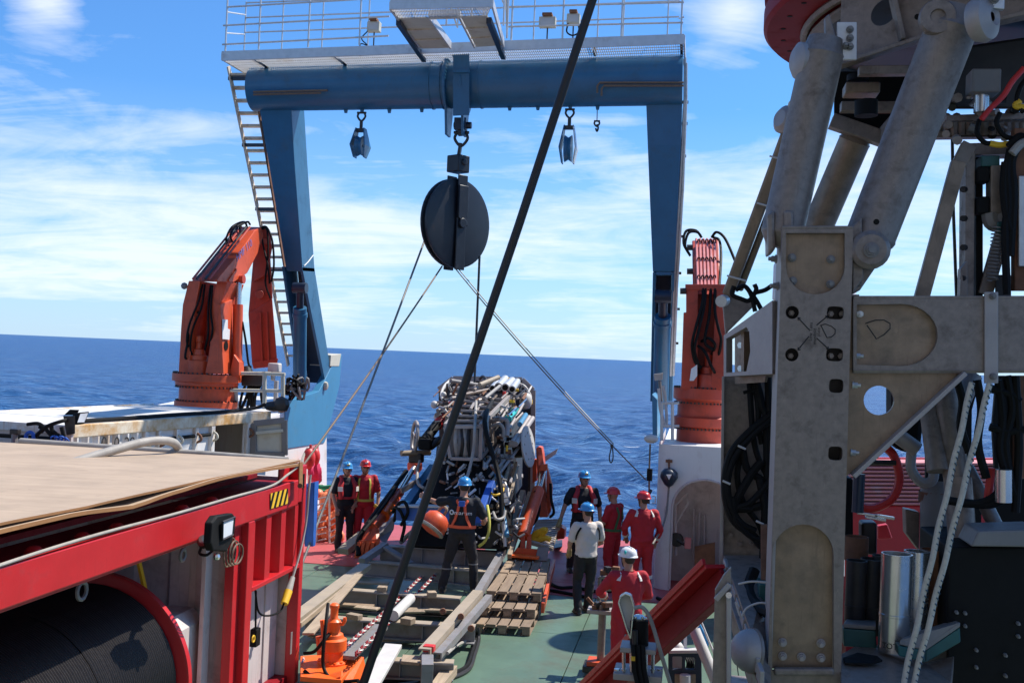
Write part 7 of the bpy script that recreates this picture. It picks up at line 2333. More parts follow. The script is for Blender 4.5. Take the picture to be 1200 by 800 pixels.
    if strips:
        for i in (1, -1):
            p = fig.sh[i].lerp(fig.L((0, 0, 1.42)), .22)
            sv = (fig.sh[i] - fig.neck).normalized()
            m_ = MB()
            for (yy, zz) in ((-.105, -.055), (-.075, .028), (0, .068)):
                pass
            q = [fig.surf(270 + i * 42, 1.365, .036), fig.surf(270 + i * 42, 1.395, .036), fig.surf(270 + i * 46, 1.435, .036), fig.surf(270 + i * 70, 1.455, .03)]
            for a, b_ in zip(q[:-1], q[1:]):
                m_.bar(a, b_, .055, .012, a - fig.L((0, 0, 1.3)))
            m_.build('shoulder_strip', 'reflect', t, org=(0, 0, 0))
            e, w = fig.el[i], fig.wr[i]
            c = e.lerp(w, .72)
            MB().cyl(c - (w - e).normalized() * .025, c + (w - e).normalized() * .025, .064, .062, 14).build('cuff_strip', 'reflect', t, org=(0, 0, 0))
            kk = fig.kn[i].lerp(fig.an[i], .45)
            dd_ = (fig.an[i] - fig.kn[i]).normalized() * .03
            MB().cyl(kk - dd_, kk + dd_, .097, .094, 14).build('leg_strip', 'reflect', t, org=(0, 0, 0))
    return t

def facing_to(deg):
    """0 = looking aft (away from the camera), 180 = towards the camera, 90 = to the left of the view"""
    return R(deg)
# man with a life vest and blue helmet at the port side (hand on hip, looking right)
g_port = None
L1 = G(402, 646, 0.02)
fA = Fig(1.80, look=R(-10), arms={-1: ((-.33, -.04, 1.16), (-.20, .07, .98)), 1: ((.27, .03, 1.12), (.24, .16, .90))})
person(fA, L1, facing_to(218), 'man in black T-shirt, red life vest and blue helmet at the port side', 'hat_blue', 'tee_black', vest='vest', belt=True)
L2 = G(424, 645, 0.02)
fB = Fig(1.84, look=R(12), arms={-1: ((-.28, .0, 1.14), (-.27, .12, .90)), 1: ((.26, .0, 1.12), (.24, .14, .90))})
p2_ = person(fB, L2, facing_to(196), 'man in red coverall and sunglasses with red helmet at the port side', 'hat_red', 'coverall', 'short', harness='strap_yellow', glasses=True)
MB().prism([V(-.20, .06, .92), V(-.28, .06, .92), V(-.26, .10, .05), V(-.20, .10, .05)], (0, .012, 0)).build('hanging_strap', 'strap_orange', p2_, org=(0, 0, 0))
MB().tube([V(-.22, .1, .95), V(-.30, .14, .90), V(-.36, .14, .78)], .04, 7).build('yellow_glove', 'yellow', p2_, org=(0, 0, 0))
# operator in front of the rig, back to the camera, left arm reaching out
L3 = G(538, 695, .25)
fC = Fig(1.86, lean=R(6), look=R(6), bulk=1.12, arms={-1: ((-.44, .14, 1.36), (-.66, .33, 1.40)), 1: ((.34, .10, 1.12), (.30, .34, 1.06))},
         legs={-1: ((-.19, .02, .50), (-.26, -.04, .085)), 1: ((.18, .10, .50), (.22, .06, .085))})
p3_ = person(fC, L3, facing_to(4), 'man in black T-shirt and orange harness working at the instrument rig', 'hat_blue', 'tee_black', harness='strap_orange')
def on_back(u, v_):
    z = 1.235 + v_
    ang = 270 + math.degrees(u / .20)
    return fC.surf(ang, z, .045)
lettering('marum', .085, 'sticker', p3_, lambda u, v_: on_back(u + .025, v_), 'shirt_lettering')
m_ = MB()
m_.tube([on_back(-.135 + .03 * math.cos(a), .005 + .03 * math.sin(a)) for a in [2 * math.pi * i / 12 for i in range(12)]], .011, 5, True)
m_.build('shirt_emblem', 'sticker', p3_, org=(0, 0, 0))
for i, z in ((-1, .36), (1, .44)):
    kk = fC.kn[i].lerp(fC.an[i], .3 if i < 0 else .12)
    MB().cyl(kk - V(0, 0, .01), kk + V(0, 0, .01), .082, .082, 12).build('knee_strap', 'grey', p3_, org=(0, 0, 0))
# man facing the camera with life vest and gloves
L4 = G(680, 669, 0.02)
fD = Fig(1.93, look=R(8), bulk=1.08, arms={1: ((.33, .02, 1.14), (.42, .10, .88)), -1: ((-.30, .0, 1.12), (-.31, .08, .86))}, legs={1: ((.16, .02, .5), (.20, .02, .085)), -1: ((-.10, .02, .5), (-.10, .0, .085))})
person(fD, L4, facing_to(196), 'tall gloved man facing the camera in black T-shirt, life vest and blue helmet', 'hat_blue', 'tee_black', vest='vest', glove='glove')
# man in the white T-shirt, toned dull for shade
L5 = G(684, 718, 0.02)
fE = Fig(1.76, look=R(22), bulk=1.04, arms={-1: ((-.27, .05, 1.13), (-.20, .24, .96)), 1: ((.29, .06, 1.13), (.20, .27, 1.02))}, legs={-1: ((-.10, .10, .50), (-.12, -.05, .085)), 1: ((.12, .06, .50), (.10, .10, .085))})
p5_ = person(fE, L5, facing_to(28), 'man in shade-toned white T-shirt and blue helmet standing on the green deck', 'hat_blue', 'tee_white_shaded', glove='glove', glasses=True)
for i in (1, -1):
    band(fE, [(270 + i * 44, 1.40), (270 + i * 62, 1.30), (270 + i * 78, 1.20)], .03, 'vest_strap', 'black', p5_, .03)
# red helmet, green harness
L6 = G(716, 683, 0.02)
fF = Fig(1.74, look=R(14), arms={-1: ((-.25, .06, 1.13), (-.16, .24, .98)), 1: ((.25, .02, 1.10), (.22, .20, .92))})
person(fF, L6, facing_to(62), 'man in red coverall with green harness and red helmet seen from the side', 'hat_red', 'coverall', 'short', harness='strap_green', hair=False)
# red coverall with reflective shoulders, from behind
L7 = G(750, 697, 0.02)
fG = Fig(1.80, look=R(38), bulk=1.08, arms={-1: ((-.32, .03, 1.15), (-.24, .20, .97)), 1: ((.31, .0, 1.13), (.28, .12, .92))})
person(fG, L7, facing_to(18), 'man in red coverall and red helmet, back turned by the white bulwark', 'hat_red', 'coverall', 'long', strips=True)
# white helmet in front
L8 = G(731, 799, 0.02)
fH = Fig(1.70, look=R(24), bulk=1.06, arms={-1: ((-.36, .06, 1.18), (-.26, .30, 1.08)), 1: ((.32, .10, 1.14), (.16, .30, 1.06))})
person(fH, L8, facing_to(16), 'man in red coverall with white helmet leaning his arm towards the small stand', 'hat_white', 'coverall', 'long', strips=True)
# ================================================================== SEABED DRILL RIG (foreground right)
rig = thing('drill_rig', 'tall grey aluminium seabed drill rig with bolted columns and tube struts in the foreground', 'drill rig', W(942, 800, 7.6) * 1.0)
rig.location.z = 0
ORG[rig.name] = Vector(rig.location)
YR = 7.6
def rp(mb, nm, mat, bev=0.0, parent=None):
    return mb.build(nm, mat, parent or rig, bev)
def C(px, py, r_, y, n=16, sq=1.0):
    c = W(px, py, y)
    k = (W(px + 10, py, y).x - c.x) / 10 * r_
    return [c + V(math.cos(2 * math.pi * i / n) * k, 0, math.sin(2 * math.pi * i / n) * k * sq) for i in range(n)]
def D(px, py, rx_, ry_, y):          # rounded square opening
    c = W(px, py, y)
    k = (W(px + 10, py, y).x - c.x) / 10
    pts = []
    for i in range(16):
        a = 2 * math.pi * i / 16
        ca, sa = math.cos(a), math.sin(a)
        pts.append(c + V(math.copysign(abs(ca) ** .55, ca) * rx_ * k, 0, math.copysign(abs(sa) ** .55, sa) * ry_ * k))
    return pts
# main column: front plate with the two pockets and the access holes cut through
out = [W(917, 268, YR), W(1000, 268, YR), W(985, 812, YR), W(899, 812, YR)]
def arch_pts(x0, x1, ytop, ybot, down=True, n=12):
    pts = []
    if down:        # flat top, round bottom
        cx_, r_ = (x0 + x1) / 2, (x1 - x0) / 2
        pts = [W(x0, ytop, YR), W(x1, ytop, YR)] + [W(cx_ + r_ * math.cos(math.pi * i / n), ybot - r_ * .95 + r_ * .95 * math.sin(math.pi * i / n), YR) for i in range(n + 1)]
    return pts
pocket1 = arch_pts(921, 990, 273, 345)
cxp, rp_ = 944, 36
pocket2 = [W(cxp - 3 + rp_ * math.cos(math.pi * i / 14), 650 - 36 * math.sin(math.pi * i / 14), YR) for i in range(15)] + [W(905, 786, YR), W(977, 786, YR)]
holes = [C(928.5, 366, 8, YR), D(979, 366.5, 10, 8, YR), C(928, 415.5, 8, YR), D(978, 415.5, 10, 8, YR), D(980, 452, 8.5, 8.5, YR), D(979, 531, 8.5, 8.5, YR)]
rp(MB().plate_holes(out, [pocket1, pocket2] + holes, (0, .045, 0)), 'column_face', 'alu')
rp(MB().prism([(p - pocket1[0].lerp(pocket1[1], .5)) * 1.06 + pocket1[0].lerp(pocket1[1], .5) + V(0, .055, .01) for p in pocket1], (0, .02, 0)), 'upper_pocket', 'alu_tan')
rp(MB().prism([p + V(0, .07, 0) for p in pocket2], (0, .02, 0)), 'lower_pocket', 'alu_tan')
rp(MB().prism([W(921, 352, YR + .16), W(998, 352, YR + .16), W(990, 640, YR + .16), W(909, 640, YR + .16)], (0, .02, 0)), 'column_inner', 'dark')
for a, b_, c_, d_ in (((917, 268), (899, 812), .028, 0), ((999.8, 268), (985, 812), -.028, 1)):
    s0, s1 = W(*a, YR), W(*b_, YR)
    rp(MB().hexa([s0 + V(0, .045, 0), s0 + V(c_, .045, 0), s0 + V(c_, .5, 0), s0 + V(0, .5, 0), s1 + V(0, .045, 0), s1 + V(c_, .045, 0), s1 + V(c_, .5, 0), s1 + V(0, .5, 0)]), 'column_side', 'alu_pale' if not d_ else 'alu', .004)  # left side in paler metal: bounced light put into the colour
rp(MB().hexa([W(917, 268, YR), W(1000, 268, YR), W(1000, 268, YR) + V(0, .5, 0), W(917, 268, YR) + V(0, .5, 0), W(917, 264.5, YR), W(1000, 264.5, YR), W(1000, 264.5, YR) + V(0, .5, 0), W(917, 264.5, YR) + V(0, .5, 0)]), 'column_cap', 'alu', .006)
rp(MB().bar(W(907, 786, YR - .0), W(977, 786, YR - .0), .06, .05), 'pocket_sill', 'alu', .015)
def bolt(px, py, y, r_=.028, ax=(0, -1, 0), mat='grey', washer=True):
    r_ *= .82
    c = W(px, py, y)
    ax = Vector(ax).normalized()
    m_ = MB()
    if washer:
        m_.cyl(c, c + ax * .008, r_ * 1.3, None, 16)
    m_.cyl(c + ax * .008, c + ax * .034, r_, None, 6)
    m_.cyl(c + ax * .034, c + ax * .055, r_ * .62, None, 10)
    return rp(m_, 'bolt', mat)
for px, py in ((928, 302), (973.5, 304), (929, 329), (973, 333)):
    bolt(px, py, YR + .05, .027)
for px, py in ((917, 752), (962, 753), (917, 768), (939, 769), (962, 770)):
    bolt(px, py, YR + .066, .028, mat='alu_pale')
for px, py in ((927, 367), (973, 368), (986, 368), (926, 417), (973, 417), (985, 417)):
    bolt(px, py, YR + .13, .026, mat='alu_pale', washer=False)
for px, py in ((902, 303.5), (904, 335)):
    bolt(px + 8, py, YR + .12, .028, (-1, -.2, 0))
for px, py in ((1000, 303), (1000, 333)):
    bolt(px, py, YR + .12, .026, (1, -.2, 0))
for px, py in ((1001, 368), (1001, 417), (998, 451), (996, 530)):
    bolt(px + 1, py, YR + .12, .026, (1, -.15, 0), 'galv')
# hand written marks on the column
def ink(pts, r_=.0035, y=YR - .003, nm='marker_line'):
    return rp(MB().tube([W(x, yy, y) for x, yy in pts], r_, 4), nm, 'ink')
ink([(935, 372), (948, 386)])
ink([(935, 410), (948, 394)])
ink([(957, 381), (970, 370)])
ink([(957, 396), (971, 409)])
for tip, d in (((935, 372), (1, 1)), ((935, 410), (1, -1)), ((970, 370), (-1, 1)), ((971, 409), (-1, -1))):
    ink([(tip[0] + 3 * d[0], tip[1] + .4 * d[1]), tip, (tip[0] + .6 * d[0], tip[1] + 3.2 * d[1])])
ink([(962, 381), (969, 395.5), (974, 395), (978.5, 391), (979, 386), (974, 382), (967, 379.5), (961, 381.5)], .003)
ink([(1016, 381), (1027, 397), (1036, 392), (1043, 385), (1043, 379), (1036, 375), (1026, 375), (1014, 379)], .004, YR + .064)
for k, (txt, px, py) in enumerate((('Low Tens', 950.2, 388.5), ('manifold', 954.8, 394), ('plate', 959.2, 389))):
    c = W(px, py, YR - .0025)
    lettering(txt, .031, 'ink', rig, lambda u, v_, c=c: c + V(-v_, 0, u), 'marker_writing')
# horizontal beam to the right
YBm = YR + .06
bo_ = [W(1000, 350, YBm), W(1260, 350, YBm), W(1260, 437, YBm), W(1000, 437, YBm)]
pk = [W(1004, 357, YBm), W(1056, 356, YBm)] + [W(1056 + 43 * math.sin(math.pi * i / 14), 392.5 - 36.5 * math.cos(math.pi * i / 14), YBm) for i in range(1, 14)] + [W(1056, 429, YBm), W(1004, 427, YBm)]
rp(MB().plate_holes(bo_, [pk], (0, .05, 0)), 'cross_beam_face', 'alu')
def grow(pts, k, dy):
    c = sum(pts, Vector()) / len(pts)
    return [c + (p - c) * k + V(0, dy, 0) for p in pts]
rp(MB().prism(grow(pk, 1.12, .053), (0, .02, 0)), 'beam_pocket', 'alu_tan')
rp(MB().prism([W(992, 345, YBm + .06), W(1007, 345, YBm + .06), W(1005, 441, YBm + .06), W(990, 441, YBm + .06)], (0, .25, 0)), 'joint_plate', 'alu')
rp(MB().hexa([W(1000, 350, YBm), W(1260, 350, YBm), W(1260, 350, YBm) + V(0, .4, 0), W(1000, 350, YBm) + V(0, .4, 0), W(1000, 346.5, YBm), W(1260, 346.5, YBm), W(1260, 346.5, YBm) + V(0, .4, 0), W(1000, 346.5, YBm) + V(0, .4, 0)]), 'beam_flange', 'alu', .004)
rp(MB().hexa([W(1000, 437, YBm), W(1260, 437, YBm), W(1260, 437, YBm) + V(0, .4, 0), W(1000, 437, YBm) + V(0, .4, 0), W(1000, 433.5, YBm - .01), W(1260, 433.5, YBm - .01), W(1260, 433.5, YBm) + V(0, .4, 0), W(1000, 433.5, YBm) + V(0, .4, 0)]), 'beam_flange', 'alu', .004)
st = rp(MB().prism([W(1154, 342, YBm - .03), W(1170, 342, YBm - .03), W(1170, 449, YBm - .03), W(1154, 449, YBm - .03)], (0, .025, 0)), 'hanger_strap', 'alu_pale', .005)
bolt(1163, 347, YBm - .03, .022)
bolt(1163.5, 441, YBm - .03, .022)
bolt(1008, 368, YBm - .0, .02, (0, -1, 0), 'galv')
# gusset with its hole
gs = [W(990, 433, YBm + .05), W(1132, 433, YBm + .05), W(987, 562, YBm + .05)]
rp(MB().plate_holes(gs, [C(1030, 469, 18, YBm + .05, 24)], (0, .04, 0)), 'gusset', 'alu_tan')
rp(MB().bar(W(1129, 437, YBm + .02), W(999, 557, YBm + .02), .16, .03, None, (0, 0)), 'gusset_flange', 'alu_pale', .004)
# left arm and rear column
YL = 8.9
arm = [W(848, 393, YL), W(905, 352, YR + .25), W(905, 438, YR + .25), W(848, 441, YL)]
def armp(u, v_):
    return arm[0].lerp(arm[1], u).lerp(arm[3].lerp(arm[2], u), v_)
wnd = [armp(.06, .12), armp(.5, .14), armp(.56, .25), armp(.58, .6), armp(.5, .93), armp(.06, .93)]
rp(MB().plate_holes(arm, [wnd], (.05, .06, 0)), 'side_arm_face', 'alu_pale')  # brighter sky-lit face painted as paler metal
wc_ = sum(wnd, Vector()) / len(wnd)
rp(MB().prism([wc_ + (p - wc_) * 1.45 + V(.12, .14, 0) for p in wnd], (.02, .02, 0)), 'side_arm_back', 'alu_tan')
rp(MB().prism([armp(.28, .12) + V(.04, .04, 0), armp(.34, .12) + V(.04, .04, 0), armp(.34, .93) + V(.04, .04, 0), armp(.28, .93) + V(.04, .04, 0)], (.08, .08, 0)), 'arm_web', 'alu_tan')
rp(MB().hexa([arm[3], arm[2], arm[2] + V(.3, .3, 0), arm[3] + V(.3, .3, 0), arm[3] + V(0, 0, .03), arm[2] + V(0, 0, .03), arm[2] + V(.3, .3, .03), arm[3] + V(.3, .3, .03)]), 'arm_flange', 'alu')
for u, v_ in ((.14, .3), (.14, .82), (.42, .85)):
    c = armp(u, v_) + V(.11, .11, 0)
    rp(MB().cyl(c, c + V(-.03, -.04, 0), .026, None, 6), 'bolt', 'steel')
YK = 9.3
rp(MB().prism([W(848.5, 441, YK), W(912, 438, YK), W(910, 655, YK), W(848, 660, YK)], (0, .06, 0)), 'rear_column_plate', 'alu')
rp(MB().hexa([W(846, 441, YK - .1), W(849, 441, YK - .1), W(849, 441, YK + .3), W(846, 441, YK + .3), W(843, 668, YK - .1), W(847, 668, YK - .1), W(847, 668, YK + .3), W(843, 668, YK + .3)]), 'rear_column_edge', 'alu_pale', .004)
for px, py in ((856, 626), (867, 636), (881, 637), (891, 630)):
    bolt(px, py, YK, .028, mat='alu')
# looping cables in front of the rear plate
rr = random.Random(8)
cabs = [[(880, 440), (888, 470), (889, 500), (893, 520)], [(885, 440), (893, 475), (898, 500), (900, 640)], [(905, 485), (880, 505), (858, 530), (850, 560), (852, 590), (862, 612), (880, 625), (893, 640)], [(906, 490), (884, 508), (862, 534), (853, 562), (856, 590), (868, 612), (886, 622)],
        [(868, 530), (864, 560), (872, 590), (890, 615), (896, 640)], [(870, 526), (876, 550), (892, 562), (905, 580)], [(893, 540), (880, 556), (862, 590), (872, 596), (892, 592)], [(860, 582), (863, 610), (880, 628), (892, 632)], [(878, 445), (884, 520), (900, 560)],
        [(900, 440), (902, 520), (897, 590), (895, 640)], [(890, 560), (897, 600), (894, 660)], [(905, 560), (880, 588), (865, 594), (882, 597)]]
for k, l in enumerate(cabs):
    rp(MB().tube(curve_pts([W(x, y, YK - .12 - .02 * (k % 4)) for x, y in l], 6), (.024, .03, .034, .026)[k % 4], 8), 'cable', 'black')
for px, py in ((869, 524), (851, 565), (890, 612)):
    rp(MB().tube([W(px - 4, py - 2, YK - .2), W(px + 5, py + 2, YK - .22)], .009, 5), 'cable_tie', 'pad')
rp(MB().tube([W(871, 460, YK - .25), W(887, 456, YK - .25)], .016, 6), 'cable_plug', 'black')
# base ledge seen from above, scalloped edge
led = [W(848, 650, 9.2), W(905, 650, 9.2), W(903, 812, 7.3), W(893, 812, 7.2), W(880, 740, 7.8), W(866, 700, 8.3)]
rp(MB().prism(led, (0, 0, -.03)), 'base_ledge', 'alu', .004)
for k in range(9):
    a = W(849 + k * 5.0, 660 + k * 15.5, 9.1 - k * .22)
    b_ = W(853 + k * 5.0, 671 + k * 15.5, 8.95 - k * .22)
    rp(MB().bar(a, b_, .03, .10), 'edge_tab', 'alu_pale', .006)
rp(MB().hexa([W(843, 668, 9.0), W(849, 655, 9.2), W(906, 815, 7.2), W(898, 830, 7.1), W(850, 715, 9.0), W(856, 700, 9.2), W(906, 850, 7.2), W(898, 870, 7.1)]), 'base_skirt', 'alu', .006)
for l in ([(865, 684), (880, 681), (898, 682)], [(862, 705), (868, 722), (875, 712), (890, 706), (905, 708)], [(886, 775), (890, 760), (900, 754)]):
    rp(MB().tube(curve_pts([W(x, y, 8.0) for x, y in l], 5), .008, 6), 'guard_wire', 'pad')
rp(MB().tube(curve_pts([W(884, 668, 8.7), W(878, 685, 8.6), W(880, 700, 8.4), W(890, 712, 8.2), W(903, 718, 8.0)], 6), .045, 8), 'base_hose', 'black')
rp(MB().box(W(896, 690, 8.5), (.10, .25, .12)), 'teal_pad', 'teal', .01)
rp(MB().prism([W(892, 615, 8.8), W(899, 615, 8.8), W(898, 690, 8.5), W(892, 690, 8.5)], (0, .06, 0)), 'rust_strip', 'rust')
rp(MB().lathe([(.145, 0), (.135, .05), (.10, .10), (.05, .125), (0, .13)], W(880, 762, 7.55), V(-.9, -.42, .1), 20), 'round_bumper', 'alu_pale')
rp(MB().lathe([(0, 0), (.15, 0), (.15, -.02), (0, -.02)], W(880, 762, 7.55), V(-.9, -.42, .1), 20), 'bumper_plate', 'alu')
# tube struts ----------------------------------------------------------
def strut(p, q, r_, nm='tube_strut', mat='alu', ringm=True):
    p, q = Vector(p), Vector(q)
    d = (q - p).normalized()
    L_ = (q - p).length
    m_ = MB().lathe([(0, 0), (r_ * .62, 0), (r_ * .98, L_ * .06), (r_ * 1.03, L_ * .075), (r_, L_ * .085), (r_, L_ * .91), (r_ * 1.04, L_ * .92), (r_ * .96, L_ * .935), (r_ * .8, L_), (0, L_)], p, d, 32)
    return rp(m_, nm, mat)
s1 = (W(913, 290, YR + .25), W(968, 45, YR + .2))
strut(*s1, .145)
rp(MB().prism([W(899, 250, YR + .1), W(908, 246, YR + .1), W(909, 292, YR + .1), W(900, 298, YR + .1)], (0, .3, 0)), 'strut_clevis', 'alu', .02)
rp(MB().prism([W(918, 246, YR + .07), W(930, 246, YR + .07), W(932, 285, YR + .07), W(919, 285, YR + .07)], (0, .08, 0)), 'strut_clevis', 'alu', .02)
s2 = (W(1012, 298, YR + .25), W(1124, 10, YR + .1))
strut(*s2, .168)
rp(MB().lathe([(0, 0), (.10, 0), (.13, .03), (.13, .08), (.10, .11), (0, .11)], W(1021, 292, YR - .02), (0, 1, 0), 22), 'strut_ear', 'alu')
bolt(1021, 293, YR - .025, .048)
rp(MB().prism([W(998, 266, YR + .06), W(1010, 254, YR + .06), W(1012, 325, YR + .06), W(999, 345, YR + .06)], (0, .3, 0)), 'strut_lug', 'alu', .01)
rp(MB().prism([W(1000, 290, YR + .12), W(1034, 302, YR + .12), W(1008, 340, YR + .12), W(999, 345, YR + .12)], (0, .2, 0)), 'strut_lug', 'alu', .01)
for px, py in ((1027, 260), (1029, 277), (1075, 20), (1114, 32)):
    rp(MB().cyl(W(px, py, YR + .06), W(px, py, YR + .14), .02, None, 10), 'drain_hole', 'black')
strut(W(950, 285, 10.2), W(1006, 155, 9.9), .135, mat='alu_tan')
s4 = (W(853, 345, 9.6), W(934, 125, 9.2))
d4 = (s4[1] - s4[0]).normalized()
rp(MB().bar(s4[0], s4[1], .10, .17, (0, 1, 0)), 'side_strut', 'alu_tan', .02)
rp(MB().bar(s4[0] + V(.10, .1, .05), s4[0].lerp(s4[1], .95) + V(.10, .1, 0), .06, .14, (0, 1, 0)), 'side_strut', 'alu_tan', .02)
rp(MB().lathe([(0, -.03), (.075, -.03), (.115, .0), (.115, .03), (.07, .07), (0, .07)], W(921, 141, 9.15), V(-.8, -.6, .15), 20), 'strut_knob', 'alu_pale')
rp(MB().cyl(W(933, 122, 9.1), W(930, 123, 9.0), .045, None, 14), 'strut_pin', 'galv')
rp(MB().cyl(W(849, 352, 9.5), W(845, 353, 9.4), .05, None, 14), 'strut_pin', 'galv')
rp(MB().prism([W(846, 345, 9.6), W(862, 348, 9.6), W(890, 352, 9.6), W(850, 392, 9.6)], (0, .1, 0)), 'strut_bracket', 'alu', .01)
for py, px in ((185, 912), (240, 897), (325, 862)):
    rp(MB().tube([W(px - 10, py - 2, 9.2), W(px + 12, py + 4, 9.15)], .008, 5), 'wire_tie', 'pad')
for l in ([(860, 335), (858, 345), (868, 350), (878, 352), (886, 340), (884, 333)], [(862, 340), (872, 335), (880, 345), (885, 365)], [(875, 337), (885, 350), (892, 362)], [(884, 343), (896, 340), (904, 335)]):
    rp(MB().tube(curve_pts([W(x, y, 8.6) for x, y in l], 5), .018, 7), 'cable', 'black')
# red top disc and the ring frame --------------------------------------
ZD = 6.95
CX, CY, RD = 2.80, 9.5, 2.34
disc = MB().lathe([(0, .0), (RD - .03, .0), (RD, .03), (RD, .16), (RD - .05, .18), (RD - .05, .26), (RD, .28), (RD, .46), (RD - .03, .5), (0, .5)], V(CX, CY, ZD), (0, 0, 1), 120)
rp(disc, 'top_disc', 'red_dark')
rp(MB().lathe([(RD - .06, .175), (RD - .035, .18), (RD - .035, .26), (RD - .06, .265)], V(CX, CY, ZD), (0, 0, 1), 120), 'disc_groove', 'black')
for k in range(40):
    a = 2 * math.pi * k / 40
    rp(MB().cyl(V(CX + math.cos(a) * (RD - .16), CY + math.sin(a) * (RD - .16), ZD - .003), V(CX + math.cos(a) * (RD - .16), CY + math.sin(a) * (RD - .16), ZD + .01), .022, None, 10), 'disc_hole', 'black')
RG = 2.0
ring_o = [V(CX + math.cos(a) * RG, CY + math.sin(a) * RG, ZD - .02) for a in [2 * math.pi * i / 72 for i in range(72)]]
rp(MB().tube(ring_o, .035, 6, True), 'ring_rim', 'alu')
rp(MB().lathe([(RG - .12, -.02), (RG - .12, -.10), (RG - .02, -.10), (RG - .02, -.08), (RG - .09, -.08), (RG - .09, -.02)], V(CX, CY, ZD), (0, 0, 1), 48, 2 * math.pi, False), 'ring_web', 'alu')
rp(MB().lathe([(.2, -.04), (RG - .1, -.04)], V(CX, CY, ZD), (0, 0, 1), 24, 2 * math.pi, False), 'ring_deck', 'dark')
# front girder below the ring with hole and stiffeners
g0, g1, g2 = W(985, 76, YR + .62), W(1090, 42, YR + .42), W(1225, 12, YR + .2)
for a, b_ in ((g0, g1), (g1, g2)):
    rp(MB().hexa([a, b_, b_ + V(0, .16, 0), a + V(0, .16, 0), a + V(0, 0, .03), b_ + V(0, 0, .03), b_ + V(0, .16, .03), a + V(0, .16, .03)]), 'girder_flange', 'alu', .004)
gw = [g0 + V(0, .08, .03), g1 + V(0, .08, .03), g1 + V(0, .08, .55), g0 + V(0, .08, .55)]
hc_ = g0.lerp(g1, .5) + V(0, .08, .30)
hol = [hc_ + (g1 - g0).normalized() * math.cos(a) * .095 + V(0, 0, math.sin(a) * .095) for a in [2 * math.pi * i / 24 for i in range(24)]]
rp(MB().plate_holes(gw, [hol], (0, .02, 0)), 'girder_web', 'alu')
rp(MB().hexa([g1 + V(0, .08, .03), g2 + V(0, .08, .03), g2 + V(0, .10, .03), g1 + V(0, .10, .03), g1 + V(0, .08, .6), g2 + V(0, .08, .6), g2 + V(0, .10, .6), g1 + V(0, .10, .6)]), 'girder_web', 'alu')
rp(MB().bar(W(1045, -8, YR + .52), W(1057, 48, YR + .52), .03, .14, (0, 1, 0)), 'girder_stiffener', 'alu', .004)
rp(MB().prism([W(981, 26, YR + .16), W(1004, 26, YR + .16), W(1004, 70, YR + .16), W(981, 70, YR + .16)], (0, .03, 0)), 'bolt_plate', 'galv', .004)
for px, py in ((996, 35), (996, 45), (996, 55), (991, 54)):
    bolt(px, py, YR + .155, .024)
rp(MB().prism([W(967, 20, YR + .14), W(972, 16, YR + .14), W(982, 52, YR + .14), W(968, 52, YR + .14)], (0, .1, 0)), 'strut_lug', 'alu', .008)
rp(MB().lathe([(0, 0), (.08, 0), (.125, .03), (.125, .07), (.08, .10), (0, .10)], W(946, 72, YR + .22), V(-.95, -.3, .0), 24), 'strut_knob', 'alu_pale')
rp(MB().lathe([(.03, .09), (.06, .11), (.135, .07), (.15, .02), (.13, -.03), (0, -.03)], W(1147, 24, YR - .22), V(.75, -.66, .05), 28), 'strut_knob', 'alu_pale')
rp(MB().cyl(W(1147, 24, YR - .22), W(1150, 23.5, YR - .33), .032, None, 12), 'knob_bore', 'black')
rp(MB().lathe([(0, 0), (.045, 0), (.05, .02), (.11, .02), (.12, .0), (.12, -.05), (0, -.05)], W(1099, 20, YR - .02), V(-.1, -1, 0), 24), 'end_boss', 'alu')
rp(MB().prism([W(1086, 12, YR + .0), W(1094, 12, YR + .0), W(1092, 38, YR + .0), W(1083, 38, YR + .0)], (0, .04, 0)), 'boss_plate', 'alu_pale', .004)
rp(MB().prism([W(1146, -20, YR - .3), W(1178, -20, YR - .3), W(1177, 11, YR - .3), W(1150, 8, YR - .3)], (0, .04, 0)), 'bolt_plate', 'galv', .004)
bolt(1165, -1, YR - .3, .03)
# underside beams
rp(MB().bar(W(1006, 84, 8.3), W(1082, 83, 8.3), .10, .06), 'lower_beam', 'alu', .006)
rp(MB().bar(W(985, 126, 9.6), W(1062, 126, 9.6), .12, .08), 'lower_beam', 'alu', .006)
rp(MB().bar(W(974, 142, 9.8), W(1034, 163, 9.8), .14, .12), 'lower_beam', 'alu', .006)
rp(MB().bar(W(1034, 162, 9.8), W(1060, 132, 9.6), .12, .10), 'lower_beam', 'alu', .006)
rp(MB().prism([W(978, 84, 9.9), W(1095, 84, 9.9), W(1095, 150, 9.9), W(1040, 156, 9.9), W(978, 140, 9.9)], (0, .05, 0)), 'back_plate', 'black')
rp(MB().box(W(1009, 106, 8.6), (.25, .2, .08)), 'clamp_block', 'alu_tan', .01)
rp(MB().cyl(W(1015, 118, 8.5), W(1015, 136, 8.5), .085, None, 18), 'black_motor', 'black')
rp(MB().cyl(W(1005, 95, 8.6), W(1005, 88, 8.6), .08, None, 14), 'black_motor', 'black')
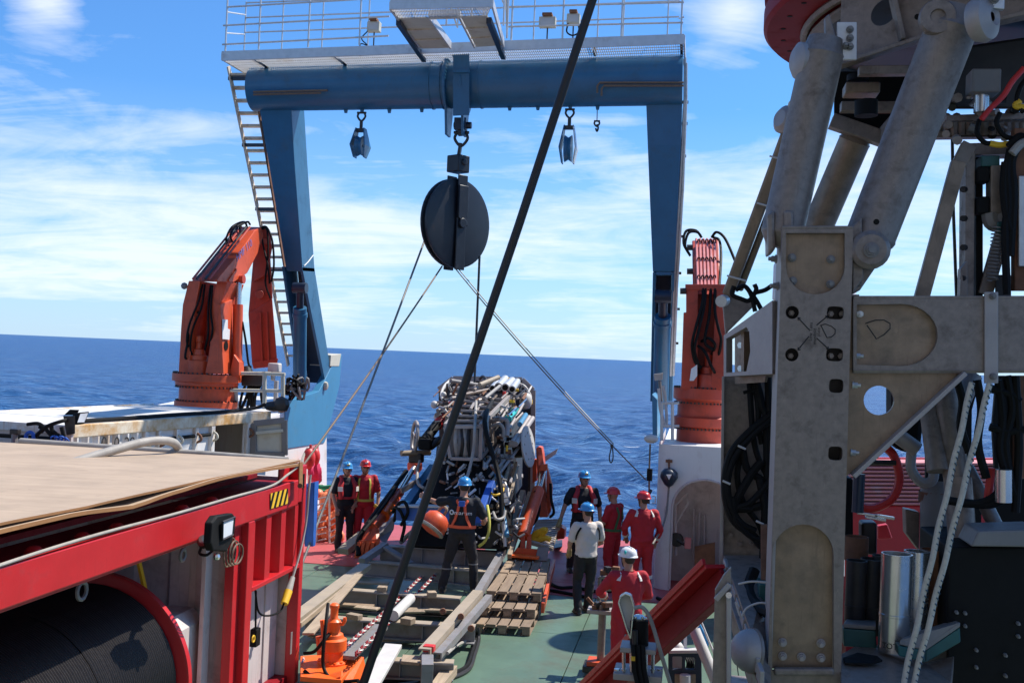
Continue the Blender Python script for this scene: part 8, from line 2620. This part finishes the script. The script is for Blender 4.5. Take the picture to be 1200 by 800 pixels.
# right hand machinery under the ring
mg = thing('drilling_unit', 'dark drilling machinery hanging under the ring of the grey rig at the upper right', 'drill head', W(1150, 165, 8.8))
def mp(mb, nm, mat, bev=0.0):
    return mb.build(nm, mat, mg, bev)
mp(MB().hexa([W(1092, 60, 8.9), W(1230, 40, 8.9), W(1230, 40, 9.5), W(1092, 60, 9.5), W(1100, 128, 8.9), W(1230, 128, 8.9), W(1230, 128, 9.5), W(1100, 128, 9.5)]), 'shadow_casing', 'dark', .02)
mp(MB().bar(W(1090, 159, 8.7), W(1230, 157, 8.7), .10, .05), 'carriage_rail', 'alu', .006)
mp(MB().bar(W(1108, 140, 8.6), W(1230, 136, 8.6), .08, .05), 'carriage_rail', 'alu', .006)
mp(MB().bar(W(1094, 160, 8.7), W(1112, 134, 8.6), .05, .05), 'carriage_brace', 'alu_pale', .006)
mp(MB().box(W(1152, 98, 8.4), (.20, .2, .17)), 'valve_block', 'grey', .012)
mp(MB().cyl(W(1150, 108, 8.4), W(1150, 132, 8.4), .055, None, 14), 'piston', 'steel')
rr = random.Random(17)
for k in range(34):
    x, y = rr.uniform(1100, 1205), rr.uniform(112, 160)
    mp(MB().cyl(W(x, y, 8.5 + rr.uniform(-.1, .3)), W(x + rr.uniform(-8, 8), y + rr.uniform(-6, 6), 8.5 + rr.uniform(-.1, .3)), rr.uniform(.012, .035), None, 8), 'small_fitting', rr.choice(['alu', 'dark', 'alu_pale', 'black', 'grey', 'steel']))
for k in range(10):
    x = 1118 + k * 9
    mp(MB().cyl(W(x, 142, 8.55), W(x, 157, 8.6), .03, None, 8), 'guide_stub', 'alu')
mp(MB().tube(curve_pts([W(1200, 80, 8.2), W(1186, 96, 8.2), W(1176, 112, 8.2), W(1160, 128, 8.2), W(1150, 140, 8.2)], 5), .02, 8), 'red_hose', 'rubber_red')
for l in ([(1172, 132), (1168, 145), (1178, 160), (1195, 162), (1210, 155)], [(1148, 140), (1145, 156), (1154, 167), (1165, 168)], [(1205, 90), (1195, 104), (1192, 120), (1200, 132)]):
    mp(MB().tube(curve_pts([W(x, y, 8.3) for x, y in l], 6), .018, 8), 'hose', 'black')
for l in ([(1160, 168), (1172, 170), (1185, 168)], [(1195, 118), (1190, 124), (1200, 126)]):
    mp(MB().tube(curve_pts([W(x, y, 8.3) for x, y in l], 6), .022, 8), 'yellow_hose', 'yellow')
# tower at the right
tw = thing('rig_tower', 'vertical guide tower of dark rails boxes and hoses at the right edge above the beam', 'tower', W(1160, 346, 8.6))
def tp2(mb, nm, mat, bev=0.0):
    return mb.build(nm, mat, tw, bev)
tp2(MB().prism([W(1132, 168, 8.4), W(1143, 168, 8.4), W(1141, 350, 8.4), W(1131, 350, 8.4)], (0, .2, 0)), 'guide_post', 'alu', .004)
tp2(MB().prism([W(1131, 168, 8.5), W(1205, 165, 8.5), W(1205, 180, 8.5), W(1131, 182, 8.5)], (0, .2, 0)), 'tower_head', 'alu', .006)
tp2(MB().prism([W(1144, 184, 8.5), W(1152, 184, 8.5), W(1152, 350, 8.5), W(1144, 350, 8.5)], (0, .2, 0)), 'guide_rail', 'black', .004)
tp2(MB().bar(W(1123, 190, 8.3), W(1079, 352, 8.2), .10, .07, (0, 1, 0)), 'diagonal_brace', 'alu_tan', .006)
tp2(MB().bar(W(1123, 194, 8.3), W(1135, 170, 8.35), .10, .07, (0, 1, 0)), 'diagonal_brace', 'alu_tan', .006)
tp2(MB().prism([W(1126, 315, 8.35), W(1134, 305, 8.35), W(1134, 350, 8.35), W(1125, 350, 8.35)], (0, .1, 0)), 'post_foot', 'alu', .006)
tp2(MB().tube([W(1116, 163, 8.6), W(1117, 240, 8.6), W(1121, 350, 8.6)], .012, 6), 'guide_wire', 'dark')
for py in (222, 256, 290, 326):
    tp2(MB().cyl(W(1131, py, 8.38), W(1128, py, 8.35), .022, None, 8), 'post_bolt', 'dark')
for (x0, y0_, x1, y1_, mt) in ((1146, 195, 1160, 213, 'black'), (1146, 230, 1160, 250, 'black'), (1161, 193, 1176, 250, 'alu'), (1172, 196, 1182, 246, 'black'), (1150, 182, 1172, 195, 'teal')):
    tp2(MB().prism([W(x0, y0_, 8.35), W(x1, y0_, 8.35), W(x1, y1_, 8.35), W(x0, y1_, 8.35)], (0, .15, 0)), 'control_box', mt, .01)
tp2(MB().tube(curve_pts([W(1160, 250, 8.4), W(1162, 260, 8.4), W(1170, 262, 8.4), W(1176, 252, 8.4)], 4), .06, 8), 'elbow_guard', 'grey')
sp_ = []
for i in range(160):
    a = i * .62
    t_ = i / 160
    c = W(1169 - 6 * t_, 264 + 66 * t_, 8.3)
    sp_.append(c + V(math.cos(a) * .035, math.sin(a) * .035, 0))
tp2(MB().tube(sp_, .006, 5), 'coiled_cable', 'grey')
tp2(MB().bar(W(1154, 345, 8.5), W(1178, 262, 8.5), .10, .06, (0, 1, 0)), 'grey_brace', 'alu', .006)
tp2(MB().prism([W(1189, 150, 8.3), W(1212, 150, 8.3), W(1212, 340, 8.3), W(1189, 340, 8.3)], (0, .1, 0)), 'rust_panel', 'rust', .006)
tp2(MB().prism([W(1194, 206, 8.25), W(1215, 206, 8.25), W(1215, 312, 8.25), W(1194, 312, 8.25)], (0, .03, 0)), 'grey_panel', 'galv', .006)
for l in ([(1184, 175), (1180, 200), (1182, 240), (1178, 270), (1180, 345)], [(1195, 168), (1186, 190), (1188, 230), (1184, 300)], [(1178, 190), (1176, 220), (1179, 250), (1184, 270)], [(1205, 165), (1195, 160), (1182, 172)]):
    tp2(MB().tube(curve_pts([W(x, y, 8.25) for x, y in l], 6), .028, 8), 'tower_hose', 'black')
tp2(MB().tube(curve_pts([W(1205, 165, 8.2), W(1195, 170, 8.2), W(1186, 180, 8.2)], 5), .03, 8), 'pale_hose', 'hose')
tp2(MB().hexa([W(1168, 260, 8.3), W(1186, 258, 8.3), W(1186, 258, 8.5), W(1168, 260, 8.5), W(1168, 274, 8.3), W(1186, 274, 8.3), W(1186, 274, 8.5), W(1168, 274, 8.5)]), 'teal_clamp', 'teal', .01)
tp2(MB().hexa([W(1166, 322, 8.4), W(1185, 322, 8.4), W(1185, 322, 8.6), W(1166, 322, 8.6), W(1166, 350, 8.4), W(1185, 350, 8.4), W(1185, 350, 8.6), W(1166, 350, 8.6)]), 'foot_box', 'dark', .01)
# ---- below the beam on the right ---------------------------------------
def solid_tube(p, q, r_, nm, mat):
    return rp(MB().cyl(p, q, r_, None, 20), nm, mat)
solid_tube(W(1088, 455, 8.8), W(1100, 552, 8.6), .085, 'hanging_tube', 'alu')
solid_tube(W(1108, 452, 8.7), W(1122, 575, 8.6), .09, 'hanging_tube', 'alu')
solid_tube(W(1122, 560, 8.6), W(1128, 635, 8.5), .10, 'hanging_tube', 'alu')
solid_tube(W(1140, 440, 9), W(1122, 480, 8.9), .07, 'hanging_tube', 'alu')
solid_tube(W(1133, 548, 8.8), W(1170, 622, 8.6), .055, 'brace_tube', 'alu')
solid_tube(W(1098, 565, 9.2), W(1096, 740, 9.0), .125, 'grey_cylinder', 'grey')
rp(MB().lathe([(.125, -.04), (.14, -.04), (.14, .04), (.125, .04)], W(1098, 582, 9.2), (0, 0, 1), 24), 'rust_band', 'rust')
rp(MB().prism([W(1045, 440, 9.0), W(1090, 440, 9.0), W(1080, 520, 9.0), W(1062, 532, 9.0), W(1045, 520, 9.0)], (0, .3, 0)), 'dark_housing', 'black', .04)
rp(MB().cyl(W(1052, 510, 8.9), W(1075, 527, 8.9), .06, None, 12), 'housing_flange', 'alu_pale')
rp(MB().tube(curve_pts([W(1068, 530, 9), W(1068, 550, 9), W(1080, 565, 9), W(1092, 563, 9), W(1095, 550, 9)], 5), .04, 8), 'hook_plate', 'alu_pale')
for l in ([(1120, 440), (1128, 470), (1126, 500), (1136, 530)], [(1145, 445), (1150, 480), (1146, 520), (1156, 560)], [(1180, 440), (1186, 480), (1178, 520), (1184, 570), (1165, 590), (1120, 588)], [(1170, 445), (1175, 490), (1172, 530), (1190, 580)], [(1190, 440), (1194, 520), (1190, 600)], [(1160, 455), (1185, 462), (1195, 470)], [(1160, 500), (1180, 505), (1200, 503)], [(1110, 586), (1140, 590), (1160, 585), (1178, 570)]):
    rp(MB().tube(curve_pts([W(x, y, 8.3) for x, y in l], 6), .03, 8), 'cable', 'black')
for px, py, mt in ((1192, 470, 'rust'),):
    rp(MB().prism([W(1191, 440, 8.5), W(1215, 440, 8.5), W(1215, 560, 8.5), W(1191, 560, 8.5)], (0, .1, 0)), 'rust_plate', 'rust')
rp(MB().prism([W(1176, 505, 8.6), W(1200, 500, 8.6), W(1205, 560, 8.6), W(1178, 565, 8.6)], (0, .2, 0)), 'dark_box', 'dark', .02)
solid_tube(W(1176, 550, 8.2), W(1176, 588, 8.2), .055, 'steel_canister', 'steel')
rp(MB().tube([W(1162, 548, 8.4), W(1157, 590, 8.4)], .03, 8), 'red_handle', 'rubber_red')
rp(MB().prism([W(1138, 640, 7.9), W(1147, 622, 7.9), W(1220, 620, 7.9), W(1220, 641, 7.9)], (0, .4, 0)), 'lower_beam', 'grey', .012)
rp(MB().prism([W(1112, 641, 8.0), W(1230, 641, 8.0), W(1230, 830, 8.0), W(1108, 830, 8.0)], (0, 1.0, 0)), 'black_cabinet', 'black', .015)
for px, py in ((1120, 716), (1130, 717), (1120, 731), (1130, 732), (1192, 729), (1192, 744), (1143, 760), (1177, 766), (1143, 780), (1177, 790)):
    bolt(px, py, 7.995, .016, mat='grey', washer=False)
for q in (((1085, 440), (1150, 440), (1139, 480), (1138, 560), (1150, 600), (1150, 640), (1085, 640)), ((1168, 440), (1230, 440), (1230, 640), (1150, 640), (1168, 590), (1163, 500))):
    rp(MB().prism([W(x, y, 9.9) for x, y in q], (0, .05, 0)), 'shadow_panel', 'black')  # black sheets added to darken the gaps behind the machinery
# base plate, magazines
rp(MB().prism([W(985, 766, 7.9), W(1010, 752, 8.2), W(1060, 760, 8.2), W(1085, 775, 8.0), W(1118, 768, 7.9), W(1115, 800, 7.5), W(1080, 815, 7.2), W(985, 815, 7.2)], (0, 0, -.10)), 'base_plate', 'alu', .006)
rp(MB().prism([W(988, 772, 7.8), W(1005, 766, 7.9), W(1028, 770, 7.8), W(1034, 775, 7.75), W(1020, 779, 7.7), W(990, 778, 7.7)], (0, 0, .012)), 'base_opening', 'black')
for (px, y0_, y1_, r_, y, mt, rim) in ((1047, 648, 762, .105, 8.0, 'steel', 1), (1071, 645, 750, .09, 8.25, 'steel', 1), (1090, 643, 745, .09, 8.4, 'rust', 0), (1001, 656, 740, .075, 8.5, 'dark', 1), (1019, 654, 742, .085, 8.6, 'dark', 1), (1003, 628, 656, .09, 8.9, 'rust', 0), (1030, 650, 700, .06, 8.7, 'dark', 1)):
    p, q = W(px, y1_, y), W(px, y0_, y)
    L_ = q.z - p.z
    rp(MB().lathe([(r_, 0), (r_, L_ * .36), (r_ * 1.03, L_ * .365), (r_ * 1.03, L_ * .385), (r_, L_ * .39), (r_, L_), (r_ * .9, L_), (r_ * .9, L_ * .6), (0, L_ * .6)], V(p.x, p.y, p.z), (0, 0, 1), 32), 'core_barrel', mt)
# writing on the large steel barrel
bc_ = W(1040, 753, 8.0)
cx_b, rb_ = W(1047, 753, 8.0), .1075
lettering('TOT', .055, 'ink', rig, lambda u, v_: V(cx_b.x + rb_ * math.sin((u - .045) / rb_), 8.0 - rb_ * math.cos((u - .045) / rb_), bc_.z + v_), 'marker_writing')
for q in (((988, 736), (1026, 739), (1028, 760), (989, 757), 8.1), ((1052, 756), (1085, 762), (1085, 776), (1053, 768), 7.75), ((1085, 762), (1125, 735), (1126, 752), (1085, 776), 7.75)):
    pts = [W(*q[0], q[4]), W(*q[1], q[4]), W(*q[2], q[4]), W(*q[3], q[4])]
    rp(MB().prism(pts, (0, .12, 0)), 'teal_pad', 'teal', .008)
rp(MB().prism([W(988, 735, 8.1), W(1026, 738, 8.1), W(1026, 731, 8.5), W(992, 729, 8.5)], (0, 0, .03)), 'pad_plate', 'grey', .006)
rp(MB().prism([W(1054, 755, 7.75), W(1085, 760, 7.75), W(1125, 734, 7.75), W(1118, 731, 8.1), W(1062, 748, 8.1)], (0, 0, .03)), 'pad_plate', 'grey', .006)
for px, py in ((1010, 600), (1020, 605), (1030, 603)):
    rp(MB().bar(W(px - 6, py, 9), W(px + 18, py + 4, 9), .06, .02), 'clamp_jaw', 'steel', .004)
rp(MB().prism([W(986, 560, 9), W(1000, 560, 9), W(1000, 640, 9), W(986, 640, 9)], (0, .3, 0)), 'dark_housing', 'black', .02)
rp(MB().prism([W(1010, 612, 9.1), W(1028, 612, 9.1), W(1028, 650, 9.1), W(1010, 650, 9.1)], (0, .2, 0)), 'dark_housing', 'dark', .02)
rp(MB().cyl(W(1007, 555, 8.8), W(1005, 600, 8.8), .045, None, 12), 'blue_hose', 'navy')
rp(MB().prism([W(1061, 596, 9.2), W(1078, 600, 9.2), W(1077, 645, 9.2), W(1062, 625, 9.2)], (0, .15, 0)), 'grey_bracket', 'alu', .01)
rp(MB().tube(curve_pts([W(1005, 593, 9.1), W(1025, 595, 9.1), W(1046, 583, 9.1), W(1054, 560, 9.1), W(1048, 535, 9.1), W(1036, 522, 9.1)], 6), .035, 8), 'red_hose', 'rubber_red')
rp(MB().cyl(W(1005, 541, 9.0), W(1050, 542, 9.0), .02, None, 8), 'cross_rod', 'dark')
# lower, rear legs down to the deck so that the rig stands on something
for px, y in ((942, YR + .25), (880, 9.2), (1190, 8.4)):
    q = W(px, 800, y)
    rp(MB().box((q.x, y, (q.z - .1) / 2), (.45, .4, q.z + .1)), 'rig_leg', 'alu', .01)
rp(MB().box((2.2, 9.0, .75), (3.4, 3.2, .12)), 'foot_frame', 'grey', .02)
# pair of braided ropes -------------------------------------------------
def braided(p, q, lab):
    t = thing('braided_rope', lab, 'rope', q, 0, 'pale braided ropes tied under the beam')
    d = q - p
    n = 60
    s_, u_ = frame_for(d.normalized())
    MB().tube([p.lerp(q, i / n) + s_ * .006 * math.sin(i * .5) for i in range(n + 1)], .019, 10).build('rope_strand', 'rope', t)
    f_ = MB()
    for k in range(54):
        a, b_ = p.lerp(q, (k + .2) / 54), p.lerp(q, (k + .62) / 54)
        pts = []
        for j in range(5):
            an = -1.1 + j * .55 + 3.9
            c = a.lerp(b_, j / 4)
            pts.append(c + s_ * math.cos(an) * .019 + u_ * math.sin(an) * .019)
        f_.tube(pts, .0045, 4)
    o = f_.build('rope_fleck', 'rope_fleck', t, recalc=False)
    o['kind'] = 'stuff'
braided(W(1139, 448, YBm - .1), W(1056, 812, YBm - .3), 'pale flecked rope from under the beam to the lower edge, left of the pair')
braided(W(1160, 449, YBm - .1), W(1067, 815, YBm - .3), 'pale flecked rope from the strap bolt to the lower edge, right of the pair')
# grey guard post in front
gp = thing('guard_post', 'grey steel channel post with a slanted top left of the rig base', 'post', W(846, 820, 7.2))
MB().prism([W(838, 691, 7.2), W(848, 674, 7.2), W(857, 664, 7.2), W(857, 830, 7.2), W(834, 830, 7.2)], (0, .05, 0)).build('post_web', 'alu', gp, .006)
MB().bar(W(839, 702, 7.17), W(855, 684, 7.17), .03, .03).build('post_edge', 'alu_pale', gp)
MB().prism([W(851, 695, 7.2), W(857, 690, 7.2), W(856, 830, 7.2), W(851, 830, 7.2)], (0, -.06, 0)).build('post_flange', 'alu_pale', gp, .006)
MB().cyl(W(854, 697, 7.12), W(854, 697, 7.08), .02, None, 8).build('post_bolt', 'steel', gp)
# red container and ribbed pink hood far behind the rig
rb2 = thing('ribbed_cover', 'pale red ribbed cover on a red housing seen through the rig', 'housing', W(1050, 640, 15))
MB().prism([W(990, 536, 15.3), W(1230, 537, 15.3), W(1230, 595, 15.3), W(990, 595, 15.3)], (0, .1, 0)).build('cover_back', 'red', rb2)
for k in range(11):
    y = 541 + k * 4.6
    MB().bar(W(990, y, 15 + .0), W(1230, y + 1, 15), .5, .034).build('cover_rib', 'pink', rb2, .012)
MB().hexa([W(990, 592, 14.8), W(1230, 592, 14.8), W(1230, 592, 15.8), W(990, 592, 15.8), W(990, 690, 14.8), W(1230, 690, 14.8), W(1230, 690, 15.8), W(990, 690, 15.8)]).build('housing_body', 'red', rb2, .02)
MB().box((W(1100, 640, 15.3).x, 15.3, .6), (2.4, 1.0, 1.3)).build('housing_base', 'red_dark', rb2)
hb2 = thing('red_bracket', 'small dark red bracket shelf seen between the core barrels and the red housing', 'bracket', W(1036, 632, 11))
MB().prism([W(1029, 616, 11), W(1040, 614, 11), W(1046, 631, 11), W(1029, 632, 11)], (0, .1, 0)).build('shelf_plate', 'red', hb2, .01)
